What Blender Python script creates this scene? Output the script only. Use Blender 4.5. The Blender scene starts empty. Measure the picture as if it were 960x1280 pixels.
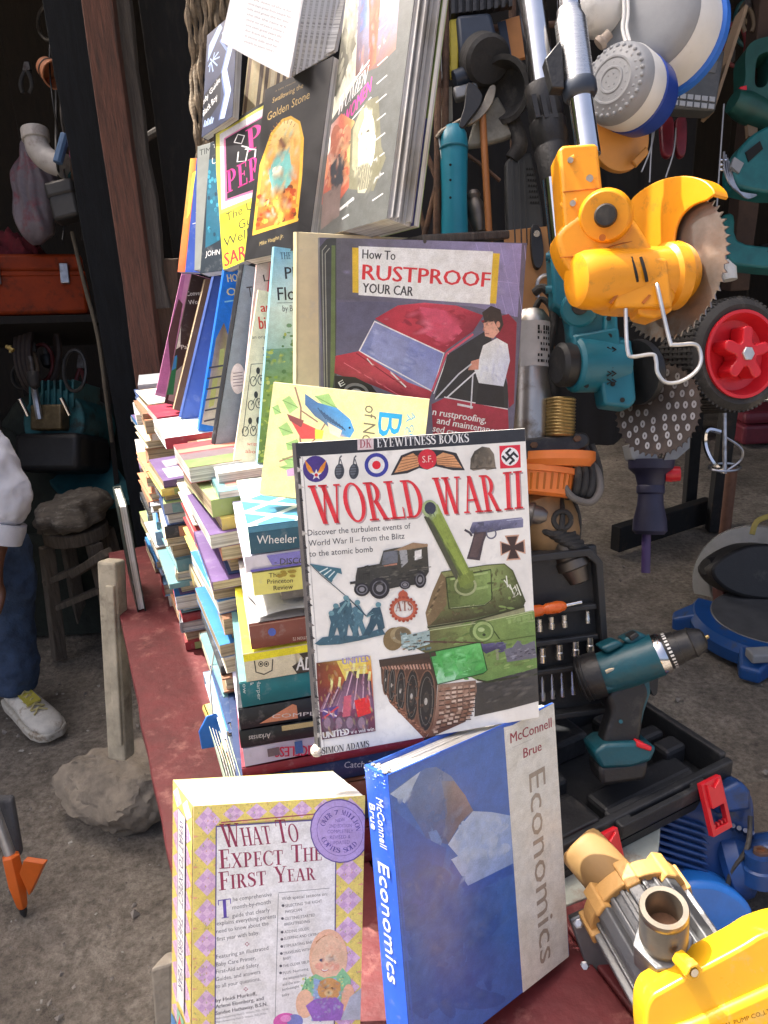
import bpy,bmesh,math,random
import numpy as np
from mathutils import Matrix,Vector
from mathutils.geometry import tessellate_polygon

random.seed(7)
RNG = np.random.default_rng(11)
SC = bpy.context.scene
COL = SC.collection

# ------------------------------------------------------------------ camera
F,CX,CY = 950.0,480.0,640.0            # focal length and centre of the 960 x 1280 photograph
PITCH,ROLL = math.radians(20),math.radians(3)
CAM = np.array([0.0,0.0,1.3])
_f = np.array([0,math.cos(PITCH),-math.sin(PITCH)])
_u = np.cross([1.0,0,0],_f)
_r = math.cos(ROLL) * np.array([1.0,0,0]) - math.sin(ROLL) * _u
MC = np.stack([_r,np.cross(_r,_f),-_f],1)
cd = bpy.data.cameras.new('camera')
cd.sensor_fit = 'VERTICAL'; cd.sensor_height = 24; cd.lens = 24 * F / 1280
cd.clip_start = 0.02; cd.clip_end = 400
cam = bpy.data.objects.new('camera',cd); COL.objects.link(cam)
M4 = Matrix.Identity(4)
for i in range(3):
    for j in range(3):
        M4[i][j] = MC[i,j]
    M4[i][3] = CAM[i]
cam.matrix_world = M4
SC.camera = cam

# ------------------------------------------------------------------ light
SUN = np.array([-0.44,0.26,0.86]); SUN = SUN / np.linalg.norm(SUN)
w = bpy.data.worlds.new('World'); SC.world = w; w.use_nodes = True
nt = w.node_tree; nt.nodes.clear()
sky = nt.nodes.new('ShaderNodeTexSky'); sky.sky_type = 'NISHITA'; sky.sun_disc = False
sky.sun_elevation = math.asin(SUN[2]); sky.sun_rotation = math.atan2(SUN[0],SUN[1])
sky.air_density = 0.6; sky.dust_density = 10.0; sky.ozone_density = 0.3
bg = nt.nodes.new('ShaderNodeBackground'); bg.inputs[1].default_value = 0.15
wo = nt.nodes.new('ShaderNodeOutputWorld')
nt.links.new(sky.outputs[0],bg.inputs[0]); nt.links.new(bg.outputs[0],wo.inputs[0])
sl = bpy.data.lights.new('sun','SUN'); sl.energy = 3.3; sl.angle = math.radians(0.53); sl.color = (1,.95,.87)
so = bpy.data.objects.new('sun',sl); COL.objects.link(so)
so.rotation_euler = Vector(SUN).to_track_quat('Z','Y').to_euler()
vs = SC.view_settings
vs.view_transform = 'Standard'; vs.look = 'None'; vs.gamma = 1; vs.use_curve_mapping = False
vs.exposure = 1.58
SC.cycles.max_bounces = 8; SC.cycles.diffuse_bounces = 5; SC.cycles.glossy_bounces = 4
SC.cycles.transmission_bounces = 6; SC.cycles.transparent_max_bounces = 8
SC.cycles.use_denoising = True

# ------------------------------------------------------------------ measuring the photograph
def ray(x,y): return MC @ np.array([(x - CX) / F,(CY - y) / F,-1.0])
def at(x,y,d): return CAM + d * ray(x,y)
def aty(x,y,Y):
    r = ray(x,y); return CAM + r * Y / r[1]
def onz(x,y,z):
    r = ray(x,y); return CAM + r * (z - CAM[2]) / r[2]
def proj(P):
    q = (np.asarray(P,float) - CAM) @ MC
    return np.stack([CX + F * q[...,0] / -q[...,2],CY - F * q[...,1] / -q[...,2]],-1)
def nrm(v):
    v = np.asarray(v,float); return v / (np.linalg.norm(v) + 1e-12)
def rod(w_):
    t = np.linalg.norm(w_)
    if t < 1e-12: return np.eye(3)
    k = w_ / t; K = np.array([[0,-k[2],k[1]],[k[2],0,-k[0]],[-k[1],k[0],0]])
    return np.eye(3) + math.sin(t) * K + (1 - math.cos(t)) * K @ K
def fit(pts,w_,h_,free=200.0,lean=None,lw=150.0):
    """pose of a w x h rectangle whose corners (TL TR BR BL) are seen at pts; lean = wanted backward lean in degrees"""
    pts = np.array(pts,float)
    r = [ray(*p) for p in pts]
    A = np.stack([-r[1],r[2],-r[3]],1)
    d = np.array([1,*np.linalg.solve(A,-r[0])])
    P = np.array([d[i] * r[i] for i in range(4)])
    s = math.sqrt(w_ / np.linalg.norm(P[1] - P[0]) * h_ / np.linalg.norm(P[3] - P[0]))
    c = P.mean(0) * s
    u = nrm(P[1] - P[0] + P[2] - P[3]); v = P[0] - P[3] + P[1] - P[2]; v = nrm(v - u * (u @ v))
    R = np.stack([u,v,np.cross(u,v)],1)
    loc = np.array([[-.5,.5],[.5,.5],[.5,-.5],[-.5,-.5]])
    x = np.zeros(8)
    def res(x):
        RR = R @ rod(x[:3])
        L = np.c_[loc * [w_ * math.exp(x[6]),h_ * math.exp(x[7])],np.zeros(4)]
        e = (proj(CAM + c + x[3:6] + L @ RR.T) - pts).ravel()
        ex = [] if lean is None else [lw * (RR[2,2] - math.sin(math.radians(lean)))]
        return np.r_[e,x[6:8] * free,ex]
    lam = 1e-3; e = res(x)
    for _ in range(80):
        J = np.stack([(res(x + np.eye(8)[i] * 1e-6) - e) / 1e-6 for i in range(8)],1)
        dx = np.linalg.solve(J.T @ J + lam * np.diag(np.diag(J.T @ J) + 1e-9),-J.T @ e)
        e2 = res(x + dx)
        if e2 @ e2 < e @ e: x = x + dx; e = e2; lam *= .3
        else: lam *= 5
        if lam > 1e12: break
    RR = R @ rod(x[:3])
    return CAM + c + x[3:6],RR[:,0],RR[:,1],RR[:,2],w_ * math.exp(x[6]),h_ * math.exp(x[7])

# ------------------------------------------------------------------ colour and materials
def lin1(c): c = c / 255.0; return c / 12.92 if c <= .04045 else ((c + .055) / 1.055) ** 2.4
def lin(c,g=1.0): return tuple(min(.86,max(0.004,lin1(x) * g)) for x in c[:3])
MATS = {}
def mat(name,col,rough=.5,metal=0.0,var=.15,scale=30.0,bump=0.0,bscale=120.0,coat=0.0,dirt=None,dirt_amt=.5,dirt_scale=14.0,
        stretch=None,spec=.5,trans=0.0,alpha=1.0,emit=None):
    """procedural Principled material: base colour broken by noise, optional second (dirt / wear / painted reflection) colour, bump"""
    if name in MATS: return MATS[name]
    m = bpy.data.materials.new(name); m.use_nodes = True; MATS[name] = m
    t = m.node_tree; N = t.nodes; Lk = t.links
    p = N['Principled BSDF']
    tc = N.new('ShaderNodeTexCoord'); mp = N.new('ShaderNodeMapping')
    Lk.new(tc.outputs['Object'],mp.inputs[0])
    if stretch: mp.inputs['Scale'].default_value = stretch
    n1 = N.new('ShaderNodeTexNoise'); n1.inputs['Scale'].default_value = scale; n1.inputs['Detail'].default_value = 5
    n1.inputs['Roughness'].default_value = .65
    Lk.new(mp.outputs[0],n1.inputs['Vector'])
    cr = N.new('ShaderNodeValToRGB')
    cr.color_ramp.elements[0].position = .3; cr.color_ramp.elements[1].position = .7
    cr.color_ramp.elements[0].color = (*[c * (1 - var) for c in col],1)
    cr.color_ramp.elements[1].color = (*[min(.9,c * (1 + var)) for c in col],1)
    Lk.new(n1.outputs[0],cr.inputs[0])
    out = cr.outputs[0]
    if dirt is not None:
        n2 = N.new('ShaderNodeTexNoise'); n2.inputs['Scale'].default_value = dirt_scale; n2.inputs['Detail'].default_value = 7
        n2.inputs['Roughness'].default_value = .7
        Lk.new(mp.outputs[0],n2.inputs['Vector'])
        r2 = N.new('ShaderNodeValToRGB')
        r2.color_ramp.elements[0].position = .62 - .25 * dirt_amt; r2.color_ramp.elements[1].position = .74 - .2 * dirt_amt
        Lk.new(n2.outputs[0],r2.inputs[0])
        mx = N.new('ShaderNodeMix'); mx.data_type = 'RGBA'
        Lk.new(r2.outputs[0],mx.inputs[0]); Lk.new(out,mx.inputs[6]); mx.inputs[7].default_value = (*dirt,1)
        out = mx.outputs[2]
    Lk.new(out,p.inputs['Base Color'])
    rr = N.new('ShaderNodeMapRange'); rr.inputs[3].default_value = max(.03,rough - .1); rr.inputs[4].default_value = min(1,rough + .12)
    Lk.new(n1.outputs[0],rr.inputs[0]); Lk.new(rr.outputs[0],p.inputs['Roughness'])
    p.inputs['Metallic'].default_value = metal
    p.inputs['Coat Weight'].default_value = coat; p.inputs['Coat Roughness'].default_value = .12
    p.inputs['Specular IOR Level'].default_value = spec
    p.inputs['Transmission Weight'].default_value = trans; p.inputs['Alpha'].default_value = alpha
    if bump:
        n3 = N.new('ShaderNodeTexNoise'); n3.inputs['Scale'].default_value = bscale; n3.inputs['Detail'].default_value = 6
        Lk.new(mp.outputs[0],n3.inputs['Vector'])
        b = N.new('ShaderNodeBump'); b.inputs['Strength'].default_value = min(1,bump); b.inputs['Distance'].default_value = .004 * max(1,bump)
        Lk.new(n3.outputs[0],b.inputs['Height']); Lk.new(b.outputs[0],p.inputs['Normal'])
    return m

def print_mat(name='printed_ink',rough=.38,coat=.0):
    if name in MATS: return MATS[name]
    m = bpy.data.materials.new(name); m.use_nodes = True; MATS[name] = m
    t = m.node_tree; N = t.nodes; Lk = t.links; p = N['Principled BSDF']
    a = N.new('ShaderNodeAttribute'); a.attribute_name = 'Col'
    tc = N.new('ShaderNodeTexCoord')
    n1 = N.new('ShaderNodeTexNoise'); n1.inputs['Scale'].default_value = 55; n1.inputs['Detail'].default_value = 8
    Lk.new(tc.outputs['Object'],n1.inputs['Vector'])
    cr = N.new('ShaderNodeValToRGB'); cr.color_ramp.elements[0].color = (.86,.85,.82,1); cr.color_ramp.elements[1].color = (1,1,1,1)
    cr.color_ramp.elements[0].position = .32; cr.color_ramp.elements[1].position = .6
    Lk.new(n1.outputs[0],cr.inputs[0])
    mx = N.new('ShaderNodeMix'); mx.data_type = 'RGBA'; mx.blend_type = 'MULTIPLY'; mx.inputs[0].default_value = 1
    Lk.new(a.outputs['Color'],mx.inputs[6]); Lk.new(cr.outputs[0],mx.inputs[7])
    for sc_,lo_,hi_ in ((700,.84,1.1),(150,.9,1.07)):       # printing grain and handling marks
        n4 = N.new('ShaderNodeTexNoise'); n4.inputs['Scale'].default_value = sc_; n4.inputs['Detail'].default_value = 3; Lk.new(tc.outputs['Object'],n4.inputs['Vector'])
        r4 = N.new('ShaderNodeMapRange'); r4.inputs[1].default_value = .25; r4.inputs[2].default_value = .75; r4.inputs[3].default_value = lo_; r4.inputs[4].default_value = hi_; Lk.new(n4.outputs[0],r4.inputs[0])
        m4 = N.new('ShaderNodeMix'); m4.data_type = 'RGBA'; m4.blend_type = 'MULTIPLY'; m4.inputs[0].default_value = 1; Lk.new(mx.outputs[2],m4.inputs[6]); Lk.new(r4.outputs[0],m4.inputs[7]); mx = m4
    Lk.new(mx.outputs[2],p.inputs['Base Color'])
    n2 = N.new('ShaderNodeTexNoise'); n2.inputs['Scale'].default_value = 28; n2.inputs['Detail'].default_value = 4
    Lk.new(tc.outputs['Object'],n2.inputs['Vector'])
    rr = N.new('ShaderNodeMapRange'); rr.inputs[3].default_value = rough - .12; rr.inputs[4].default_value = rough + .18
    Lk.new(n2.outputs[0],rr.inputs[0]); Lk.new(rr.outputs[0],p.inputs['Roughness'])
    b = N.new('ShaderNodeBump'); b.inputs['Strength'].default_value = .12; b.inputs['Distance'].default_value = .0012
    n3 = N.new('ShaderNodeTexNoise'); n3.inputs['Scale'].default_value = 12; n3.inputs['Detail'].default_value = 3
    Lk.new(tc.outputs['Object'],n3.inputs['Vector'])
    Lk.new(n3.outputs[0],b.inputs['Height']); Lk.new(b.outputs[0],p.inputs['Normal'])
    p.inputs['Coat Weight'].default_value = coat; p.inputs['Coat Roughness'].default_value = .2
    return m

def page_mat(name,col):
    """paper block: fine leaf lines across the thickness (local Z)"""
    if name in MATS: return MATS[name]
    m = bpy.data.materials.new(name); m.use_nodes = True; MATS[name] = m
    t = m.node_tree; N = t.nodes; Lk = t.links; p = N['Principled BSDF']
    tc = N.new('ShaderNodeTexCoord'); mp = N.new('ShaderNodeMapping'); mp.inputs['Scale'].default_value = (3,3,420)
    Lk.new(tc.outputs['Object'],mp.inputs[0])
    n1 = N.new('ShaderNodeTexNoise'); n1.inputs['Scale'].default_value = 1.2; n1.inputs['Detail'].default_value = 4
    Lk.new(mp.outputs[0],n1.inputs['Vector'])
    cr = N.new('ShaderNodeValToRGB'); cr.color_ramp.elements[0].position = .35; cr.color_ramp.elements[1].position = .62
    cr.color_ramp.elements[0].color = (*[c * .48 for c in col],1); cr.color_ramp.elements[1].color = (*col,1)
    Lk.new(n1.outputs[0],cr.inputs[0])
    n2 = N.new('ShaderNodeTexNoise'); n2.inputs['Scale'].default_value = 18; n2.inputs['Detail'].default_value = 5
    Lk.new(tc.outputs['Object'],n2.inputs['Vector'])
    c2 = N.new('ShaderNodeValToRGB'); c2.color_ramp.elements[0].color = (.8,.74,.62,1); c2.color_ramp.elements[1].color = (1,1,1,1)
    c2.color_ramp.elements[0].position = .3; c2.color_ramp.elements[1].position = .55
    Lk.new(n2.outputs[0],c2.inputs[0])
    mx = N.new('ShaderNodeMix'); mx.data_type = 'RGBA'; mx.blend_type = 'MULTIPLY'; mx.inputs[0].default_value = 1
    Lk.new(cr.outputs[0],mx.inputs[6]); Lk.new(c2.outputs[0],mx.inputs[7]); Lk.new(mx.outputs[2],p.inputs['Base Color'])
    b = N.new('ShaderNodeBump'); b.inputs['Strength'].default_value = .5; b.inputs['Distance'].default_value = .0008
    Lk.new(n1.outputs[0],b.inputs['Height']); Lk.new(b.outputs[0],p.inputs['Normal'])
    p.inputs['Roughness'].default_value = .8
    return m

# ------------------------------------------------------------------ mesh building
def frame(px,py,d,yaw=0,pitch=0,roll=0,scale=None):
    """frame at a point of the place: x right, y up, z to the viewer, turned by yaw (about y), pitch (about x), roll (about z); unit = metres"""
    cy,sy = math.cos(math.radians(yaw)),math.sin(math.radians(yaw))
    cp,sp = math.cos(math.radians(pitch)),math.sin(math.radians(pitch))
    cr,sr = math.cos(math.radians(roll)),math.sin(math.radians(roll))
    Ry = np.array([[cy,0,sy],[0,1,0],[-sy,0,cy]]); Rx = np.array([[1,0,0],[0,cp,-sp],[0,sp,cp]])
    Rz = np.array([[cr,-sr,0],[sr,cr,0],[0,0,1]])
    R = MC @ Ry @ Rx @ Rz
    s = d / F if scale is None else scale
    return np.c_[np.r_[R * s,np.zeros((1,3))],np.r_[at(px,py,d),1]]
def xf(M,p):
    p = np.asarray(p,float); return p @ M[:3,:3].T + M[:3,3]
def basis(z,x=None):
    z = nrm(z); x = np.array([1.0,0,0]) if x is None else np.asarray(x,float)
    if abs(nrm(x) @ z) > .95: x = np.array([0,1.0,0])
    x = nrm(x - z * (x @ z)); return x,np.cross(z,x),z

def mtx(M): return Matrix([[float(x) for x in r] for r in M])

class MB:
    def __init__(s): s.v = []; s.f = []
    def add(s,v,f):
        o = len(s.v); s.v += [tuple(map(float,p)) for p in v]; s.f += [tuple(i + o for i in q) for q in f]; return s
    def box(s,lo,hi,M=None):
        x0,y0,z0 = lo; x1,y1,z1 = hi
        v = np.array([[x0,y0,z0],[x1,y0,z0],[x1,y1,z0],[x0,y1,z0],[x0,y0,z1],[x1,y0,z1],[x1,y1,z1],[x0,y1,z1]],float)
        if M is not None: v = xf(M,v)
        return s.add(v,[(0,3,2,1),(4,5,6,7),(0,1,5,4),(1,2,6,5),(2,3,7,6),(3,0,4,7)])
    def hexa(s,a,b):
        """a, b: two quads (4 points each), joined"""
        return s.add(list(a) + list(b),[(0,3,2,1),(4,5,6,7),(0,1,5,4),(1,2,6,5),(2,3,7,6),(3,0,4,7)])
    def beam(s,p,q,w_,h_,up=(0,0,1)):
        p,q = np.asarray(p,float),np.asarray(q,float); z = nrm(q - p); x = nrm(np.cross(up,z)); y = np.cross(z,x)
        A = [p + x * a * w_ / 2 + y * b * h_ / 2 for a,b in ((-1,-1),(1,-1),(1,1),(-1,1))]
        return s.hexa(A,[a + (q - p) for a in A])
    def cyl(s,p,q,r0,r1=None,n=24,caps=True):
        r1 = r0 if r1 is None else r1
        p,q = np.asarray(p,float),np.asarray(q,float); x,y,z = basis(q - p)
        v = []; 
        for c,r in ((p,r0),(q,r1)):
            v += [c + r * (math.cos(2 * math.pi * i / n) * x + math.sin(2 * math.pi * i / n) * y) for i in range(n)]
        f = [(i,(i + 1) % n,n + (i + 1) % n,n + i) for i in range(n)]
        if caps: f += [tuple(range(n))[::-1],tuple(range(n,2 * n))]
        return s.add(v,f)
    def lathe(s,p,axis,prof,n=32,x=None,a0=0,a1=360):
        """prof: (radius, height along axis); turned about the axis through p"""
        p = np.asarray(p,float); X,Y,Z = basis(axis,x); v = []; full = abs(a1 - a0) >= 360
        m = n if full else n + 1
        for r,h in prof:
            for i in range(m):
                a = math.radians(a0 + (a1 - a0) * i / n); v.append(p + Z * h + max(r,1e-5) * (math.cos(a) * X + math.sin(a) * Y))
        f = []
        for k in range(len(prof) - 1):
            for i in range(n):
                j = (i + 1) % m; f.append((k * m + i,k * m + j,(k + 1) * m + j,(k + 1) * m + i))
        return s.add(v,f)
    def tube(s,pts,r,n=8,closed=False):
        pts = [np.asarray(p,float) for p in pts]; rs = r if hasattr(r,'__len__') else [r] * len(pts)
        v = []; m = len(pts); x = None
        for i,p in enumerate(pts):
            a = pts[max(i - 1,0)] if not closed else pts[i - 1]; b = pts[min(i + 1,m - 1)] if not closed else pts[(i + 1) % m]
            X,Y,Z = basis(b - a,x); x = X
            v += [p + rs[i] * (math.cos(2 * math.pi * k / n) * X + math.sin(2 * math.pi * k / n) * Y) for k in range(n)]
        f = []
        for i in range(m if closed else m - 1):
            j = (i + 1) % m
            for k in range(n): f.append((i * n + k,i * n + (k + 1) % n,j * n + (k + 1) % n,j * n + k))
        if not closed: f += [tuple(range(n))[::-1],tuple(range((m - 1) * n,m * n))]
        return s.add(v,f)
    def prism(s,poly,M,z0,z1):
        """2-D outline (counter-clockwise) in frame M, from z0 to z1"""
        n = len(poly)
        v = [xf(M,(x,y,z0)) for x,y in poly] + [xf(M,(x,y,z1)) for x,y in poly]
        return s.add(v,[tuple(range(n))[::-1],tuple(range(n,2 * n))] + [(i,(i + 1) % n,n + (i + 1) % n,n + i) for i in range(n)])
    def ring(s,outer,inner,M,z0,z1):
        """two outlines of equal count -> a band with thickness"""
        n = len(outer)
        v = [xf(M,(x,y,z)) for z in (z0,z1) for P_ in (outer,inner) for x,y in P_]
        f = []
        for i in range(n):
            j = (i + 1) % n
            f += [(i,n + i,n + j,j),(2 * n + i,2 * n + j,3 * n + j,3 * n + i),(i,j,2 * n + j,2 * n + i),(n + i,3 * n + i,3 * n + j,n + j)]
        return s.add(v,f)
    def ell(s,c,rx,ry,rz,M=None,nu=20,nv=12):
        v = []; f = []
        for i in range(nv + 1):
            t = math.pi * i / nv
            for k in range(nu):
                a = 2 * math.pi * k / nu
                q = np.array(c,float) + [rx * math.sin(t) * math.cos(a),ry * math.sin(t) * math.sin(a),rz * math.cos(t)]
                v.append(q if M is None else xf(M,q))
        for i in range(nv):
            for k in range(nu):
                f.append((i * nu + k,(i + 1) * nu + k,(i + 1) * nu + (k + 1) % nu,i * nu + (k + 1) % nu))
        return s.add(v,f)

def circ(cx,cy,rx,ry=None,n=32,a0=0,a1=360):
    ry = rx if ry is None else ry
    m = n if abs(a1 - a0) >= 360 else n + 1
    return [(cx + rx * math.cos(math.radians(a0 + (a1 - a0) * i / n)),cy + ry * math.sin(math.radians(a0 + (a1 - a0) * i / n))) for i in range(m)]

def smoothpath(pts,n=6,closed=False):
    P_ = [np.asarray(p,float) for p in pts]; m = len(P_); out = []
    rng = range(m if closed else m - 1)
    for i in rng:
        if closed: a,b,c,d = P_[i - 1],P_[i],P_[(i + 1) % m],P_[(i + 2) % m]
        else: a,b,c,d = P_[max(i - 1,0)],P_[i],P_[i + 1],P_[min(i + 2,m - 1)]
        for k in range(n):
            t = k / n
            out.append(.5 * (2 * b + (c - a) * t + (2 * a - 5 * b + 4 * c - d) * t * t + (3 * b - a - 3 * c + d) * t ** 3))
    if not closed: out.append(P_[-1])
    return out

def link(name,me,m=None,parent=None):
    o = bpy.data.objects.new(name,me); COL.objects.link(o)
    if m is not None and len(me.materials) == 0: me.materials.append(m)
    if parent is not None:
        o.parent = parent
    return o

def obj(name,mb,m,parent=None,bevel=0.0,smooth=35,local=False,kind=None,label=None,fix=True,seg=2):
    me = bpy.data.meshes.new(name); me.from_pydata(mb.v,[],mb.f); me.update()
    if fix:
        b = bmesh.new(); b.from_mesh(me); bmesh.ops.recalc_face_normals(b,faces=b.faces); b.to_mesh(me); b.free()
    if smooth:
        me.shade_smooth(); me.set_sharp_from_angle(angle=math.radians(smooth))
    o = link(name,me,m,parent)
    if parent is not None and not local:
        o.matrix_parent_inverse = parent.matrix_basis.inverted()
    if bevel:
        md = o.modifiers.new('edge','BEVEL'); md.width = bevel; md.segments = seg; md.limit_method = 'ANGLE'; md.angle_limit = math.radians(40)
        md.harden_normals = False
    if kind: o['kind'] = kind
    if label: o['label'] = label
    return o

def tag(o,label=None,cat=None,group=None,kind=None):
    if label: o['label'] = label
    if cat: o['category'] = cat
    if group: o['group'] = group
    if kind: o['kind'] = kind
    return o

def thing(name,label,cat,loc=(0,0,0),group=None,M=None):
    o = bpy.data.objects.new(name,None); COL.objects.link(o); o.empty_display_size = .05
    if M is not None:
        o.matrix_basis = mtx(M)
    else: o.location = [float(x) for x in loc]
    return tag(o,label,cat,group)

# ------------------------------------------------------------------ lettering
_TXT = {}
def glyphs(body):
    """flat mesh of a line of sans lettering: verts (x 0..1 over its length, y 0..1 over cap height), faces"""
    if body in _TXT: return _TXT[body]
    c = bpy.data.curves.new('lettering','FONT'); c.body = body; c.resolution_u = 2; c.dimensions = '2D'; c.fill_mode = 'FRONT'
    o = bpy.data.objects.new('lettering',c); COL.objects.link(o)
    dg = bpy.context.evaluated_depsgraph_get(); e = o.evaluated_get(dg); me = e.to_mesh()
    v = np.array([x.co[:2] for x in me.vertices]) if len(me.vertices) else np.zeros((0,2))
    f = [tuple(p.vertices) for p in me.polygons]
    e.to_mesh_clear(); bpy.data.objects.remove(o); bpy.data.curves.remove(c)
    if len(v):
        v[:,0] = (v[:,0] - v[:,0].min()) / max(1e-6,v[:,0].max() - v[:,0].min()); v[:,1] /= .729
    _TXT[body] = (v,f); return v,f

# a roman (serif) capital alphabet: polygons per letter, cap height 1
def _ring(cx,cy,rx,ry,wx,wy,a0=0,a1=360,n=20):
    o = circ(cx,cy,rx,ry,n,a0,a1); i = circ(cx,cy,rx - wx,ry - wy,n,a0,a1)
    out = []
    m = len(o)
    for k in range(m if abs(a1 - a0) >= 360 else m - 1):
        j = (k + 1) % m; out.append([o[k],o[j],i[j],i[k]])
    return out
def _st(x0,y0,x1,y1,w_): return [[(x0,y0),(x0 + w_,y0),(x1 + w_,y1),(x1,y1)]]
def _sf(x,y,w_,l=.09,t=.045):
    y0,y1 = (y,y + t) if y < .5 else (y - t,y); return [[(x - l,y0),(x + w_ + l,y0),(x + w_ + l,y1),(x - l,y1)]]
def _I(x,w_=.15): return _st(x,0,x,1,w_) + _sf(x,0,w_) + _sf(x,1,w_)
def _hb(x0,x1,y,t=.05): return [[(x0,y),(x1,y),(x1,y + t),(x0,y + t)]]
def _tick(x,y0,y1,w_=.04): return [[(x - w_,y0),(x,y0),(x,y1),(x - w_,y1)]]
def _path(pts,ws):
    out = []
    for i in range(len(pts) - 1):
        a,b = np.array(pts[i]),np.array(pts[i + 1]); 
        def nn(k):
            p,q = np.array(pts[max(k - 1,0)]),np.array(pts[min(k + 1,len(pts) - 1)]); d = nrm(q - p); return np.array([-d[1],d[0]])
        out.append([tuple(a + nn(i) * ws[i] / 2),tuple(b + nn(i + 1) * ws[i + 1] / 2),tuple(b - nn(i + 1) * ws[i + 1] / 2),tuple(a - nn(i) * ws[i] / 2)])
    return out
W_ = .15; H_ = .05
_S = [(.44,.76),(.42,.9),(.3,.975),(.16,.95),(.08,.85),(.08,.73),(.16,.62),(.3,.52),(.42,.42),(.47,.3),(.44,.13),(.33,.04),(.2,.025),(.08,.09),(.05,.26)]
SERIF = {
    'A': (.74,_st(.04,0,.31,1,.06) + _st(.5,0,.28,1,.16) + _hb(.15,.55,.32) + _sf(.04,0,.05) + _sf(.5,0,.16)),
    'B': (.62,_I(.1) + _ring(.25,.755,.24,.245,.14,H_,-90,90) + _ring(.25,.265,.3,.265,.15,H_,-90,90)),
    'C': (.66,_ring(.4,.5,.38,.52,W_,H_,50,310) + _tick(.66,.68,.95,.05) + _tick(.66,.08,.24,.04)),
    'D': (.74,_I(.1) + _ring(.27,.5,.43,.5,W_,H_,-90,90)),
    'E': (.6,_I(.1) + _hb(.1,.53,0) + _hb(.1,.52,.95) + _hb(.2,.42,.49) + _tick(.55,0,.25) + _tick(.53,.76,1) + _tick(.43,.4,.62)),
    'F': (.57,_I(.1) + _hb(.1,.52,.95) + _hb(.2,.42,.49) + _tick(.53,.74,1) + _tick(.43,.4,.62)),
    'G': (.72,_ring(.4,.5,.38,.52,W_,H_,50,310) + _tick(.66,.68,.95,.05) + _st(.54,.05,.54,.45,.13) + _sf(.54,.45,.13)),
    'H': (.8,_I(.1) + _I(.56) + _hb(.2,.6,.49)),
    'I': (.36,_I(.1)),
    'K': (.74,_I(.1) + _st(.25,.45,.55,1,.06) + _st(.5,0,.27,.62,.16) + _sf(.5,0,.16) + _sf(.55,1,.05)),
    'L': (.58,_I(.1) + _hb(.1,.54,0) + _tick(.56,0,.3)),
    'M': (.92,_st(.1,0,.1,1,.06) + _st(.38,0,.1,1,.15) + _st(.4,0,.68,1,.06) + _st(.68,0,.68,1,.15) + _sf(.1,0,.06) + _sf(.68,0,.15) + _sf(.06,1,.1,.05) + _sf(.72,1,.1)),
    'N': (.8,_st(.12,0,.12,1,.06) + _st(.56,0,.08,1,.16) + _st(.66,0,.66,1,.06) + _sf(.12,0,.06) + _sf(.66,1,.06) + _sf(.04,1,.1,.05)),
    'O': (.78,_ring(.39,.5,.38,.52,W_,H_)),
    'P': (.62,_I(.1) + _ring(.26,.72,.3,.28,.15,H_,-90,90)),
    'R': (.72,_I(.1) + _ring(.26,.73,.28,.27,.15,H_,-90,90) + _st(.52,0,.27,.5,.16) + _sf(.54,0,.14,.05)),
    'S': (.54,_path(_S,[.05,.06,.07,.09,.12,.15,.17,.18,.18,.16,.13,.09,.07,.06,.05]) + _tick(.47,.7,.98) + _tick(.07,.02,.3)),
    'T': (.66,_st(.26,0,.26,1,W_) + _sf(.26,0,W_) + _hb(.03,.64,.95) + _tick(.07,.72,1) + _tick(.64,.72,1)),
    'U': (.78,_st(.1,.28,.1,1,W_) + _st(.6,.28,.6,1,.06) + _ring(.38,.28,.28,.3,.15,.07,180,360) + _sf(.1,1,W_) + _sf(.6,1,.06)),
    'V': (.74,_st(.28,0,.05,1,.16) + _st(.34,0,.6,1,.06) + _sf(.05,1,.16,.06) + _sf(.6,1,.06)),
    'W': (1.08,_st(.26,0,.05,1,.16) + _st(.3,0,.52,1,.06) + _st(.66,0,.42,1,.16) + _st(.72,0,.96,1,.06) + _sf(.05,1,.16,.06) + _sf(.42,1,.16,.07) + _sf(.96,1,.05)),
    'X': (.74,_st(.5,0,.06,1,.17) + _st(.06,0,.58,1,.06) + _sf(.06,0,.05) + _sf(.5,0,.16,.06) + _sf(.06,1,.16,.06) + _sf(.58,1,.05)),
    'Y': (.72,_st(.28,0,.28,.5,W_) + _st(.27,.45,.03,1,.16) + _st(.37,.45,.6,1,.06) + _sf(.28,0,W_) + _sf(.03,1,.16,.06) + _sf(.6,1,.05)),
    ' ': (.3,[]),
}
def roman(body):
    """serif capitals; a lower-case letter is set as a small capital"""
    key = '~' + body
    if key in _TXT: return _TXT[key]
    x = 0; polys = []
    for ch in body:
        s = 1.0 if (ch.isupper() or not ch.isalpha()) else .78
        w0,ps = SERIF.get(ch.upper(),SERIF[' '])
        polys += [[(x + a * s,b * s) for a,b in q] for q in ps]; x += w0 * s + .02
    v = []; f = []
    for q in polys:
        o = len(v); v += q; f.append(tuple(range(o,o + len(q))))
    v = np.array(v); v[:,0] = (v[:,0] - v[:,0].min()) / (v[:,0].max() - v[:,0].min())
    _TXT[key] = (v,f); return v,f

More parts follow.
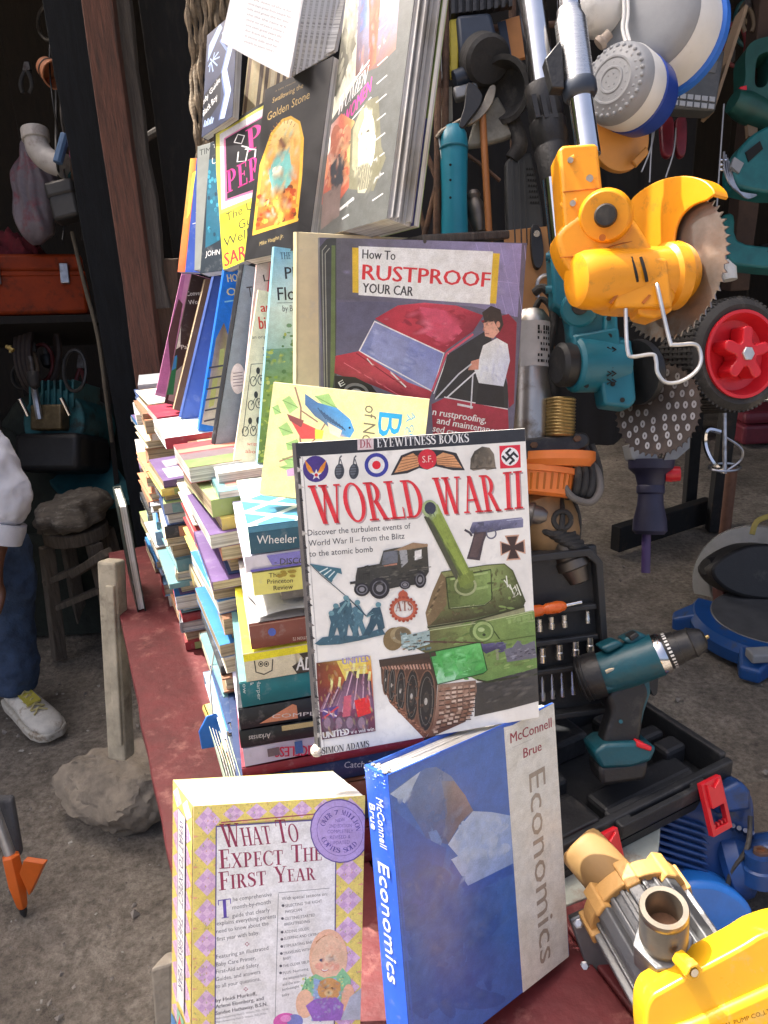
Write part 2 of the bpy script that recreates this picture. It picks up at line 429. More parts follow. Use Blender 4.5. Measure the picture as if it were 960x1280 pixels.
# ------------------------------------------------------------------ print on a flat face
class Face:
    """a flat face of a thing: centre C, axes u (right) v (up) n (out), size w x h; local origin = middle of the bottom edge"""
    def __init__(s,C,u,v,n,w_,h_):
        s.C,s.u,s.v,s.n,s.w,s.h = map(lambda a: np.asarray(a,float),(C,u,v,n,w_,h_)); s.O = s.C - s.v * s.h / 2
        s.clear(); s.z = .00006
    def M(s):
        m = np.eye(4); m[:3,0],m[:3,1],m[:3,2],m[:3,3] = s.u,s.v,s.n,s.O; return m
    def quad(s,pts):
        """corners TL TR BR BL as seen: print is then laid out by them"""
        A = []; b = []
        for (x,y),(X,Y) in zip(pts,((-s.w / 2,s.h),(s.w / 2,s.h),(s.w / 2,0),(-s.w / 2,0))):
            A += [[x,y,1,0,0,0,-X * x,-X * y],[0,0,0,x,y,1,-Y * x,-Y * y]]; b += [X,Y]
        s.H = np.r_[np.linalg.solve(np.array(A,float),np.array(b,float)),1].reshape(3,3); s.Hi = np.linalg.inv(s.H); return s
    H = None
    def ab(s,p):
        if s.H is not None:
            q = s.H @ [p[0],p[1],1]; return q[:2] / q[2]
        r = ray(*p); t = ((s.O - CAM) @ s.n) / (r @ s.n); q = CAM + r * t - s.O; return np.array([q @ s.u,q @ s.v])
    def uv(s,a,b): return np.array([(a - .5) * s.w,b * s.h])
    def world(s,ab): return s.O + s.u * ab[0] + s.v * ab[1]
    def px(s,ab):
        if s.H is not None:
            q = s.Hi @ [ab[0],ab[1],1]; return q[:2] / q[2]
        return proj(s.world(ab))
    def clear(s): s.v0 = []; s.f0 = []; s.c0 = []; s.T = np.zeros((256,6)); s.TC = np.zeros((256,9)); s.nt = s.m = 0
    def put(s,ab,faces,col,g=1.2,step=True):
        cl = col if isinstance(col[0],(tuple,list)) else [col] * len(ab)
        W2,H2 = s.w / 2,s.h
        if any(a < -W2 or a > W2 or b < 0 or b > H2 for a,b in ab):       # nothing is printed past the edges
            A2,F2,C2 = [],[],[]
            for q in faces:
                pts = [(float(ab[i][0]),float(ab[i][1]),*cl[i]) for i in q]
                for ax,lim,sg in ((0,-W2,1),(0,W2,-1),(1,0,1),(1,H2,-1)):
                    out = []
                    for i in range(len(pts)):
                        p,r = pts[i - 1],pts[i]; dp,dr = (p[ax] - lim) * sg,(r[ax] - lim) * sg
                        if (dp < 0) != (dr < 0):
                            t = dp / (dp - dr); out.append(tuple(x + (y - x) * t for x,y in zip(p,r)))
                        if dr >= 0: out.append(r)
                    pts = out
                    if not pts: break
                if len(pts) >= 3:
                    F2.append(tuple(range(len(A2),len(A2) + len(pts)))); A2 += [p[:2] for p in pts]; C2 += [tuple(p[2:]) for p in pts]
            ab,faces,cl = A2,F2,C2
            if not ab: return
        o = len(s.v0)
        s.v0 += [(float(a),float(b),s.z) for a,b in ab]; s.f0 += [tuple(i + o for i in q) for q in faces]
        s.c0 += [(*lin(c,g),1) for c in cl]
        if step: s.z += .0000009
    def poly(s,pts,col,g=1.2): s.put([s.ab(p) for p in pts],[tuple(range(len(pts)))],col,g)
    def polyuv(s,pts,col,g=1.2): s.put([s.uv(*p) for p in pts],[tuple(range(len(pts)))],col,g)
    def oval(s,cx,cy,rx,ry,col,n=24,rot=0,g=1.2,a0=0,a1=360):
        c,si = math.cos(math.radians(rot)),math.sin(math.radians(rot))
        s.poly([(cx + x * c - y * si,cy + x * si + y * c) for x,y in circ(0,0,rx,ry,n,a0,a1)],col,g)
    def soft(s,cx,cy,rx,ry,col,edge,n=14,rot=0,g=1.2):
        c,si = math.cos(math.radians(rot)),math.sin(math.radians(rot))
        P_ = [(cx,cy)] + [(cx + x * c - y * si,cy + x * si + y * c) for x,y in circ(0,0,rx,ry,n)]
        s.put([s.ab(p) for p in P_],[(0,i + 1,(i + 1) % n + 1) for i in range(n)],[col] + [edge] * n,g)
    def under(s,q):
        """the ink already printed at local point q"""
        while s.nt < len(s.f0):
            F_ = s.f0[s.nt]; s.nt += 1
            if len(F_) < 3: continue
            for t in [(0,1,2)] if len(F_) == 3 else tessellate_polygon([[Vector((*s.v0[i][:2],0)) for i in F_]]):
                t = [F_[i] for i in t]
                if s.m == len(s.T): s.T = np.r_[s.T,s.T * 0]; s.TC = np.r_[s.TC,s.TC * 0]
                s.T[s.m] = np.ravel([s.v0[i][:2] for i in t]); s.TC[s.m] = np.ravel([s.c0[i][:3] for i in t]); s.m += 1
        T = s.T[:s.m]; x,y = q; d = (T[:,2] - T[:,0]) * (T[:,5] - T[:,1]) - (T[:,4] - T[:,0]) * (T[:,3] - T[:,1]); ok = abs(d) > 1e-13; d = np.where(ok,d,1e9)
        a = ((x - T[:,0]) * (T[:,5] - T[:,1]) - (T[:,4] - T[:,0]) * (y - T[:,1])) / d; b = ((T[:,2] - T[:,0]) * (y - T[:,1]) - (x - T[:,0]) * (T[:,3] - T[:,1])) / d
        k = np.nonzero(ok & (a >= -1e-6) & (b >= -1e-6) & (a + b <= 1 + 1e-6))[0]
        if not len(k): return None
        k = k[-1]; c = s.TC[k]; return c[:3] * (1 - a[k] - b[k]) + c[3:6] * a[k] + c[6:] * b[k]
    def brush(s,poly,cols,n,r0,r1,amt=.5,flat=.5,rot=(0,180),g=1.2,jit=.0):
        """n soft dabs inside the outline (photo pixels), each fading into the ink below"""
        Q = np.array([s.ab(p) for p in poly]); lo,hi = Q.min(0),Q.max(0); kx = np.linalg.norm(s.ab((poly[0][0] + 1,poly[0][1])) - s.ab(poly[0]))
        ins = lambda p: sum((Q[i - 1][1] > p[1]) != (Q[i][1] > p[1]) and p[0] < (Q[i][0] - Q[i - 1][0]) * (p[1] - Q[i - 1][1]) / (Q[i][1] - Q[i - 1][1]) + Q[i - 1][0] for i in range(len(Q))) % 2 == 1
        N = 8
        for _ in range(n):
            c = np.array([random.uniform(lo[0],hi[0]),random.uniform(lo[1],hi[1])]); r = random.uniform(r0,r1) * kx; a0 = -math.radians(random.uniform(*rot))
            u = np.array([math.cos(a0),math.sin(a0)]); v = np.array([-u[1],u[0]]) * flat
            rim = [c + r * (math.cos(t) * u + math.sin(t) * v) for t in np.arange(N) * 2 * math.pi / N]
            if not (ins(c) and all(ins(p) for p in rim)): continue
            cu = [s.under(p) for p in [c] + rim]
            if any(x is None for x in cu): continue
            k = random.choice(cols); k = np.array(lin(k,g)); am = amt * random.uniform(.5,1.2); cl = [cu[0] * (1 - am) + k * am] + cu[1:]
            o = len(s.v0); s.v0 += [(float(p[0]),float(p[1]),s.z) for p in [c] + rim]; s.c0 += [(*map(float,x),1) for x in cl]; s.f0 += [(o,o + i + 1,o + (i + 1) % N + 1) for i in range(N)]; s.z += .0000004
    def hoop(s,cx,cy,rx,ry,wd,col,n=28,g=1.2,rot=0,a0=0,a1=360):
        c,si = math.cos(math.radians(rot)),math.sin(math.radians(rot))
        P_ = [(cx + x * c - y * si,cy + x * si + y * c) for x,y in circ(0,0,rx,ry,n,a0,a1) + circ(0,0,rx - wd,ry - wd,n,a0,a1)]
        m = len(P_) // 2
        s.put([s.ab(p) for p in P_],[(i,(i + 1) % m,m + (i + 1) % m,m + i) for i in range(m if abs(a1 - a0) >= 360 else m - 1)],col,g)
    def line(s,pts,wd,col,g=1.2):
        P_ = [np.array(p,float) for p in pts]; L,R = [],[]
        for i,p in enumerate(P_):
            d = nrm(P_[min(i + 1,len(P_) - 1)] - P_[max(i - 1,0)]); q = np.array([-d[1],d[0]]) * wd / 2; L.append(p + q); R.append(p - q)
        m = len(P_)
        s.put([s.ab(p) for p in L + R],[(i,i + 1,m + i + 1,m + i) for i in range(m - 1)],col,g)
    def text(s,body,pL,pR,hp,col,serif=False,g=1.2,up=None,bold=0.0):
        """baseline from pL to pR, cap height hp (photo pixels) or cap top at point up"""
        v,f = roman(body) if serif else glyphs(body)
        if not len(v): return
        a0,a1 = s.ab(pL),s.ab(pR); X = a1 - a0
        if up is None:
            k = np.linalg.norm(s.px(a0 + np.array([0,.002])) - s.px(a0)) / .002
            X1 = nrm(X); U = np.array([-X1[1],X1[0]]) * hp / k
        else: U = s.ab(up) - a0
        for dx in ((0,) if not bold else (0,bold)):
            s.put([a0 + X * (x + dx / np.linalg.norm(np.array(pR) - np.array(pL))) + U * y for x,y in v],f,col,g)
    def make(s,name,parent,m=None,lift=0.0):
        me = bpy.data.meshes.new(name); me.from_pydata([(a,b,c + lift) for a,b,c in s.v0],[],s.f0); me.update()
        ca = me.color_attributes.new('Col','FLOAT_COLOR','POINT')
        ca.data.foreach_set('color',np.array(s.c0,'f').ravel())
        o = link(name,me,m or print_mat(),parent); s.clear()
        o.matrix_parent_inverse = parent.matrix_basis.inverted(); o.matrix_basis = mtx(s.M()); return o

# ------------------------------------------------------------------ books
PAGE = {'white': page_mat('paper_white',(.74,.73,.7)),'cream': page_mat('paper_cream',(.66,.58,.42)),'tan': page_mat('paper_tan',(.5,.4,.26)),
        'grey': page_mat('paper_grey',(.55,.54,.53))}
def cover_mat(col,g=1.2,rough=.42):
    key = 'cover_%d_%d_%d_%d' % (*col,int(rough * 100))
    return mat(key,lin(col,g),rough,var=.12,scale=25,bump=.12,bscale=60,dirt=tuple(min(.7,c * .75 + .1) for c in lin(col,g)),dirt_amt=.28,dirt_scale=45)

def book(name,fc,t,cover,label,page='white',hard=True,spine_col=None,spine='left',group=None,cat='book',back=None,bevel=.0007,inset=None,cock=0.0):
    """a book whose front cover is Face fc; t = thickness; parts front_cover, back_cover, spine, pages"""
    r = thing(name,label,cat,M=fc.M(),group=group)
    W,H = float(fc.w),float(fc.h); b = .0026 if hard else .0006; ins = (.004 if hard else .0004) if inset is None else inset
    cm = cover if not isinstance(cover,tuple) else cover_mat(cover)
    bm_ = cm if back is None else cover_mat(back)
    sm = cm if spine_col is None else cover_mat(spine_col)
    def ck(mb):      # a spine knocked out of square: the back lies to the left of the front
        if cock: mb.v = [(x + cock * z / t,y,z) for x,y,z in mb.v]
        return mb
    obj('front_cover',MB().box((-W / 2,0,-b),(W / 2,H,0)),cm,r,bevel=bevel,local=True,smooth=0)
    obj('back_cover',ck(MB().box((-W / 2,0,-t),(W / 2,H,-t + b))),bm_,r,bevel=bevel,local=True,smooth=0)
    sx = -1 if spine == 'left' else 1
    p = MB(); x0,x1 = -W / 2 + ins,W / 2 - ins; y0,y1 = ins,H - ins
    if spine == 'left': x0 = -W / 2 + b
    elif spine == 'right': x1 = W / 2 - b
    elif spine == 'bottom': y0 = b
    elif spine == 'top': y1 = H - b
    # page block with slightly uneven leaves: stacked slabs of differing reach
    n = max(2,min(7,int(t / .006))); z = -t + b + .0001; dz = (t - 2 * b - .0002) / n
    for k in range(n):
        j = (.001 if hard else .0003) * random.random()
        p.box((x0 + (j if sx > 0 else 0),y0 + j,z + k * dz),(x1 - (j if sx < 0 else 0),y1 - j,z + (k + 1) * dz - .00004))
    obj('pages',ck(p),PAGE[page] if isinstance(page,str) else page,r,local=True,smooth=0)
    s = MB(); e = .0022 if hard else .0004
    if spine in ('left','right'):
        xs = sx * W / 2; N = 6
        pr = [(xs + sx * (e * math.sin(math.pi * k / N)),-t * k / N) for k in range(N + 1)]
        pr += [(xs - sx * b,-t),(xs - sx * b,0)]
        v = [(x,y,z) for y in (0,H) for x,z in pr]; m = len(pr)
        s.add(v,[tuple(range(m)),tuple(range(m,2 * m))] + [(i,(i + 1) % m,m + (i + 1) % m,m + i) for i in range(m)])
    else:
        ys = 0 if spine == 'bottom' else H; sg = -1 if spine == 'bottom' else 1; N = 6
        pr = [(ys + sg * (e * math.sin(math.pi * k / N)),-t * k / N) for k in range(N + 1)] + [(ys - sg * b,-t),(ys - sg * b,0)]
        v = [(x,y,z) for x in (-W / 2,W / 2) for y,z in pr]; m = len(pr)
        s.add(v,[tuple(range(m)),tuple(range(m,2 * m))] + [(i,(i + 1) % m,m + (i + 1) % m,m + i) for i in range(m)])
    obj('spine',ck(s),sm,r,local=True,smooth=50)
    return r

def qface(pts,w_,h_,**k): return Face(*fit(pts,w_,h_,**k)).quad(pts)
def K(x0,y0,s_):
    f_ = lambda *p: [(x0 + s_ * a,y0 + s_ * b) for a,b in p]
    f_.s = s_; return f_

# ================================================================== SETTING
TZ = .555                                   # level of the table tops
DV = nrm([-.37,.93,0]); LV = np.array([DV[1],-DV[0],0])     # along the book table, across it

def ground_mat():
    m = bpy.data.materials.new('trodden_earth'); m.use_nodes = True
    t = m.node_tree; N = t.nodes; Lk = t.links; p = N['Principled BSDF']
    tc = N.new('ShaderNodeTexCoord')
    def noise(sc,de,ro=.6):
        n = N.new('ShaderNodeTexNoise'); n.inputs['Scale'].default_value = sc; n.inputs['Detail'].default_value = de; n.inputs['Roughness'].default_value = ro
        Lk.new(tc.outputs['Object'],n.inputs['Vector']); return n
    a = noise(2.2,9,.65); b = noise(60,8,.75); c = noise(11,6,.7)
    r1 = N.new('ShaderNodeValToRGB'); e = r1.color_ramp.elements
    e[0].position = .32; e[0].color = (.165,.145,.12,1); e[1].position = .68; e[1].color = (.38,.34,.285,1)
    Lk.new(a.outputs[0],r1.inputs[0])
    r2 = N.new('ShaderNodeValToRGB'); e = r2.color_ramp.elements
    e[0].position = .36; e[0].color = (.5,.48,.45,1); e[1].position = .66; e[1].color = (1.25,1.22,1.18,1)
    Lk.new(b.outputs[0],r2.inputs[0])
    mx = N.new('ShaderNodeMix'); mx.data_type = 'RGBA'; mx.blend_type = 'MULTIPLY'; mx.inputs[0].default_value = 1
    Lk.new(r1.outputs[0],mx.inputs[6]); Lk.new(r2.outputs[0],mx.inputs[7])
    r3 = N.new('ShaderNodeValToRGB'); e = r3.color_ramp.elements
    e[0].position = .3; e[0].color = (.62,.6,.58,1); e[1].position = .6; e[1].color = (1,1,1,1)
    Lk.new(c.outputs[0],r3.inputs[0])
    m2 = N.new('ShaderNodeMix'); m2.data_type = 'RGBA'; m2.blend_type = 'MULTIPLY'; m2.inputs[0].default_value = 1
    Lk.new(mx.outputs[2],m2.inputs[6]); Lk.new(r3.outputs[0],m2.inputs[7])
    Lk.new(m2.outputs[2],p.inputs['Base Color']); p.inputs['Roughness'].default_value = .92
    bp = N.new('ShaderNodeBump'); bp.inputs['Strength'].default_value = .9; bp.inputs['Distance'].default_value = .012
    Lk.new(b.outputs[0],bp.inputs['Height']); Lk.new(bp.outputs[0],p.inputs['Normal'])
    return m
# ground: a fine uneven patch round the stall inside one great sheet
def ground():
    xs = np.r_[-80,-20,-8,np.linspace(-3.4,4.6,90),10,25,80]; ys = np.r_[-80,-20,-6,np.linspace(-1,7,90),12,30,80]
    X,Y = np.meshgrid(xs,ys)
    Z = .012 * np.sin(X * 5.1 + 1.3 * np.sin(Y * 3.7)) * np.sin(Y * 4.3 + 2) + .008 * np.sin(X * 13 + Y * 9) * np.sin(Y * 17 - X * 7) + RNG.normal(0,.0025,X.shape) - .012
    nx,ny = len(xs),len(ys)
    v = np.stack([X.ravel(),Y.ravel(),Z.ravel()],1)
    f = [(j * nx + i,j * nx + i + 1,(j + 1) * nx + i + 1,(j + 1) * nx + i) for j in range(ny - 1) for i in range(nx - 1)]
    mb = MB(); mb.v = [tuple(p) for p in v]; mb.f = f
    o = obj('ground',mb,ground_mat(),smooth=180,fix=False,kind='structure'); return o
ground()
# litter and small stones trodden into the earth
def litter():
    mb = MB(); mats = []
    def rock(c,r):
        q = RNG.normal(size=(6,3)) * .25 + np.array([[1,0,0],[-1,0,0],[0,1,0],[0,-1,0],[0,0,.7],[0,0,-.7]])
        q = q * r + c
        mb.add(q,[(0,2,4),(2,1,4),(1,3,4),(3,0,4),(2,0,5),(1,2,5),(3,1,5),(0,3,5)])
    for _ in range(1500):
        y = .5 + 3.2 * random.random() ** 1.3; x = -1.75 + 1.5 * random.random()
        rock(np.array([x,y,.001]),.0022 + .006 * random.random() ** 4)
    for _ in range(26):
        x = -1.7 + 1.4 * random.random(); y = .6 + 2.4 * random.random(); rock(np.array([x,y,.004]),.005 + .010 * random.random() ** 2)
    for _ in range(420):
        y = 1.0 + 3.4 * random.random(); x = .35 + 2.0 * random.random()
        rock(np.array([x,y,.001]),.0025 + .008 * random.random() ** 4)
    obj('gravel',mb,mat('gravel_stone',(.24,.215,.185),.9,var=.5,scale=40),smooth=0,kind='stuff')
    mb2 = MB()
    for _ in range(330):
        y = .5 + 3 * random.random() ** 1.2; x = -1.7 + 1.45 * random.random(); a = random.random() * 6.3; l = .002 + .006 * random.random() ** 3; w_ = l * (.25 + .5 * random.random())
        c,s = math.cos(a),math.sin(a)
        q = [(x + l * i * c - w_ * j * s,y + l * i * s + w_ * j * c,.002 + .003 * random.random()) for i,j in ((-1,-1),(1,-1),(1,1),(-1,1))]
        mb2.add(q + [(a_,b_,c_ - .0012) for a_,b_,c_ in q],[(0,1,2,3),(7,6,5,4),(0,4,5,1),(1,5,6,2),(2,6,7,3),(3,7,4,0)])
    obj('paper_litter',mb2,mat('paper_scrap',(.36,.34,.30),.9,var=.5,scale=20),smooth=0,kind='stuff')
litter()

# ---- the sheds whose roofs shade the stalls (roof sheets stand above the picture)
wood_dark = mat('shade_dark_timber',(.012,.009,.007),.85,var=.5,scale=9,bump=.6,bscale=40,stretch=(6,6,1))  # timber colour lowered to deepen the shade inside the stalls
tin_dark = mat('shade_dark_iron',(.02,.019,.02),.7,metal=.2,var=.4,scale=5,bump=.2,bscale=15,dirt=(.06,.04,.03),dirt_amt=.4)  # iron colour lowered too, deepening the dark under the roofs
def sheet_part(name,lo,hi,m,parent):
    return obj(name,MB().box(lo,hi),m,parent,smooth=0)
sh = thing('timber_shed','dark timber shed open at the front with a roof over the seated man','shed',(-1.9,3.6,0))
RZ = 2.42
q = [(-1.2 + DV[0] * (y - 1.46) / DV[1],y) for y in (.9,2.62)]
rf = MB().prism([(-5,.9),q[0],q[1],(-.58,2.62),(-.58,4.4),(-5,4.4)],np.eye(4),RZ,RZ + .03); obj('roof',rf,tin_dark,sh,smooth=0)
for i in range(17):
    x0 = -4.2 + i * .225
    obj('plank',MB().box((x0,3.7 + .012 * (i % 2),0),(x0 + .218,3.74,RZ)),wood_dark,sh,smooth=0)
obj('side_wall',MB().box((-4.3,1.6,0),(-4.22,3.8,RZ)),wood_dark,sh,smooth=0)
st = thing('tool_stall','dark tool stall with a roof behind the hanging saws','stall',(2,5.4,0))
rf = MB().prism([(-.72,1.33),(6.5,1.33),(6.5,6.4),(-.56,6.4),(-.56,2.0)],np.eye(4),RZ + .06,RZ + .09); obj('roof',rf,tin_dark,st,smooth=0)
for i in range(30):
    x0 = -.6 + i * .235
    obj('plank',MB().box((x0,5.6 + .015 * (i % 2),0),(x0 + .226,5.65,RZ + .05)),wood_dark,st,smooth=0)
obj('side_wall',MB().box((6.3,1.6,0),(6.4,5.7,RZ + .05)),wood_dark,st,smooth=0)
# wall between the two stalls
pw = thing('partition_wall','black painted boards of the wall behind the leaning books','wall',(-.2,2.2,0))
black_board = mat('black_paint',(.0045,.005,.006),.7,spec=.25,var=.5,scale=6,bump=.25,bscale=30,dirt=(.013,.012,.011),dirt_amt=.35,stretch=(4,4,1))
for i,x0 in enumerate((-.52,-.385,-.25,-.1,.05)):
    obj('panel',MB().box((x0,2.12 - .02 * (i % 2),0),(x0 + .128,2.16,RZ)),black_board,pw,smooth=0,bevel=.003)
# back cloth of the tool stall close behind the hanging tools
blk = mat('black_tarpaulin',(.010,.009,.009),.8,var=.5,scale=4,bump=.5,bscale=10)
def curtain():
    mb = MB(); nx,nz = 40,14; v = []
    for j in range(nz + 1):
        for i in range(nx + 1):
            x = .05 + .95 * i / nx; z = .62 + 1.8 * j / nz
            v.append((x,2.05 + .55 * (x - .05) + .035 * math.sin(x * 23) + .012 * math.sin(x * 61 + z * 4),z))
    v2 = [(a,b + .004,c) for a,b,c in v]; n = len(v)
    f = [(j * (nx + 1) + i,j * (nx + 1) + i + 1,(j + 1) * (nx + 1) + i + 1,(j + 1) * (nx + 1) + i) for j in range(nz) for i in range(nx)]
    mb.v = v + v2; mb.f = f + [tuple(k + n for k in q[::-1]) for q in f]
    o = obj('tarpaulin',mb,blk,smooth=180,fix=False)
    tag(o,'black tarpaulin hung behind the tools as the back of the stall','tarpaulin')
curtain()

# ---- door post and split boards
redwood = mat('weathered_red_wood',(.115,.05,.034),.75,var=.45,scale=12,bump=.8,bscale=60,stretch=(14,14,1),dirt=(.045,.028,.022),dirt_amt=.45,dirt_scale=9)
greywood = mat('weathered_grey_wood',(.075,.066,.058),.85,var=.4,scale=12,bump=.8,bscale=60,stretch=(14,14,1),dirt=(.12,.105,.09),dirt_amt=.35)
def board(name,xl,xr,Y,z0,z1,t,m,label,cat='board',jag=0.0,group=None,lean=0.0):
    n = 14; P_ = []
    for k in range(n + 1):
        z = z0 + (z1 - z0) * k / n; s_ = lean * k / n
        P_.append((xl + s_ + jag * (random.random() - .5),xr + s_ + jag * (random.random() - .5),z))
    v = []; f = []
    for a,b,z in P_: v += [(a,Y,z),(b,Y,z),(b,Y + t,z),(a,Y + t,z)]
    for k in range(n):
        for i in range(4): f.append((k * 4 + i,k * 4 + (i + 1) % 4,k * 4 + 4 + (i + 1) % 4,k * 4 + 4 + i))
    f += [(0,3,2,1),(n * 4,n * 4 + 1,n * 4 + 2,n * 4 + 3)]
    o = obj(name,MB().add(v,f),m,smooth=0,bevel=.003)
    return tag(o,label,cat,group)
board('door_post',-.648,-.578,2.0,0,RZ,.05,redwood,'reddish brown timber door post at the shed opening','door post',.006,lean=.04)
board('split_board',-.57,-.53,2.03,1.15,RZ,.03,greywood,'grey split board nailed beside the door post','board',.014,lean=.02)
board('broken_plank',-.575,-.50,2.05,0,1.27,.03,mat('brown_plank',(.09,.058,.04),.85,var=.4,scale=10,bump=.7,stretch=(12,12,1)),'brown broken plank standing behind the door post','plank',.02)
board('bluish_board',-.79,-.665,2.25,0,RZ,.03,mat('bluish_board',(.009,.011,.014),.8,spec=.2,var=.4,scale=10,bump=.5,stretch=(8,8,1)),'dark bluish board inside the shed beside the door post','board',.008)
tn = MB(); a = at(176,176,2.05); b = at(246,142,1.95); tn.tube([a,(a + b) / 2 + [0,0,.006],b],.011)
tag(obj('wooden_stick',tn,greywood),'thin wooden stick nailed across the black boards','stick')

# ---- bundle of twisted canes standing behind the books
cane = mat('dry_cane',(.20,.15,.095),.8,var=.45,scale=60,bump=.6,bscale=160)
cn = thing('cane_bundle','bundle of twisted brown canes standing behind the study guide','cane bundle',at(260,200,1.6))
for i in range(9):
    x_t = 228 + i * 6.2; pts = []
    for k in range(13):
        yy = -60 + k * 22
        pts.append(at(x_t + 8 + (yy / 200) * (10 - i * .5) + 2.2 * math.sin(k * 1.3 + i),yy,1.62 + .012 * math.sin(k * 1.1 + i * 2) + .004 * (i % 2)))
    obj('cane',MB().tube(smoothpath(pts,3),[.0062 + .0022 * math.sin(j * 1.25 + i) for j in range(len(smoothpath(pts,3)))],7),cane,cn)

# ---- book table: red painted boards
redp = mat('chipped_red_paint',(.135,.022,.024),.55,var=.3,scale=16,bump=.35,bscale=60,dirt=(.27,.10,.085),dirt_amt=.3,dirt_scale=22)
pale = mat('pale_bare_wood',(.42,.36,.28),.8,var=.25,scale=20,bump=.5,stretch=(3,3,1),dirt=(.2,.15,.11),dirt_amt=.35)
tb = thing('book_table','low table of chipped dark red boards under the piles of books','table',(0,1,0))
E0 = np.array([-.289,.742,TZ])            # a point on the left edge
def tpt(s,l,z=0.0): return E0 + DV * s + LV * l + np.array([0,0,z])
for i,(l0,l1,s0,s1) in enumerate(((0,.235,-.46,1.19),(.238,.40,-.47,1.18),(.403,.50,-.45,1.2))):
    n = 22; v = []; f = []
    for k in range(n + 1):
        s_ = s0 + (s1 - s0) * k / n; j = .004 * (random.random() - .5)
        v += [tpt(s_,l0 + (j if i == 0 else 0),-.026),tpt(s_,l1,-.026),tpt(s_,l1,-.001 * i),tpt(s_,l0 + (j if i == 0 else 0),-.001 * i)]
    for k in range(n):
        for q_ in range(4): f.append((k * 4 + q_,k * 4 + (q_ + 1) % 4,k * 4 + 4 + (q_ + 1) % 4,k * 4 + 4 + q_))
    f += [(0,1,2,3),(n * 4 + 3,n * 4 + 2,n * 4 + 1,n * 4)]
    obj('plank',MB().add(v,f),redp,tb,smooth=0,bevel=.003)
for s_,l in ((1.1,.05),(1.1,.42),(-.38,.05),(-.38,.42)):
    p = tpt(s_,l,-.03); obj('leg',MB().box((p[0] - .03,p[1] - .03,0),(p[0] + .03,p[1] + .03,TZ - .027)),pale,tb,smooth=0,bevel=.003)
a,b = tpt(-.3,.02,-.055),tpt(1.15,.02,-.055); obj('rail',MB().beam(a,b,.025,.05),pale,tb,smooth=0,bevel=.002)
# pale post leaning under the table edge, on a stone
lp = MB(); a = np.array([-.525,1.34,.13]); b = np.array([-.60,1.50,.53])
A = aty(139,700,1.52); B = aty(152,946,1.44)
lp.beam(A,B,.046,.04,up=(.3,1,0))
r = thing('support_post','pale carved post propping the table edge, its foot on the boulder','post',B)
obj('shaft',lp,mat('pale_stone_post',(.42,.375,.28),.85,var=.3,scale=18,bump=.6,bscale=70,dirt=(.2,.17,.13),dirt_amt=.35),r,smooth=0,bevel=.006)
g = MB(); a2 = A + (B - A) * .1; b2 = A + (B - A) * .9
g.beam(a2 + np.array([.004,-.024,0]),b2 + np.array([.004,-.024,0]),.02,.012,up=(.3,1,0)); obj('moulding',g,MATS['pale_stone_post'],r,smooth=0,bevel=.003)
def boulder(name,c,rx,ry,rz,m,label,seed,flat=.6):
    g = np.random.default_rng(seed); b = bmesh.new(); bmesh.ops.create_icosphere(b,subdivisions=5,radius=1)
    D = [nrm(g.normal(size=3)) for _ in range(9)]; K = [.62 + .3 * g.random() for _ in D]
    for v in b.verts:
        p = np.array(v.co); 
        for d,k in zip(D,K):
            s_ = p @ d
            if s_ > k: p = p - d * (s_ - k) * .85
        if p[2] > flat: p[2] = flat + (p[2] - flat) * .2
        p = p * (1 + .05 * math.sin(5 * p[0] + 3 * p[2]) * math.sin(6 * p[1] + 1) + .035 * math.sin(17 * p[0] + 9 * p[1]) * math.sin(15 * p[2] + 4)) + g.normal(size=3) * .012
        v.co = p * [rx,ry,rz] + np.array(c)
    me = bpy.data.meshes.new(name); b.to_mesh(me); b.free(); me.shade_smooth(); me.set_sharp_from_angle(angle=math.radians(40))
    return tag(link(name,me,m),label,'stone')
stone = mat('dusty_stone',(.235,.20,.155),.92,var=.3,scale=14,bump=1.0,bscale=55,dirt=(.13,.112,.09),dirt_amt=.4,dirt_scale=9)
boulder('boulder',(-.665,1.53,.07),.17,.125,.112,stone,'rough grey brown boulder under the edge of the red table',5,.62)
sl_ = thing('paving_slab','thin beige slab standing under the book table by the ground','slab',(-.24,.70,.2))
A = aty(187,1212,.80); B = aty(216,1203,.80); C_ = aty(216,1330,.80); D_ = aty(196,1330,.80)
obj('face',MB().hexa([A,B,C_,D_],[p + np.array([.015,.03,-.003]) for p in (A,B,C_,D_)]),mat('beige_slab',(.34,.3,.24),.9,var=.2,bump=.5),sl_,smooth=0,bevel=.005)

# ---- things in the dark shed
teal_p = mat('teal_paint',(.02,.115,.13),.5,var=.3,scale=20,dirt=(.02,.03,.03),dirt_amt=.4)
blk_p = mat('black_plastic',(.016,.016,.017),.5,var=.4,scale=30,bump=.1)
steel = mat('worn_steel',(.45,.45,.46),.32,metal=.9,var=.3,scale=40,dirt=(.2,.17,.14),dirt_amt=.25)
chrome = mat('chrome',(.72,.72,.73),.14,metal=1.0,var=.1,scale=10)
rust = mat('rusty_iron',(.105,.058,.036),.85,metal=.15,var=.45,scale=45,bump=.5,dirt=(.16,.09,.05),dirt_amt=.4)
orange_p = mat('dark_orange_plastic',(.26,.035,.006),.55,spec=.2,var=.2,scale=20,dirt=(.10,.022,.008),dirt_amt=.3)
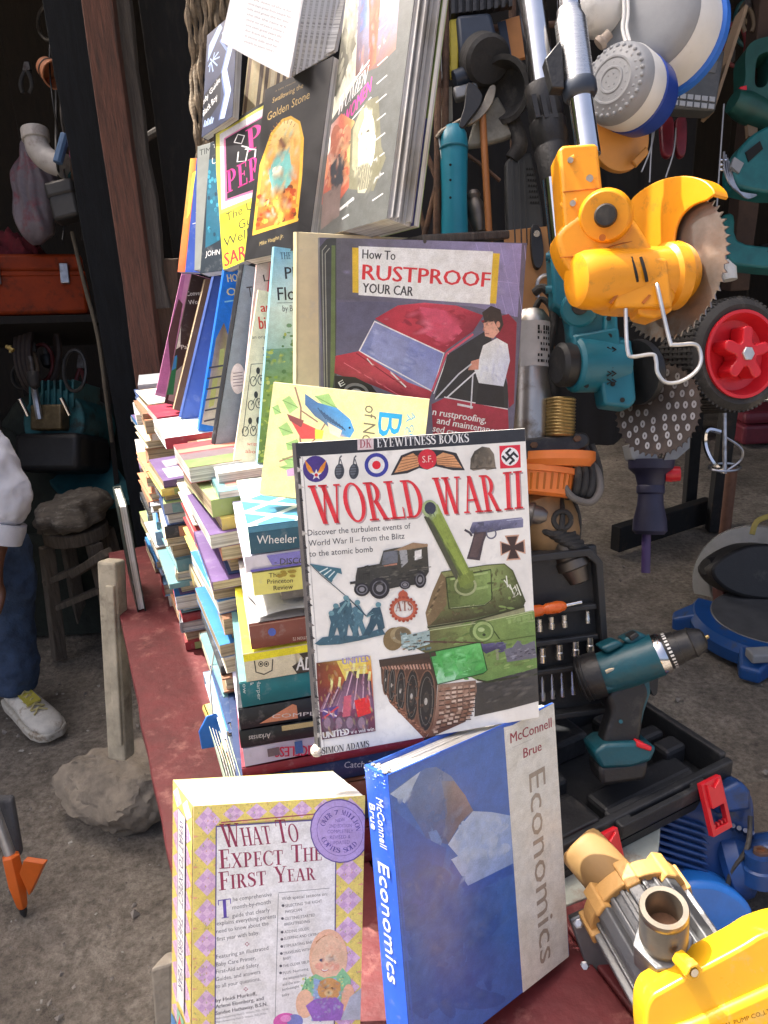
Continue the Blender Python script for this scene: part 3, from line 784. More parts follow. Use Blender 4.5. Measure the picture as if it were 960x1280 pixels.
# toolbox on a shelf
t = frame(48,365,2.75,yaw=18,roll=6)
tbx = thing('toolbox','dusty orange plastic toolbox with two latches inside the dark shed','toolbox',loc=at(48,405,2.75))
obj('case',MB().box((-58,-42,-60),(58,6,60),t),orange_p,tbx,bevel=.012)
obj('lid',MB().box((-57,7,-59),(57,30,59),t),orange_p,tbx,bevel=.016)
obj('seam',MB().box((-59,2,-61),(59,8,61),t),orange_p,tbx,bevel=.004)
obj('handle',MB().tube([xf(t,p) for p in ((-22,28,0),(-20,38,0),(20,38,0),(22,28,0))],.012),blk_p,tbx)
for x in (-38,36):
    obj('latch',MB().box((x - 5,-8,60),(x + 5,16,65),t),steel,tbx,bevel=.003)
shl = tag(obj('wooden_shelf',MB().box((-62,-53,-70),(75,-44,60),t),wood_dark),'dark wooden shelf under the orange toolbox','shelf')
for x in (-56,68): obj('bracket',MB().box((x - 3,-420,40),(x + 3,-54,46),t),wood_dark,shl)
# teal engine
t = frame(78,515,2.7,yaw=-8)
en = thing('teal_engine','teal finned engine with a black base under the shed shelf','engine',at(78,560,2.7))
obj('housing',MB().cyl(xf(t,(0,-14,-60)),xf(t,(0,-14,20)),.115,n=28),teal_p,en,bevel=.006)
for k in range(8):
    obj('fin',MB().box((-30 + k * 8,2,-40),(-27 + k * 8,36,24),t),teal_p,en,bevel=.002)
obj('head',MB().box((-18,-26,20),(22,4,40),t),mat('oily_brass',(.16,.125,.07),.5,metal=.7,var=.4,scale=40),en,bevel=.006)
obj('lever',MB().tube([xf(t,p) for p in ((-4,-14,42),(-8,20,46),(-12,40,40))],.012),steel,en)
for x in (-28,26): obj('handle',MB().cyl(xf(t,(x,-8,28)),xf(t,(x - 6,12,36)),.008),chrome,en)
obj('base',MB().box((-40,-76,-40),(44,-30,40),t),blk_p,en,bevel=.02)
# heap of dark green cloth
def heap(name,c,rx,ry,h_,m,label,seed,cat='cloth'):
    g = np.random.default_rng(seed); n = 44; v = []; f = []
    ph = g.random(6) * 6
    for j in range(n + 1):
        for i in range(n + 1):
            a,b = 2 * i / n - 1,2 * j / n - 1; r2 = a * a + b * b
            z = h_ * max(0,1 - r2) ** .6 * (1 + .18 * math.sin(7 * a + 3 * math.sin(5 * b + ph[0])) + .12 * math.sin(13 * b + 6 * a + ph[1])) + .01 * math.sin(25 * a + ph[2]) * math.sin(19 * b + ph[3])
            v.append((c[0] + rx * a,c[1] + ry * b,c[2] + max(0,z)))
    f = [(j * (n + 1) + i,j * (n + 1) + i + 1,(j + 1) * (n + 1) + i + 1,(j + 1) * (n + 1) + i) for j in range(n) for i in range(n)]
    mb = MB(); mb.v = v; mb.f = f
    return tag(obj(name,mb,m,smooth=180,fix=False),label,cat)
p = onz(95,700,0)
heap('cloth_heap',(-1.25,2.95,0),.75,.5,.62,mat('dark_green_cloth',(.028,.034,.026),.9,var=.4,scale=20,bump=.4),'crumpled dark green cloth heaped on the shed floor',3)
tl = MB(); A = aty(55,588,2.62); 
tl.hexa([aty(52,590,2.75),aty(140,574,2.75),aty(172,622,2.5),aty(96,640,2.5)],[q_ - np.array([0,0,.02]) for q_ in (aty(52,590,2.75),aty(140,574,2.75),aty(172,622,2.5),aty(96,640,2.5))])
tag(obj('teal_board',tl,mat('teal_board',(.01,.085,.10),.7,var=.25),smooth=0,bevel=.004),'flat dark teal board lying on the cloth heap','board')
# stool wrapped in a patterned rag
sx,sy = -1.03,2.38
stl = thing('wooden_stool','rough wooden stool padded with a patterned rag on the shed floor','stool',(sx,sy,0))
def pad():
    g = np.random.default_rng(4); b = bmesh.new(); bmesh.ops.create_icosphere(b,subdivisions=4,radius=1)
    for v in b.verts:
        p = np.array(v.co); p[2] = max(-.45,min(.6,p[2]))
        r = 1 + .10 * math.sin(3 * math.atan2(p[1],p[0]) + 5 * p[2]) + .05 * math.sin(6 * math.atan2(p[1],p[0]) + 2) + .03 * math.sin(11 * math.atan2(p[1],p[0]))
        n_ = 1 + .07 * math.sin(9 * p[0] + 4) * math.sin(8 * p[1]) + .04 * math.sin(21 * p[0] + 13 * p[2]); v.co = (sx + p[0] * .12 * r * n_,sy + p[1] * .12 * r * n_,.49 + .02 * p[0] + p[2] * .088 * n_)
    me = bpy.data.meshes.new('cushion'); b.to_mesh(me); b.free(); me.shade_smooth()
    m = mat('patterned_rag',(.13,.11,.085),.9,var=.3,scale=30,bump=.8,bscale=50,dirt=(.27,.24,.19),dirt_amt=.4,dirt_scale=22,stretch=(1,1,3))
    o = link('cushion',me,m,stl); o.matrix_parent_inverse = stl.matrix_basis.inverted()
pad()
old = mat('old_timber',(.12,.098,.075),.9,var=.4,scale=14,bump=.8,bscale=60,stretch=(8,8,1))
obj('seat',MB().cyl((sx,sy,.40),(sx,sy,.445),.105,n=20),old,stl,bevel=.005)
for a,b in ((-.075,-.07),(.075,-.06),(.07,.08),(-.07,.08)):
    obj('leg',MB().beam((sx + a,sy + b,.40),(sx + a * 1.35,sy + b * 1.35,0),.042,.04),old,stl,smooth=0,bevel=.004)
for z in (.2,.3): obj('stretcher',MB().beam((sx - .1,sy - .085,z - .02),(sx + .1,sy - .08,z + .05),.03,.02),old,stl,smooth=0,bevel=.003)
lm = MB(); lm.beam(aty(92,718,2.25),aty(135,690,2.12),.03,.025); tag(obj('timber_offcut',lm,old,smooth=0,bevel=.003),'short timber offcut leaning across the stool legs','offcut')
# old planks by the stool
for i,(p0,p1) in enumerate((((40,628),(92,720)),((56,668),(70,742)))):
    m_ = MB().beam(aty(*p0,2.8),aty(*p1,2.62),.055,.02); tag(obj('old_plank',m_,greywood,smooth=0,bevel=.003),['long grey plank lying aslant behind the stool','short grey plank lying beside the stool foot'][i],'plank')
# hanging clutter at the shed opening
cup = MB(); a,b = at(57,84,2.3),at(83,104,2.22); ax = nrm(b - a)
r = thing('terracotta_cup','terracotta coloured plastic cup strapped with wire in the shed','cup',a)
cup.lathe(a,ax,[(.0,0),(.028,0),(.030,.004),(.037,.072),(.040,.074),(.040,.079),(.036,.079),(.028,.01),(0,.01)],28); obj('bowl',cup,mat('terracotta',(.42,.17,.085),.6,var=.15),r)
obj('strap',MB().lathe(a,ax,[(.034,.035),(.0352,.035),(.0354,.042),(.0345,.042)],28),blk_p,r)
r = thing('pipe_elbow','off white plastic pipe elbow hanging in the dark shed','pipe elbow',at(50,190,2.35))
cpt = smoothpath([at(44,168,2.35),at(48,186,2.35),at(60,200,2.35),at(82,208,2.33)],6)
pvc = mat('aged_pvc',(.40,.38,.36),.5,var=.15,dirt=(.25,.22,.2),dirt_amt=.3)
obj('bend',MB().tube(cpt,.036,22),pvc,r); a = at(45,171,2.35); obj('collar',MB().cyl(at(43,162,2.35),at(45,176,2.35),.041,n=26),pvc,r,bevel=.003)
r = thing('plastic_bag','grey and red plastic bag of goods hanging behind the pipe elbow','bag',at(45,240,2.5))
b_ = bmesh.new(); bmesh.ops.create_icosphere(b_,subdivisions=4,radius=1); t = frame(45,235,2.55); g = np.random.default_rng(9)
for v in b_.verts:
    p = np.array(v.co); k = 1 - .35 * max(0,p[1]); v.co = xf(t,p * [30 * k,72,24] + 2.2 * np.array([math.sin(9 * p[1] + 4 * p[0]),0,math.sin(14 * p[0] + 5 * p[1])]))
me = bpy.data.meshes.new('bag_body'); b_.to_mesh(me); b_.free(); me.shade_smooth()
o = link('bag_body',me,mat('bag_film',(.13,.11,.13),.5,var=.4,scale=9,bump=.6,bscale=30,dirt=(.16,.035,.05),dirt_amt=.35),r); o.matrix_parent_inverse = r.matrix_basis.inverted()
r = thing('lamp_holder','grey cylindrical lamp holder on a wire in the dark shed','lamp holder',at(112,200,2.2))
A = at(107,172,2.2)
obj('cap',MB().lathe(at(107,172,2.2),at(108,190,2.2) - at(107,172,2.2),[(0,0),(.010,0),(.014,.006),(.016,.02),(0,.02)],20),steel,r)
obj('cylinder',MB().lathe(at(112,186,2.2),at(113,212,2.2) - at(112,186,2.2),[(0,0),(.020,0),(.023,.004),(.023,.018),(.0215,.02),(.0215,.026),(.023,.028),(.023,.05),(.0,.06)],24),mat('dull_alloy',(.33,.33,.33),.45,metal=.6),r)
obj('plug',MB().cyl(at(113,212,2.2),at(114,236,2.2),.012),blk_p,r)
for nm,lb,p0,p1,rr,m_ in (('blue_sleeve','small blue plastic sleeve hanging by the pipe elbow',(82,168),(72,204),.014,mat('dull_blue',(.05,.11,.22),.5)),
                       ('pink_marker','pink marker hanging beside the blue sleeve',(90,168),(92,198),.011,mat('dull_pink',(.3,.03,.11),.5))):
    tag(obj(nm,MB().cyl(at(*p0,2.2),at(*p1,2.2),rr,n=10),m_,bevel=.003),lb,'sleeve' if 'blue' in nm else 'marker')
t = frame(82,253,2.25,roll=14)
r = thing('black_case','small black leather case hanging below the pipe elbow','case',at(82,253,2.25))
obj('case_body',MB().box((-17,-24,-12),(17,22,12),t),blk_p,r,bevel=.01); obj('flap',MB().box((-18,4,-13),(18,24,14),t),blk_p,r,bevel=.01)
wires = thing('wire_tangle','tangle of hanging wires and cords in the shed opening','wires',at(95,40,2.3))
for i in range(15):
    x0 = 66 + random.random() * 58; pts = [at(x0 + random.uniform(-6,6),-20,2.3)]; x = x0
    L = random.choice([140,200,250,320])
    for k in range(1,7): x += random.uniform(-9,9); pts.append(at(x,-20 + L * k / 6,2.3 + random.uniform(-.06,.06)))
    obj('cord',MB().tube(smoothpath(pts,4),.0022 + .0022 * random.random(),6),random.choice([blk_p,blk_p,greywood,MATS['dull_alloy'],rust]),wires)
tag(obj('steel_rod',MB().tube([at(110,102,2.15),at(120,186,2.15)],.0035),chrome),'thin bright steel rod hanging beside the lamp holder','rod')
rc = MB(); rc.tube(smoothpath([at(90,290,2.3),at(104,350,2.3),at(122,420,2.3),at(133,500,2.3),at(140,552,2.35)],5),.006)
tag(obj('hanging_rope',rc,mat('dirty_rope',(.09,.075,.055),.9,var=.3,bump=.5)),'dirty brown rope hanging past the orange toolbox','rope')
hs = thing('hose_coil','coil of brown hose hanging under the toolbox shelf','hose',at(45,440,2.8))
for k in range(4): obj('loop',MB().tube([xf(frame(46 + 3 * k,440,2.8 - .02 * k,yaw=40),(x,y,0)) for x,y in circ(0,0,24 - 2 * k,52 - 3 * k,28)],.012,closed=True),mat('brown_hose',(.035,.022,.018),.6,var=.3),hs)
br = tag(obj('brass_tap',MB().cyl(at(8,433,2.6),at(17,438,2.6),.007).cyl(at(13,432,2.6),at(13,441,2.6),.005),mat('brass',(.5,.36,.12),.35,metal=.8)),'tiny brass tap glinting in the dark shed','tap')
rg = heap('red_rag',tuple(at(15,318,2.7) - np.array([0,0,.03])),.12,.1,.09,mat('red_rag',(.11,.008,.014),.9,var=.3),'dark red rag lying over the toolbox',8)

# ---- grey pole with an orange tip, front of the shed
tipw = MB(); a,b = aty(-26,960,1.30),aty(14,1072,1.25)
r = thing('metal_pole','silver pole ending in an orange plastic tip above the dirt ground','pole',onz(31,1146,0.002))
gsilver = mat('silver_tube',(.5,.5,.5),.3,metal=.8)
obj('tube',MB().cyl(a,b,.011,n=20),gsilver,r)
tp = onz(31,1146,.004); m0 = aty(13,1068,1.25); 
orng = mat('bright_orange_plastic',(.62,.12,.012),.42,var=.08,bump=.05)
ax = nrm(tp - m0); L = np.linalg.norm(tp - m0)
obj('tip',MB().lathe(m0,ax,[(0,0),(.013,0),(.0185,.004),(.019,L * .45),(.012,L * .8),(.008,L * .86),(0,L * .86)],6),orng,r,smooth=30,bevel=.001)
obj('point',MB().lathe(m0,ax,[(.008,L * .86),(.0075,L * .93),(.003,L),(0,L)],10),blk_p,r)
q0,q1,q2,q3 = [aty(*p,1.22) for p in ((24,1092),(29,1076),(55,1080),(36,1120))]
n_ = np.array([.004,.012,0]); obj('fin',MB().hexa([q0,q1,q2,q3],[q_ + n_ for q_ in (q0,q1,q2,q3)]),orng,r,smooth=0,bevel=.0015)
obj('sleeve',MB().hexa([aty(-30,1000,1.3),aty(14,1000,1.3),aty(26,1072,1.27),aty(8,1072,1.27)],[p_ + np.array([0,.02,0]) for p_ in (aty(-30,1000,1.3),aty(14,1000,1.3),aty(26,1072,1.27),aty(8,1072,1.27))]),mat('grey_cloth_sleeve',(.1,.1,.105),.9,bump=.4),r,smooth=0,bevel=.006)
# ================================================================== THE SEATED MAN (head and most of the body outside the picture)
def skin(name,nodes,edges,m,parent,sub=2,root=0):
    me = bpy.data.meshes.new(name); me.from_pydata([tuple(map(float,p)) for p,r in nodes],edges,[]); me.update()
    o = link(name,me,m,parent); o.matrix_parent_inverse = parent.matrix_basis.inverted()
    md = o.modifiers.new('skin','SKIN'); md.use_smooth_shade = True; md.branch_smoothing = .6
    sv = me.skin_vertices[0].data
    for i,(p,r) in enumerate(nodes):
        sv[i].radius = (r,r) if not isinstance(r,tuple) else r; sv[i].use_root = (i == root)
    s = o.modifiers.new('sub','SUBSURF'); s.levels = sub; s.render_levels = sub
    if name in ('shirt','jeans'):        # folds of the cloth
        for sz,stn in ((.11,.035),(.035,.012)):
            tx = bpy.data.textures.new('folds','CLOUDS'); tx.noise_scale = sz; tx.noise_depth = 2; dm = o.modifiers.new('folds','DISPLACE'); dm.texture = tx; dm.strength = stn; dm.texture_coords = 'GLOBAL'
    return o
def chain(nodes,edges,pts,start=None):
    k = len(nodes) if start is None else None; prev = start
    for p,r in pts:
        nodes.append((np.array(p,float),r)); i = len(nodes) - 1
        if prev is not None: edges.append((prev,i))
        prev = i
    return prev
man = thing('person','seated man in white shirt, blue jeans and white canvas shoes at the shed','person',(-1.45,2.2,0))
skin_m = mat('brown_skin',(.13,.055,.032),.5,var=.15,scale=40)
shirt = mat('white_shirt',(.62,.64,.70),.85,var=.1,scale=10,bump=.6,bscale=22)
jeans = mat('blue_jeans',(.028,.052,.105),.85,var=.35,scale=26,bump=.5,bscale=160)
canvas = mat('dusty_white_canvas',(.60,.57,.50),.8,var=.15,scale=30,bump=.3,bscale=200,dirt=(.3,.24,.17),dirt_amt=.35,dirt_scale=30)
pel,che,nec = np.array([-1.58,2.38,.52]),np.array([-1.45,2.24,.98]),np.array([-1.39,2.16,1.20])
shR,shL = np.array([-1.26,2.08,1.10]),np.array([-1.70,2.30,1.08])
elR = np.array([-1.00,1.95,.70]); wrR = np.array([-1.055,1.90,.53])
elL = np.array([-1.72,2.02,.78]); wrL = np.array([-1.50,1.92,.62])
heel = onz(18,880,0); toe = onz(78,930,0); sd = nrm(toe - heel); sd[2] = 0
ankR = heel + sd * .06 + np.array([0,0,.10]); knR = ankR + np.array([.045,.05,.41])
ankL = ankR + np.array([-.38,.10,0]); knL = ankL + np.array([.02,.05,.41])
# body: one surface, hands with five fingers
N_,E_ = [],[]
chain(N_,E_,[(pel,.10),(che,.10),(nec,.055),(nec + [.04,-.04,.06],.052)])
hd = nec + np.array([.07,-.08,.17])
chain(N_,E_,[(hd - [.0,.0,.03],.082),(hd + [0,0,.05],.088),(hd + [-.01,.01,.10],.06)],3)
for sh_,el_,wr_,sgn in ((shR,elR,wrR,1),(shL,elL,wrL,-1)):
    e = chain(N_,E_,[(sh_,.05),(el_,.038),(wr_,.026)],1)
    d = nrm(wr_ - el_); side = nrm(np.cross(d,[0,1,.2])); fwd = nrm(np.cross(side,d))
    if sgn > 0: d = nrm(d + np.array([0,-.05,-.5]))
    palm = wr_ + d * .05
    pi = chain(N_,E_,[(palm,(.036,.02))],e)
    for k,(o_,l) in enumerate(((-.03,.075),(-.01,.088),(.01,.082),(.028,.065))):
        b = palm + side * o_ + d * .035; c = fwd * .012 * sgn
        chain(N_,E_,[(b,.0105),(b + d * l * .5 - c,.0095),(b + d * l * .8 - 2.2 * c,.0085),(b + d * l - 4 * c,.007)],pi)
    tb_ = palm - side * .036 - d * .01
    chain(N_,E_,[(tb_,.0125),(tb_ - side * .02 + d * .03,.0105),(tb_ - side * .022 + d * .058,.0085)],pi)
skin('body',N_,E_,skin_m,man)
# face and hair
fd = nrm(np.array([.75,-.66,-.15])); fs = nrm(np.cross(fd,[0,0,1])); fu = np.cross(fs,fd)
fm = MB()
def hp(a,b,c): return hd + np.array([0,0,.02]) + fs * a + fu * b + fd * c
fm.add([hp(-.012,-.02,.085),hp(.012,-.02,.085),hp(0,-.018,.112),hp(0,.025,.088)],[(0,2,3),(2,1,3),(0,1,2),(0,3,1)])
obj('nose',fm,skin_m,man,smooth=60)
for s_ in (-1,1):
    obj('eye',MB().ell(hp(.03 * s_,.02,.078),.013,.010,.010),mat('eye_white',(.6,.58,.55),.3),man)
    obj('ear',MB().ell(hp(.088 * s_,-.005,0),.014,.022,.03),skin_m,man)
obj('mouth',MB().tube([hp(-.025,-.058,.075),hp(0,-.06,.086),hp(.025,-.058,.075)],[.004,.007,.004],8),mat('lips',(.16,.06,.05),.5),man)
obj('hair',MB().ell(hp(0,.05,-.018),.088,.098,.075),mat('black_hair',(.012,.01,.009),.9,bump=.8,bscale=200),man)
# clothes
N_,E_ = [],[]
chain(N_,E_,[(pel + [0,0,.02],.155),((pel + che) / 2,.15),(che,.155),(nec + [-.01,.01,-.04],.09)])
for sh_,el_,wr_ in ((shR,elR,wrR),(shL,elL,wrL)):
    u_ = el_ + (wr_ - el_) * .12
    chain(N_,E_,[(sh_,.088),(sh_ * .55 + el_ * .45,.072),(el_ + [0,0,.03],.066),(u_,.062),(el_ + (wr_ - el_) * .55,.058)],2)
skin('shirt',N_,E_,shirt,man,4)
for el_,wr_ in ((elR,wrR),(elL,wrL)):
    a,b = el_ + (wr_ - el_) * .42,el_ + (wr_ - el_) * .72; ax = nrm(b - a); L = np.linalg.norm(b - a)
    obj('cuff',MB().lathe(a,ax,[(.045,0),(.060,.0),(.062,L * .3),(.058,L),(.046,L),(.044,.5 * L)],22),shirt,man)
obj('collar',MB().lathe(nec + [0,0,-.03],(.3,-.3,1),[(.085,0),(.07,.05),(.082,.02),(.09,0)],20),shirt,man)
N_,E_ = [],[]
chain(N_,E_,[(pel + [0,0,.02],.15),(pel + [.02,-.02,-.03],.15)])
for kn_,an_,s_ in ((knR,ankR,1),(knL,ankL,-1)):
    h_ = pel + np.array([.09 * s_ + .03,.05 * s_ - .08,-.01])
    chain(N_,E_,[(h_,.105),(h_ * .45 + kn_ * .55,.088),(kn_,.075),(kn_ * .5 + an_ * .5,.07),(an_ + [0,0,.0],.066),(an_ + [0,0,-.035],.068)],1)
skin('jeans',N_,E_,jeans,man,4)
def shoe(h0,d):
    d = nrm(d); s_ = np.array([d[1],-d[0],0]); up = np.array([0,0,1.0])
    def rg(t,w0,w1,z): return [h0 + d * (t + x * w0) + s_ * y * w1 + up * z for x,y in ((0,1),)]
    L = .285
    prof = [(-.01,.026,.075),(.03,.034,.078),(.08,.036,.074),(.13,.040,.062),(.18,.045,.05),(.225,.046,.042),(.262,.036,.034),(.28,.016,.022)]
    def shell(z0,zs,grow):
        v = []; n = 14
        for t,w_,h_ in prof:
            hh = h_ * zs
            for k in range(n):
                a = 2 * math.pi * k / n; y = math.cos(a) * (w_ + grow); z = math.sin(a)
                v.append(h0 + d * t * (1 + grow * 2) + s_ * y + up * (z0 + (hh * .5) * (1 + z)))
        f = [(i * n + k,i * n + (k + 1) % n,(i + 1) * n + (k + 1) % n,(i + 1) * n + k) for i in range(len(prof) - 1) for k in range(n)]
        f += [tuple(range(n))[::-1],tuple(range((len(prof) - 1) * n,len(prof) * n))]
        return MB().add(v,f)
    o = obj('shoe',shell(.016,1.0,0),canvas,man,smooth=70)
    ol = []
    for t,w_,h_ in prof: ol.append(h0 + d * (t * 1.02 - .004) + s_ * (w_ + .006))
    for t,w_,h_ in prof[::-1]: ol.append(h0 + d * (t * 1.02 - .004) - s_ * (w_ + .006))
    m_ = len(ol); v = ol + [p + up * .028 for p in ol]
    so_ = obj('sole',MB().add(v,[tuple(range(m_)),tuple(range(m_,2 * m_))] + [(i,(i + 1) % m_,m_ + (i + 1) % m_,m_ + i) for i in range(m_)]),mat('rubber_sole',(.5,.47,.40),.7,dirt=(.25,.2,.14),dirt_amt=.4,dirt_scale=30),o,bevel=.006,smooth=40); so_.matrix_parent_inverse = Matrix.Identity(4)
    so_.parent = o
    lace = mat('lace_yellow',(.42,.36,.16),.8)
    lm_ = MB()
    for i in range(6):
        t = .085 + .021 * i; w_ = .020; zt = .016 + (.075 - .24 * (t - .08)) 
        a = h0 + d * t + s_ * w_ + up * (zt + .002); b = h0 + d * (t + .018) - s_ * w_ + up * (zt - .004); c = (a + b) / 2 + up * .007
        lm_.tube([a,c,b],.0028,6); a2 = h0 + d * t - s_ * w_ + up * (zt + .002); b2 = h0 + d * (t + .018) + s_ * w_ + up * (zt - .004)
        lm_.tube([a2,(a2 + b2) / 2 + up * .009,b2],.0028,6)
    tg = MB().prism([(0,0),(1,0),(1,1),(0,1)],np.c_[np.r_[np.stack([s_ * .04,d * .10 - up * .012,up],1),np.zeros((1,3))],np.r_[h0 + d * .075 - s_ * .02 + up * .088,1]],0,.004)
    for nm,mm,mt in (('laces',lm_,lace),('tongue',tg,mat('yellow_tongue',(.42,.36,.05),.8))):
        q_ = obj(nm,mm,mt,o); q_.matrix_parent_inverse = Matrix.Identity(4); q_.parent = o
shoe(heel,toe - heel); h2 = heel + np.array([-.38,.10,0]); shoe(h2,toe - heel + np.array([-.05,0,0]))
ms = thing('low_stool','low wooden stool the man in the white shirt sits on','stool',(-1.62,2.4,0))
obj('seat',MB().box((-1.80,2.24,.37),(-1.44,2.56,.40)),old,ms,smooth=0,bevel=.004)
for a,b in ((-1.77,2.27),(-1.47,2.27),(-1.47,2.53),(-1.77,2.53)): obj('leg',MB().box((a - .02,b - .02,0),(a + .02,b + .02,.37)),old,ms,smooth=0)
# ================================================================== BOOKS
inkm = print_mat()
# ---------------------------------------------------------------- the history book in front
Q_ww = [(370,553),(655,536),(676,897),(398,945)]
fw = qface(Q_ww,.222,.285,lean=14)
ww = book('history_book',fw,.012,(214,212,206),'large white hardback titled WORLD WAR II with a green tank on its cover',spine_col=(60,58,60))
k = K(360,520,.3542); P = fw
def kp(*p,col,g=1.2): P.poly(k(*p),col,g)
def kl(*p,w=4,col=(0,0,0)): P.line(k(*p),w * .354,col)
def ko(x,y,rx,ry,col,rot=0,**z): c = k((x,y))[0]; P.oval(*c,rx * .354,ry * .354,col,rot=rot,**z)
def kh(x,y,rx,ry,wd,col,**z): c = k((x,y))[0]; P.hoop(*c,rx * .354,ry * .354,wd * .354,col,**z)
def kt(body,a,b,h,col,**z): P.text(body,k(a)[0],k(b)[0],h * .354,col,**z)
P.polyuv([(.002,.957),(.002,.999),(.998,.999),(.998,.957)],(46,48,54))
for i in range(26):      # scuffed spine edge
    y = .05 + .9 * random.random(); P.polyuv([(.0,y),(.012 + .01 * random.random(),y + .003),(.01,y + .012),(0,y + .016)],random.choice([(60,58,60),(190,186,178),(120,115,112)]))
P.polyuv([(.022,.002),(.026,.002),(.026,.955),(.022,.955)],(188,187,184))
kp((245,76),(302,73),(302,116),(246,119),col=(205,190,192)); kt('DK',(253,112),(296,110),28,(150,60,75),serif=True,up=k((253,83))[0])
kt('EYEWITNESS BOOKS',(314,110),(637,92),31,(235,235,235),serif=True)
ko(99,184,45,46,(72,54,128))
for s_ in (-1,1): kp((99 + 6 * s_,200),(99 + 16 * s_,178),(99 + 38 * s_,152),(99 + 32 * s_,180),(99 + 22 * s_,196),col=(222,140,50)); kp((99 + 4 * s_,196),(99 + 20 * s_,190),(99 + 30 * s_,186),(99 + 18 * s_,200),col=(235,170,70))
kp(*[(101 + (20 if i % 2 == 0 else 8) * math.sin(math.pi * i / 5),204 - (20 if i % 2 == 0 else 8) * math.cos(math.pi * i / 5)) for i in range(10)],col=(235,232,232)); ko(101,205,6,6,(200,40,50))
for x in (182,233):
    ko(x,193,17,27,(62,66,74),rot=6); ko(x - 3,190,10,20,(96,100,108),rot=6)
    for j in range(4): kl((x - 14,180 + j * 9),(x + 14,178 + j * 9),w=2,col=(40,44,50))
    kl((x - 2,168),(x + 2,145),(x + 8,138),w=5,col=(90,92,96)); kl((x + 4,150),(x + 15,185),w=3,col=(70,72,78))
ko(312,171,42,42,(58,62,150)); ko(312,171,29,29,(236,234,232)); ko(312,171,15,15,(214,36,50))
kp((362,207),(398,138),(440,122),(490,118),(545,120),(592,130),(622,190),(580,190),(520,176),(490,188),(462,182),(420,200),col=(50,48,50))
kp((375,198),(404,145),(440,130),(462,148),(460,176),(420,190),col=(205,150,105)); kp((522,142),(545,128),(582,138),(612,182),(560,178),(524,168),col=(205,150,105))
for j in range(5):
    kl((386 + j * 4,192 - j * 12),(460,170 - j * 8),w=2,col=(120,78,52)); kl((524,150 + j * 5),(585 + j * 6,140 + j * 10),w=2,col=(120,78,52))
ko(490,151,33,35,(196,44,58)); kt('S.F.',(473,163),(510,161),24,(240,200,190))
kp((640,186),(642,150),(655,124),(682,108),(708,112),(724,134),(730,178),(733,184),(700,190),(690,186),(652,192),col=[(84,78,68)] * 4 + [(124,114,100)] * 7); kl((640,186),(690,182),(732,184),w=3,col=(70,62,54))
kp((742,106),(815,102),(818,181),(746,185),col=(206,40,60)); ko(780,143,31,32,(236,234,230))
cx_,cy_ = 780,143
for a in range(4):
    t = math.radians(a * 90 + 45); c,s_ = math.cos(t),math.sin(t); ux,uy = c,s_; wx,wy = -s_,c
    kl((cx_,cy_),(cx_ + ux * 21,cy_ + uy * 21),(cx_ + ux * 21 + .01,cy_ + uy * 21),w=8,col=(40,40,44)); kl((cx_ + ux * 17.5,cy_ + uy * 17.5),(cx_ + ux * 17.5 + wx * 21,cy_ + uy * 17.5 + wy * 21),w=8,col=(40,40,44))
for dx,dy,cl in ((5,5,(172,150,150)),(0,0,(214,52,62))):
    for body,a,b,h_,ax in (('WORLD',(98,378),(484,352),136,(70,242)),('WAR',(528,346),(752,332),132,(506,216)),('II',(762,330),(828,323),128,(755,198))):
        P.text(body,k((a[0] + dx,a[1] + dy))[0],k((b[0] + dx,b[1] + dy))[0],0,cl,serif=True,up=k((ax[0] + dx,ax[1] + dy))[0])
for body,a,b in (('Discover the turbulent events of',(70,417),(432,393)),('World War II – from the Blitz',(73,454),(411,428)),('to the atomic bomb',(75,491),(300,474))):
    kt(body,a,b,22,(66,66,70))
# pistol, cross
kp((650,372),(822,355),(828,362),(828,390),(765,396),(705,408),(648,412),(640,398),col=[(122,122,150)] * 4 + [(84,84,108)] * 4)
kp((656,408),(704,404),(690,440),(676,506),(630,500),(648,440),col=(74,64,68)); kp((660,414),(690,410),(668,496),(640,492),col=(92,76,76))
kh(716,412,19,19,5,(96,96,112)); kl((622,398),(640,408),(648,420),w=8,col=(70,66,74)); kl((770,366),(824,360),w=3,col=(170,172,195)); kl((668,380),(690,378),w=14,col=(86,86,106))
for t in range(4):
    c,s_ = math.cos(math.radians(t * 90 - 4)),math.sin(math.radians(t * 90 - 4))
    def R_(x,y): return (792 + c * x - s_ * y,461 + s_ * x + c * y)
    kp(R_(-7,0),R_(-26,44),R_(26,44),R_(7,0),col=(190,150,128))
for t in range(4):
    c,s_ = math.cos(math.radians(t * 90 - 4)),math.sin(math.radians(t * 90 - 4))
    def R_(x,y): return (792 + c * x - s_ * y,461 + s_ * x + c * y)
    kp(R_(-5,0),R_(-20,39),R_(20,39),R_(5,0),col=(62,46,44))
# tank
kp((485,690),(512,610),(540,546),(700,522),(762,518),(792,542),(838,652),(832,668),(660,715),(494,742),col=[(104,86,58),(124,106,70),(128,132,84),(150,168,104),(126,140,84),(96,106,62),(58,66,40),(56,62,38),(88,104,56),(70,62,42)])
kp((640,540),(700,524),(760,520),(720,535),col=(140,150,95))
kp((556,566),(715,538),(720,642),(694,664),(568,676),col=[(104,118,66),(140,164,96),(112,136,76),(100,122,66),(88,100,56)])
kl((556,566),(715,538),(720,642),(694,664),(568,676),(556,566),w=4,col=(56,64,38)); kl((574,674),(694,663),(716,645),w=3,col=(180,185,140))
kp((485,690),(510,614),(540,548),(556,566),(560,660),(520,715),(494,740),col=(116,98,70))
for j in range(9): kl((490 + j * 6,700 - j * 14),(500 + j * 6,690 - j * 14),w=6,col=random.choice([(140,120,90),(80,66,46),(150,140,100)]))
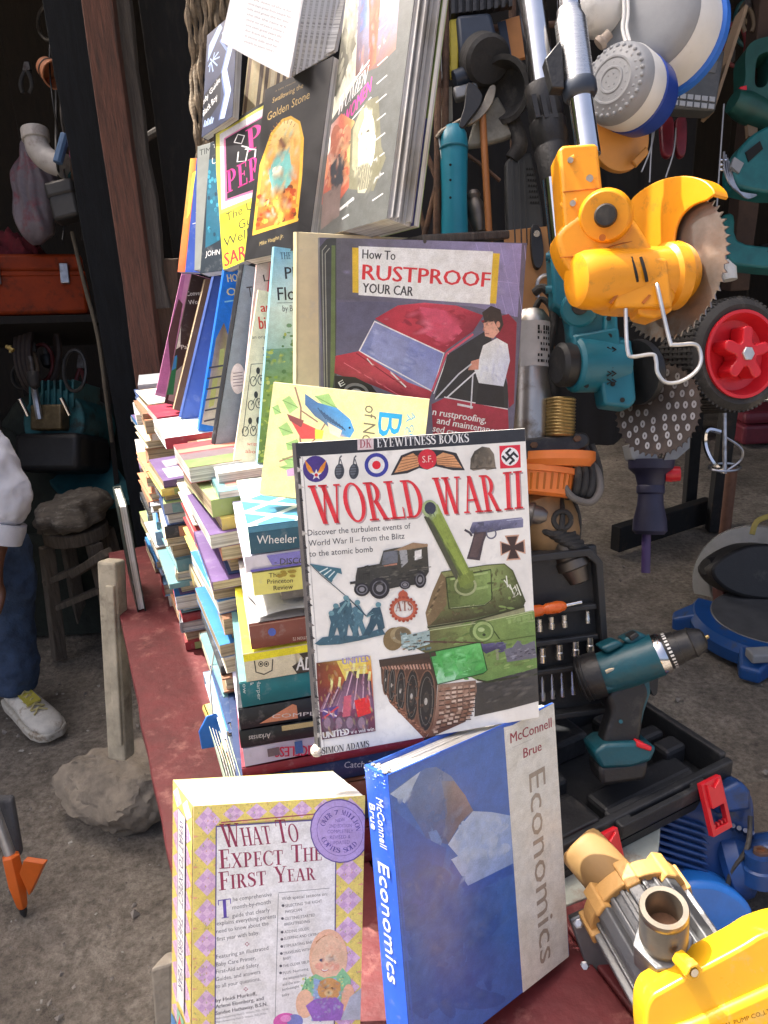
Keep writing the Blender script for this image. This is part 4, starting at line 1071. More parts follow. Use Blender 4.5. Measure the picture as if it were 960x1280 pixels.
for j in range(24):
    x,y = random.uniform(560,800),random.uniform(560,690); ko(x,y,random.uniform(5,18),random.uniform(2,6),random.choice([(124,146,84),(82,96,52),(106,124,70),(94,104,60)]),rot=random.uniform(-30,10))
for p in (((762,575),(790,610),(800,600)),((770,560),(775,600)),((782,590),(800,634),(812,625),(800,595)),((806,590),(822,630))): kl(*p,w=4,col=(214,216,200))
kp((490,738),(660,712),(834,668),(838,690),(660,728),(500,752),col=(140,142,108))
kp((420,800),(500,748),(660,726),(866,682),(878,700),(882,908),(700,938),(668,930),(500,840),col=[(104,92,62),(98,98,60),(122,142,80),(110,138,76),(116,142,82),(100,134,70),(96,130,70),(90,120,62),(96,96,62)])
for j in range(60):
    x,y = random.uniform(520,862),random.uniform(715,905)
    if y > 745 - (x - 500) * .16 and not (x < 700 and y > 800): ko(x,y,random.uniform(6,22),random.uniform(2,6),random.choice([(130,156,92),(92,116,62),(112,134,76),(100,122,68),(140,160,104)]),rot=random.uniform(-25,-5))
kl((720,745),(760,800),w=4,col=(60,74,40)); kl((770,712),(860,692),(864,712),w=4,col=(150,170,110))
for j in range(5): kp((775 + j * 17,716 - j * 4),(787 + j * 17,713 - j * 4),(789 + j * 17,728 - j * 4),(777 + j * 17,731 - j * 4),col=(134,158,96))
ko(684,756,43,41,(84,104,56)); ko(688,755,38,36,(142,164,104)); ko(688,756,29,28,(104,132,70)); ko(684,760,6,6,(50,62,36)); ko(694,772,4,4,(44,52,34)); ko(676,745,9,6,(160,180,125))
kp((498,832),(678,796),(706,896),(690,906),(528,943),col=[(70,160,80),(104,186,104),(74,164,80),(54,134,64),(96,170,108)])
for j in range(30):
    x,y = random.uniform(520,680),random.uniform(830,925); ko(x,y,random.uniform(4,20),random.uniform(2,5),random.choice([(110,188,120),(66,150,74),(90,175,95)]),rot=random.uniform(-20,20))
kp((520,938),(535,880),(556,920),(600,900),(590,928),(528,943),col=(150,205,165))
kp((682,800),(762,794),(772,812),(760,828),(742,818),(700,836),(686,824),col=[(92,88,130)] * 3 + [(56,52,84)] * 4); kh(752,814,18,17,6,(74,70,104)); kl((738,820),(742,858),w=9,col=(132,138,110))
kp((764,820),(792,814),(812,788),(832,806),(872,790),(880,850),(776,866),col=(104,104,118))
for j in range(26): x,y = random.uniform(770,868),random.uniform(815,856); kl((x,y),(x + 9,y - 2),w=4,col=random.choice([(66,64,78),(136,136,148),(88,86,98)]))
kp((664,940),(702,934),(884,886),(893,1004),(780,1034),(660,1060),col=[(58,58,60),(54,54,56),(66,66,68),(62,62,62),(74,72,70),(60,58,56)])
# running gear
kp((326,872),(500,840),(528,942),(520,1085),(484,1140),(360,1010),(330,940),col=[(70,52,44),(60,46,40),(64,46,38),(96,62,48),(118,76,56),(122,80,60),(98,66,52)])
for x,y,rx,ry in ((346,925,9,52),(367,945,12,64),(398,965,17,78),(438,985,22,92),(489,1003,29,106)):
    ko(x,y,rx + 5,ry + 5,(112,82,66),rot=2); ko(x,y,rx,ry,(38,36,36),rot=2); kh(x,y,rx * .8,ry * .82,3,(96,92,88),rot=2); ko(x - 1,y + 4,rx * .42,ry * .36,(58,54,52),rot=2); ko(x - 2,y + 2,rx * .2,ry * .12,(170,166,158),rot=2)
for j in range(16):
    x = 332 + j * 11; kl((x,880 - j * .7),(x + 6,890),w=6,col=random.choice([(150,110,92),(176,140,124)]))
for j in range(46):
    u_ = random.random(); x,y = 345 + 145 * u_,990 + 150 * u_ + random.uniform(-16,4); kl((x,y),(x + 9,y + 3),w=4,col=random.choice([(140,92,70),(94,56,42),(160,112,88)]))
kp((530,945),(664,930),(668,968),(650,1030),(628,1078),(486,1142),(512,1090),(524,1020),col=[(150,124,106),(128,104,92),(120,96,84),(104,76,64),(96,66,54),(92,58,46),(120,84,68),(146,114,98)])
for r_ in range(11):
    y = 958 + r_ * 17
    for c_ in range(6):
        x = 535 + c_ * 22 - max(0,r_ - 5) * 5; yy = y - c_ * (2 + .6 * r_) 
        if yy < 1120 - (x - 490) * .35:
            kp((x,yy),(x + 15,yy - 2),(x + 15,yy + 6),(x,yy + 8),col=random.choice([(186,160,142),(160,128,110),(204,182,166),(134,96,78)])); kl((x - 2,yy + 11),(x + 18,yy + 9),w=3.5,col=(62,44,38))
# drum, engine parts and fender on the left
ko(372,782,36,42,(122,104,72),rot=20); ko(398,768,38,30,(150,136,104)); ko(404,766,28,24,(108,96,74))
kp((398,772),(500,752),(500,800),(432,822),(400,812),col=(150,172,172))
for j in range(26): x,y = random.uniform(395,498),random.uniform(758,826); kl((x,y),(x + random.uniform(8,24),y - 3),w=random.uniform(3,7),col=random.choice([(96,120,122),(186,204,204),(70,84,84),(130,110,84)]))
kp((320,856),(520,826),(524,842),(324,882),col=(62,50,44)); kl((478,792),(690,796),w=5,col=(86,60,52))
def kb(pts,cols,n,r0,r1,amt=.5,flat=.5,rot=(0,180)): P.brush(k(*pts),cols,n,r0 * k.s,r1 * k.s,amt,flat,rot)
GR = [(60,72,38),(150,166,104),(84,98,52),(120,108,70),(176,186,140),(46,54,32)]
kb([(485,700),(540,550),(700,524),(790,544),(838,655),(660,716),(494,740)],GR,200,4,11,.2,.45)
kb([(500,750),(660,728),(866,684),(880,905),(705,930),(690,800),(510,828)],GR,260,4,12,.18,.4,(-25,10))
for pts,w_,cl in ((((492,742),(660,716),(834,669)),6,(52,56,34)),(((500,830),(680,794),(704,894),(690,906),(528,944),(500,830)),3.5,(36,70,36)),(((668,928),(704,936),(882,908)),6,(44,52,32)),(((500,752),(660,728),(866,684)),3,(176,186,138)),(((540,546),(700,522),(762,518),(792,542),(838,652)),3,(70,76,46)),(((690,800),(880,770)),3,(84,100,52))): kl(*pts,w=w_,col=cl)
ko(688,756,40,38,(88,108,60)); ko(688,755,36,34,(146,168,108)); ko(690,757,27,25,(104,130,72)); ko(682,750,12,8,(164,184,130)); ko(692,768,6,5,(50,60,36)); kl((556,566),(715,538),(720,642),(694,664),(568,676),(556,566),w=3.5,col=(58,66,40)); kl((572,572),(704,548),w=7,col=(156,176,112)); kl((640,610),(706,598),w=10,col=(138,160,98))
kb([(500,834),(678,798),(704,894),(528,940)],[(150,220,160),(40,110,50),(90,190,100)],90,6,22,.4,.5)
kb([(330,880),(520,850),(520,1080),(484,1136),(345,1000)],[(150,104,80),(40,28,24),(110,72,54),(180,140,116)],170,3,9,.4,.6)
kb([(530,945),(664,930),(650,1030),(490,1138),(520,1050)],[(200,170,150),(70,44,36),(140,100,80)],150,4,12,.5,.5,(-20,5))
kb([(668,940),(884,888),(892,1000),(664,1056)],[(90,90,88),(36,36,38),(120,116,110)],60,8,30,.35,.3,(-20,-5))
kb([(340,770),(400,745),(500,755),(496,820),(380,822)],[(190,206,200),(70,80,76),(140,116,80)],70,3,9,.6,.5)
# barrel over the title
kp((474,330),(526,308),(657,574),(606,602),col=[(70,84,52),(146,164,84),(118,136,62),(72,80,46)]); kp((500,352),(526,332),(648,572),(632,582),col=(136,154,72)); kp((478,352),(494,345),(622,592),(606,602),col=(76,78,60))
ko(625,594,40,36,(90,104,58)); kh(625,594,40,36,8,(150,158,116)); ko(630,586,24,20,(106,122,62)); kp((596,566),(650,540),(658,574),(608,602),col=(112,128,60))
ko(499,324,28,31,(158,176,128),rot=-10); ko(500,322,20,22,(58,62,78),rot=-10)
# jeep
kp((238,560),(244,530),(322,516),(336,470),(372,462),(490,446),(496,545),(470,588),(395,596),(360,604),(250,606),(236,596),col=[(66,66,62)] * 4 + [(74,70,58)] * 2 + [(50,50,48)] * 6)
kp((372,470),(440,442),(492,448),(492,456),(400,470),col=(150,124,96)); kp((336,476),(386,468),(386,512),(330,520),col=(104,108,116)); kp((392,470),(418,466),(422,510),(400,530),col=(150,152,154)); kp((446,472),(470,466),(470,498),(446,504),col=(216,214,210))
kp((336,520),(384,514),(384,520),(336,526),col=(170,120,100)); kl((218,584),(244,580),w=9,col=(50,50,52))
for j in range(6): kl((250 + j * 7,540),(250 + j * 7,572),w=2.5,col=(28,28,28))
for j in range(18): x,y = random.uniform(250,480),random.uniform(520,585); kl((x,y),(x + random.uniform(10,40),y - 4),w=3,col=random.choice([(90,88,82),(34,34,34),(110,106,98)]))
for x,y,rx,ry in ((260,606,28,24),(322,602,36,38),(412,590,20,16),(465,572,22,30)): ko(x,y,rx,ry,(38,38,44)); kh(x,y,rx * .72,ry * .72,4,(104,104,112)); ko(x,y,rx * .34,ry * .34,(128,128,134))
# badge
kh(407,676,46,42,12,(176,92,70)); ko(405,626,17,15,(170,84,62)); kl((405,608),(405,618),w=6,col=(170,84,62)); kt('ATS',(378,684),(438,680),34,(140,80,66),serif=True)
for j in range(20): a = j * .314; ko(407 + 46 * math.cos(a),676 + 42 * math.sin(a),5,5,(150,66,48))
# flag raising
kl((78,516),(120,558),(216,640),w=3,col=(50,70,84)); kp((78,515),(130,524),(186,532),(190,552),(174,548),(152,582),col=(64,108,124))
for j in range(4): kl((110 + j * 16,546 + j * 9),(140 + j * 12,530 + j * 6),w=4,col=(206,220,220))
for pts in (((92,798),(120,775),(170,768),(250,772),(330,742),(343,765),(250,787),(180,800),(110,804)),((140,776),(150,722),(143,700),(160,672),(182,668),(197,690),(190,720),(202,772),(182,776),(172,738),(160,776)),((186,772),(192,702),(180,655),(203,642),(222,655),(228,690),(242,732),(252,774),(232,774),(213,728),(206,772)),((226,772),(233,704),(225,672),(250,660),(268,690),(262,716),(281,771),(262,773),(249,732),(241,772)),((262,771),(286,722),(292,692),(276,696),(299,672),(324,668),(333,700),(341,742),(320,757),(312,727),(290,767))): kp(*pts,col=random.choice([(58,92,108),(74,112,128),(48,78,94)]))
for x,y in ((168,664),(204,636),(244,652),(318,660),(152,690)): ko(x,y,10,9,(96,138,150))
for p in (((175,690),(205,650)),((210,668),(216,640)),((245,680),(262,690)),((300,690),(276,702))): kl(*p,w=8,col=(110,150,160))
P.brush(k((95,800),(150,670),(205,632),(265,660),(325,660),(342,765),(200,800)),[(150,190,200),(26,40,52),(96,140,154)],160,1.2,4,.6,.5,(40,140))
kl((216,640),(275,700),(300,690),w=4,col=(40,60,74))
# war poster
kp((98,866),(290,842),(296,905),(102,950),col=[(92,44,34),(240,190,84),(206,120,60),(110,40,36)]); kp((102,950),(296,905),(303,1030),(112,1070),col=[(110,40,36),(206,120,60),(120,60,92),(96,54,84)]); kp((112,1070),(303,1030),(308,1110),(118,1140),col=[(96,54,84),(110,54,84),(92,44,60),(74,40,58)])
kp((170,860),(270,846),(280,900),(200,925),col=(244,200,96))
for x0,y0,x1,y1,w0,w1 in ((130,1060,178,950,12,5),(160,1050,205,930,18,8),(190,1040,228,895,26,14),(230,1030,244,920,18,12),(262,1030,266,905,24,16),(288,1030,284,930,14,8),(118,1040,150,960,10,4)):
    kp((x0 - w0,y0),(x1 - w1,y1),(x1 + w1,y1),(x0 + w0,y0),col=[(150,110,140),(84,62,72),(60,46,56),(110,76,110)]); kl((x0,y0),(x1,y1),w=4,col=(196,160,176)); kl((x1,y1),(x1 + 4,y1 - 34),w=9,col=(250,222,150))
kp((232,1000),(285,985),(292,1045),(245,1060),col=(212,40,46)); kp((196,985),(222,980),(218,1055),(190,1060),col=(190,90,110)); kp((120,1030),(176,1018),(170,1060),(118,1075),col=(84,66,130)); kl((120,1065),(176,1022),w=6,col=(206,70,80)); kl((122,1035),(170,1056),w=5,col=(220,200,210))
for x in (140,182,220,262): ko(x,1085,21,30,(96,76,92)); ko(x - 4,1080,12,20,(140,116,134))
kt('UNITED',(190,872),(287,860),24,(150,140,178),bold=1); kt('we are strong',(196,896),(286,884),15,(190,160,140)); kt('UNITED',(120,1136),(212,1122),24,(240,236,240),bold=1); kt('we will win',(220,1120),(303,1108),15,(236,230,236))
kt('SIMON ADAMS',(118,1192),(286,1166),23,(52,52,56),serif=True)
kb([(478,335),(524,312),(654,572),(608,600)],[(170,186,104),(60,70,44),(104,122,56)],90,8,26,.4,.25,(62,68))
kb([(238,562),(330,472),(490,448),(494,540),(395,594),(240,596)],[(100,98,90),(26,26,26),(130,126,112)],130,4,13,.5,.4,(-20,10))
kb([(98,868),(290,844),(306,1108),(118,1138)],[(250,214,120),(60,30,40),(180,110,140),(220,150,90)],130,4,16,.4,.4,(60,110))
kb([(630,500),(650,375),(826,357),(828,390),(705,410),(676,505)],[(150,150,176),(50,46,54)],60,4,12,.45,.5); kb([(640,186),(655,124),(708,110),(732,182)],[(150,140,124),(60,54,46)],34,5,12,.4,.6)
P.make('cover_print',ww)
# worn white corner of the spine foot
wc = MB(); wc.ell((-fw.w / 2 - .001,.004,-.004),.006,.006,.006); obj('frayed_corner',wc,mat('frayed_board',(.6,.55,.46),.9,var=.3,scale=90,bump=1,bscale=300),ww,local=True)

# ---------------------------------------------------------------- economics textbook
Q_ec = [(486,966),(690,883),(716,1190),(513,1352)]
_c = fit(Q_ec,.205,.26,lean=12); fe = Face(CAM + (_c[0] - CAM) * 1.085,*_c[1:4],_c[4] * 1.085,_c[5] * 1.085).quad(Q_ec); ET = .032
eb = (44,82,172)
ec = book('economics_textbook',fe,ET,(46,84,168),'thick blue and white economics textbook standing askew in front',spine_col=(38,84,186),cat='textbook',bevel=.0012)
P = fe; k = K(440,880,.3125)
P.polyuv([(0.004,.002),(0.004,.998),(.64,.998),(.66,.002)],(56,96,176))
kp((150,300),(610,100),(640,440),(690,1140),(520,1270),(220,1278),col=(62,102,174))
kp((606,100),(640,92),(806,8),(880,1000),(862,1018),(694,1148),col=(206,206,198))
# torn paper figure and the globe
kp((152,346),(250,278),(300,250),(340,246),(400,282),(450,350),(488,415),(440,460),(385,545),(300,520),(220,390),col=[(88,114,162)] * 3 + [(104,124,162)] * 3 + [(122,116,136),(104,108,136),(80,98,146),(66,94,156),(88,112,158)])
kp((156,348),(278,262),(248,320),(224,390),col=(168,184,206)); 
kp((360,300),(410,300),(455,355),(484,412),(438,456),(388,540),(366,500),(384,420),col=[(112,126,152),(128,120,128),(140,118,116),(134,120,126),(120,104,108),(106,104,126),(96,110,146),(118,112,124)])
kp((386,545),(430,480),(486,416),(560,420),(634,434),(648,620),(466,708),(398,604),(426,590),col=[(182,194,216),(172,186,208),(176,190,214),(160,178,210),(140,164,206),(130,156,206),(140,162,206),(170,186,216),(162,178,208)])
for j in range(22): x,y = random.uniform(440,625),random.uniform(450,620); P.soft(*k((x,y))[0],random.uniform(6,14),random.uniform(3,8),random.choice([(172,186,210),(150,170,208)]),(160,178,208),rot=random.uniform(0,180))
kp((306,496),(340,488),(362,530),(346,600),(330,560),col=(96,130,186)); kp((340,540),(355,535),(340,690),(325,760),(306,660),col=(84,118,178)); kp((160,400),(300,520),(380,560),(330,800),(180,780),col=(54,90,166))
kp((196,820),(270,860),(300,930),(210,990),col=(58,98,178)); kp((340,900),(364,900),(400,980),(350,980),col=(66,100,170))
for j in range(170):
    x,y = random.uniform(225,560),random.uniform(640,1200)
    if y < 1560 - x * .62 and not (x > 400 and y < 730): P.soft(*k((x,y))[0],random.uniform(6,24),random.uniform(4,12),random.choice([(58,94,162),(48,84,156),(62,98,160),(46,82,156),(70,98,156)]),(51,88,158),rot=random.uniform(0,180))
kl((160,360),(222,1270),w=5,col=(66,104,186)); kl((182,560),(236,1270),w=7,col=(58,96,180))
kp((400,606),(466,708),(640,628),(650,660),(466,745),(390,640),col=(52,88,168))
P.text('McConnell',k((632,160))[0],k((792,100))[0],34 * .3125,(140,46,62),up=k((630,120))[0],bold=.4); P.text('Brue',k((684,216))[0],k((754,186))[0],30 * .3125,(140,46,62),up=k((682,178))[0],bold=.4); kl((640,176),(720,142),w=1.5,col=(170,166,160))
# the title runs down the strip, letters turned clockwise
P.text('Economics',k((706,278))[0],k((764,1030))[0],0,(150,140,128),up=k((772,243))[0],bold=.5)
kb([(152,346),(330,248),(486,412),(440,460),(385,545),(300,520)],[(134,116,114),(100,116,146),(134,144,164)],100,10,26,.28,.6)
kb([(386,545),(486,416),(634,434),(646,618),(466,706)],[(200,210,226),(130,152,196),(150,168,206)],70,12,40,.4,.6); kb([(220,640),(640,660),(688,1130),(230,1270)],[(82,122,186),(52,90,164),(92,122,178)],150,20,60,.22,.5)
P.make('cover_print',ec,print_mat('glossy_ink',.3,.35))
# spine print
fs_ = Face(fe.C - fe.u * (fe.w / 2 + .0024) - fe.n * ET / 2,fe.n,fe.v,-fe.u,ET,fe.h)
P = fs_
def rot_text(P,body,v0,v1,c0,c1,col,bold=0):
    """lettering running down a spine: from height v1 to v0 (fractions), between widths c0 (base) and c1 (top)"""
    v,f = glyphs(body)
    P.put([P.uv(c0 + (c1 - c0) * y,v1 + (v0 - v1) * x) for x,y in v],f,col)
    if bold: P.put([P.uv(c0 + (c1 - c0) * y + bold,v1 + (v0 - v1) * x) for x,y in v],f,col)
rot_text(P,'McConnell',.755,.915,.50,.80,(206,214,226),.02); rot_text(P,'Brue',.80,.885,.16,.42,(206,214,226),.02)
rot_text(P,'Economics',.30,.70,.34,.82,(206,210,214),.03); rot_text(P,'McGraw-Hill',.03,.16,.55,.8,(206,214,226)); rot_text(P,'Irwin',.05,.12,.25,.45,(206,214,226))
for j in range(46): a,b = random.random(),random.random() ** 2; P.polyuv([(a,.999 - b * .05),(min(1,a + .12 * random.random()),.998 - b * .05),(a,.994 - b * .05)],random.choice([(206,212,216),(120,170,220),(90,140,200)]))
P.make('spine_print',ec)
fr = MB()
for j in range(16): fr.ell((-fe.w / 2 + random.uniform(-.002,.008),fe.h + random.uniform(-.002,.0015),random.uniform(-.028,-.001)),random.uniform(.001,.0032),random.uniform(.0008,.002),random.uniform(.001,.003),nu=8,nv=5)
obj('frayed_edge',fr,MATS['frayed_board'],ec,local=True,kind='stuff')

# ---------------------------------------------------------------- baby care paperback
Q_ex = [(248,1013),(451,985),(454,1338),(231,1356)]
XT,XC = .060,.022
fx = Face(*fit([(248,1013),(451,985),(449,1330),(239,1346)],.158,.245,lean=15,lw=400)).quad(Q_ex)
ex = book('baby_care_paperback',fx,XT,(206,190,110),'thick baby care paperback with yellow and lilac patchwork border at the front',hard=False,spine_col=(206,190,150),cat='paperback',page='white',cock=XC)
def patchwork(P,a0,a1,b0,b1,nx,ny,cl):
    """lilac diamonds of small checks and rosy triangles on yellow, between the given fractions"""
    P.polyuv([(a0,b0),(a1,b0),(a1,b1),(a0,b1)],(222,202,112))
    for i in range(nx):
        for j in range(ny):
            cx,cy = a0 + (a1 - a0) * (i + .5) / nx,b0 + (b1 - b0) * (j + .5) / ny; dx,dy = (a1 - a0) / nx * .46,(b1 - b0) / ny * .46
            for p_ in range(3):
                for q_ in range(3):
                    u0,v0 = (p_ - 1.5) / 1.5,(q_ - 1.5) / 1.5; u1,v1 = u0 + 2 / 3,v0 + 2 / 3
                    def dm(u,v): return (cx + dx * (u - v) * .5,cy + dy * (u + v) * .5)
                    P.polyuv([dm(u0,v0),dm(u1,v0),dm(u1,v1),dm(u0,v1)],(196,160,200) if (p_ + q_) % 2 else (214,184,212))
            for sx in (-1,1):
                e = cx + dx * 1.05 * sx
                P.polyuv([(e,cy - dy * .95),(e - dx * .38 * sx,cy - dy * 1.05),(e,cy - dy * 1.15)],(232,160,130))
    for _ in range(int(60 * (a1 - a0) * (b1 - b0) * 18)):
        a,b = random.uniform(a0,a1),random.uniform(b0,b1); P.polyuv([(a,b),(a + .008,b + .003),(a + .004,b + .009)],random.choice([(190,170,90),(206,150,130),(170,180,120)]))
P = fx; k = K(200,930,.2734)
patchwork(P,.0,.16,0,1,1,9,0); patchwork(P,.82,1,0,1,1,9,0); patchwork(P,.16,.82,.93,1,5,1,0)
P.polyuv([(.13,0),(.125,.925),(.83,.925),(.845,0)],(84,76,130)); P.polyuv([(.137,0),(.132,.92),(.823,.92),(.838,0)],(232,231,232)); P.polyuv([(.149,0),(.144,.912),(.811,.912),(.826,0)],(222,222,224))
kl((285,362),(700,296),w=4,col=(150,70,90))
mar = (140,44,78)
for body,a,b,up in (('What To',(292,468),(622,422),(276,370)),('Expect',(272,560),(548,528),(270,478)),('The',(585,518),(722,500),(583,440)),('First',(268,655),(472,622),(266,575)),('Year',(508,612),(697,590),(503,540))):
    P.text(body,k(a)[0],k(b)[0],0,mar,serif=True,up=k(up)[0])
gcol = (70,70,78); purp = (84,66,160)
P.text('T',k((262,782))[0],k((318,772))[0],0,purp,serif=True,up=k((260,698))[0])
for body,a,b in (('he comprehensive',(325,702),(496,672)),('month-by-month',(322,738),(490,706)),('guide that clearly',(320,776),(486,744)),('explains everything parents',(252,812),(514,772)),('need to know about the',(250,848),(480,806)),('first year with baby.',(250,884),(438,850)),('Featuring an illustrated',(246,966),(478,922)),('Baby Care Primer,',(244,1002),(420,970)),('First-Aid and Safety',(242,1036),(434,1002)),('Guides, and answers',(240,1072),(440,1036)),('to all your questions.',(238,1106),(440,1070))):
    P.text(body,k(a)[0],k(b)[0],20 * .2734,gcol)
for body,a,b in (('by Heidi Murkoff,',(236,1174),(420,1142)),('Arlene Eisenberg, and',(234,1204),(452,1166)),('Sandee Hathaway, B.S.N.',(234,1236),(470,1194))): P.text(body,k(a)[0],k(b)[0],19 * .2734,(52,52,58),bold=.25)
for a,b in (((232,1258),(474,1216)),((232,1276),(466,1238))): P.text('With a foreword by Mark D. Widome, M.D., M.P.H.',k(a)[0],k(b)[0],10 * .2734,(96,96,102))
for x,y in ((382,896),(372,1112)):
    for dx,dy in ((-7,0),(7,0),(0,-7),(0,7)): kp((x + dx - 4,y + dy),(x + dx,y + dy - 4),(x + dx + 4,y + dy),(x + dx,y + dy + 4),col=(150,60,90))
kl((525,660),(505,1276),w=2,col=(120,120,126)); kl((526,656),(760,626),w=2,col=(120,120,126))
P.text('With special sections on:',k((540,690))[0],k((750,660))[0],16 * .2734,gcol)
for body,a,b in (('SELECTING THE RIGHT',(556,722),(726,694)),('PHYSICIAN',(556,750),(632,736)),('GETTING STARTED',(554,782),(694,760)),('BREASTFEEDING',(552,808),(670,790)),('ADDING SOLIDS',(552,844),(664,826)),('SLEEPING AND CRYING',(550,874),(718,850)),('STIMULATING BABY',(548,912),(690,888)),('TRAVELING WITH',(546,946),(672,924)),('BABY',(546,972),(582,966)),('THE OLDER SIBLING',(544,1008),(684,982)),('PLUS: Nurturing',(544,1042),(664,1020)),('the adopted baby',(544,1070),(656,1050)),('and the low-',(542,1098),(624,1082)),('birthweight',(541,1124),(620,1106)),('baby',(540,1152),(574,1144))):
    P.text(body,k(a)[0],k(b)[0],14 * .2734,gcol)
for x,y in ((546,716),(543,776),(541,840),(540,874),(539,908),(537,942),(534,1002),(533,1036)): ko(x,y - 2,5,5,(80,80,90))
# badge
ko(806,366,107,110,(84,66,140)); ko(806,366,103,106,(172,152,204)); kh(806,366,84,86,2,(110,90,160))
def arc_text(body,cx,cy,r,a0,a1,hh,col,out=True):
    for i,ch in enumerate(body):
        if ch == ' ': continue
        a = math.radians(a0 + (a1 - a0) * i / (len(body) - 1)); wd = hh * (.9 if ch not in 'I' else .4)
        c = np.array([cx + r * math.cos(a),cy - r * math.sin(a)]); rd = np.array([math.cos(a),-math.sin(a)]) * (1 if out else -1); tg = np.array([math.sin(a),math.cos(a)]) * (1 if out else -1)
        p0,p1,u_ = c - tg * wd / 2,c + tg * wd / 2,c - tg * wd / 2 + rd * hh
        P.text(ch,k(tuple(p0))[0],k(tuple(p1))[0],0,col,serif=ch in SERIF,up=k(tuple(u_))[0])
arc_text('OVER 7 MILLION',806,366,74,160,12,22,(78,60,140)); arc_text('COPIES SOLD',806,366,96,208,322,22,(78,60,140),out=False)
for i,(body,hw) in enumerate((('NEW',22),('2ND EDITION',52),('COMPLETELY',60),('REVISED &',48),('UPDATED',44))): P.text(body,k((806 - hw,328 + i * 25))[0],k((806 + hw,318 + i * 25))[0],16 * .2734,(104,84,156))
# baby with a bear
ko(760,960,72,108,(226,176,148)); kp((692,940),(700,880),(740,850),(800,858),(836,920),(834,960),(800,900),(740,890),(704,915),col=(176,120,84)); ko(830,968,12,26,(224,170,142)); ko(764,972,66,94,(232,184,156))
for x in (728,776): ko(x,972,9,6,(70,80,110)); kl((x - 12,962),(x,957),(x + 12,961),w=2.5,col=(150,100,80))
ko(748,992,9,6,(214,150,130)); kl((722,1016),(740,1028),(764,1018),w=6,col=(180,70,80)); kl((728,1019),(742,1025),(758,1019),w=4,col=(244,240,236)); ko(716,1002,16,14,(236,160,140)); ko(792,1004,18,15,(236,160,140))
kp((650,1070),(700,1040),(740,1060),(800,1050),(830,1010),(870,1060),(876,1120),(830,1130),(820,1280),(690,1280),(672,1150),(624,1140),col=(128,186,142)); kp((690,1060),(730,1075),(800,1060),(830,1280),(680,1280),col=(140,166,204))
for j in range(70): x,y = random.uniform(690,820),random.uniform(1075,1280); ko(x,y,5,4,random.choice([(108,136,190),(170,190,220),(200,150,170)]),n=6)
for j in range(40): x,y = random.choice([random.uniform(632,690),random.uniform(815,870)]),random.uniform(1050,1120); ko(x,y,4,4,random.choice([(100,160,120),(160,210,160),(200,200,120)]),n=6)
ko(648,1190,34,56,(230,180,152)); ko(862,1170,26,60,(226,172,144)); ko(766,1120,44,46,(198,150,96)); ko(734,1090,14,14,(188,140,88)); ko(804,1096,14,14,(188,140,88)); ko(764,1136,17,14,(222,186,136)); ko(762,1130,5,4,(60,40,40)); ko(748,1112,4,4,(40,30,30)); ko(780,1112,4,4,(40,30,30))
kp((690,1170),(740,1160),(800,1160),(840,1200),(828,1280),(690,1280),(652,1200),col=(146,104,186)); ko(556,1280,46,36,(206,96,170)); ko(600,1278,30,28,(120,130,190)); ko(556,1262,20,14,(226,140,196))
kp((826,1280),(870,1160),(930,1110),(930,1280),col=(170,178,192))
kb([(692,950),(706,880),(760,850),(834,920),(826,1010),(764,1062),(700,1010)],[(246,206,184),(200,130,104),(236,160,140),(250,222,206)],70,7,20,.4,.7); kb([(655,1075),(740,1060),(868,1060),(830,1270),(690,1275)],[(170,200,220),(90,120,170),(160,210,170)],80,6,18,.4,.6); kb([(724,1120),(766,1076),(808,1120),(766,1164)],[(226,184,130),(150,104,60)],30,5,12,.45,.7); kb([(660,1200),(740,1164),(836,1200),(826,1278),(690,1278)],[(180,140,210),(110,70,150)],30,6,16,.4,.5)
P.make('cover_print',ex)
_su = nrm(fx.u * XC + fx.n * XT); fs_ = Face(fx.C - fx.u * (fx.w / 2 + XC / 2) - fx.n * XT / 2 + np.cross(_su,fx.v) * .0007,_su,fx.v,np.cross(_su,fx.v),math.hypot(XC,XT),fx.h); P = fs_
patchwork(P,0.02,.98,0,1,2,12,0); P.polyuv([(.34,.2),(.34,.93),(.72,.93),(.72,.2)],(84,76,130)); P.polyuv([(.36,.2),(.36,.926),(.70,.926),(.70,.2)],(228,226,228))
rot_text(P,'WHAT TO EXPECT',.58,.90,.42,.64,(70,62,110)); rot_text(P,'THE FIRST YEAR',.26,.54,.42,.64,(70,62,110)); P.polyuv([(.36,.0),(.36,.17),(.7,.17),(.7,0)],(140,186,160)); P.polyuv([(.4,.1),(.5,.16),(.66,.12),(.6,.06)],(206,80,90)); P.polyuv([(.06,.0),(.06,.1),(.34,.1),(.34,0)],(84,130,180))
P.make('spine_print',ex)
# ================================================================== THE STANDING BOOKS
def eface(BL,TL,d=None,z=None,h_=.22,w_=.15,heading=20,far=True):
    P0 = at(*BL,d) if z is None else onz(*BL,z); r = ray(*TL); oc = CAM - P0
    h_ = max(h_,1.012 * np.linalg.norm(oc - r * (oc @ r) / (r @ r))); a,b,c = r @ r,2 * r @ oc,oc @ oc - h_ * h_; D = b * b - 4 * a * c
    t = (-b + (1 if far else -1) * math.sqrt(max(D,0))) / (2 * a)
    v = nrm(CAM + r * t - P0); hd_ = math.radians(heading)
    u = np.array([math.cos(hd_),math.sin(hd_),0]); u = nrm(u - v * (u @ v)); n = np.cross(u,v)
    return Face(P0 + u * w_ / 2 + v * h_ / 2,u,v,n,w_,h_)
ZR = 1.022
def kb(pts,cols,n,r0,r1,amt=.5,flat=.5,rot=(0,180)): P.brush(k(*pts),cols,n,r0 * k.s,r1 * k.s,amt,flat,rot)
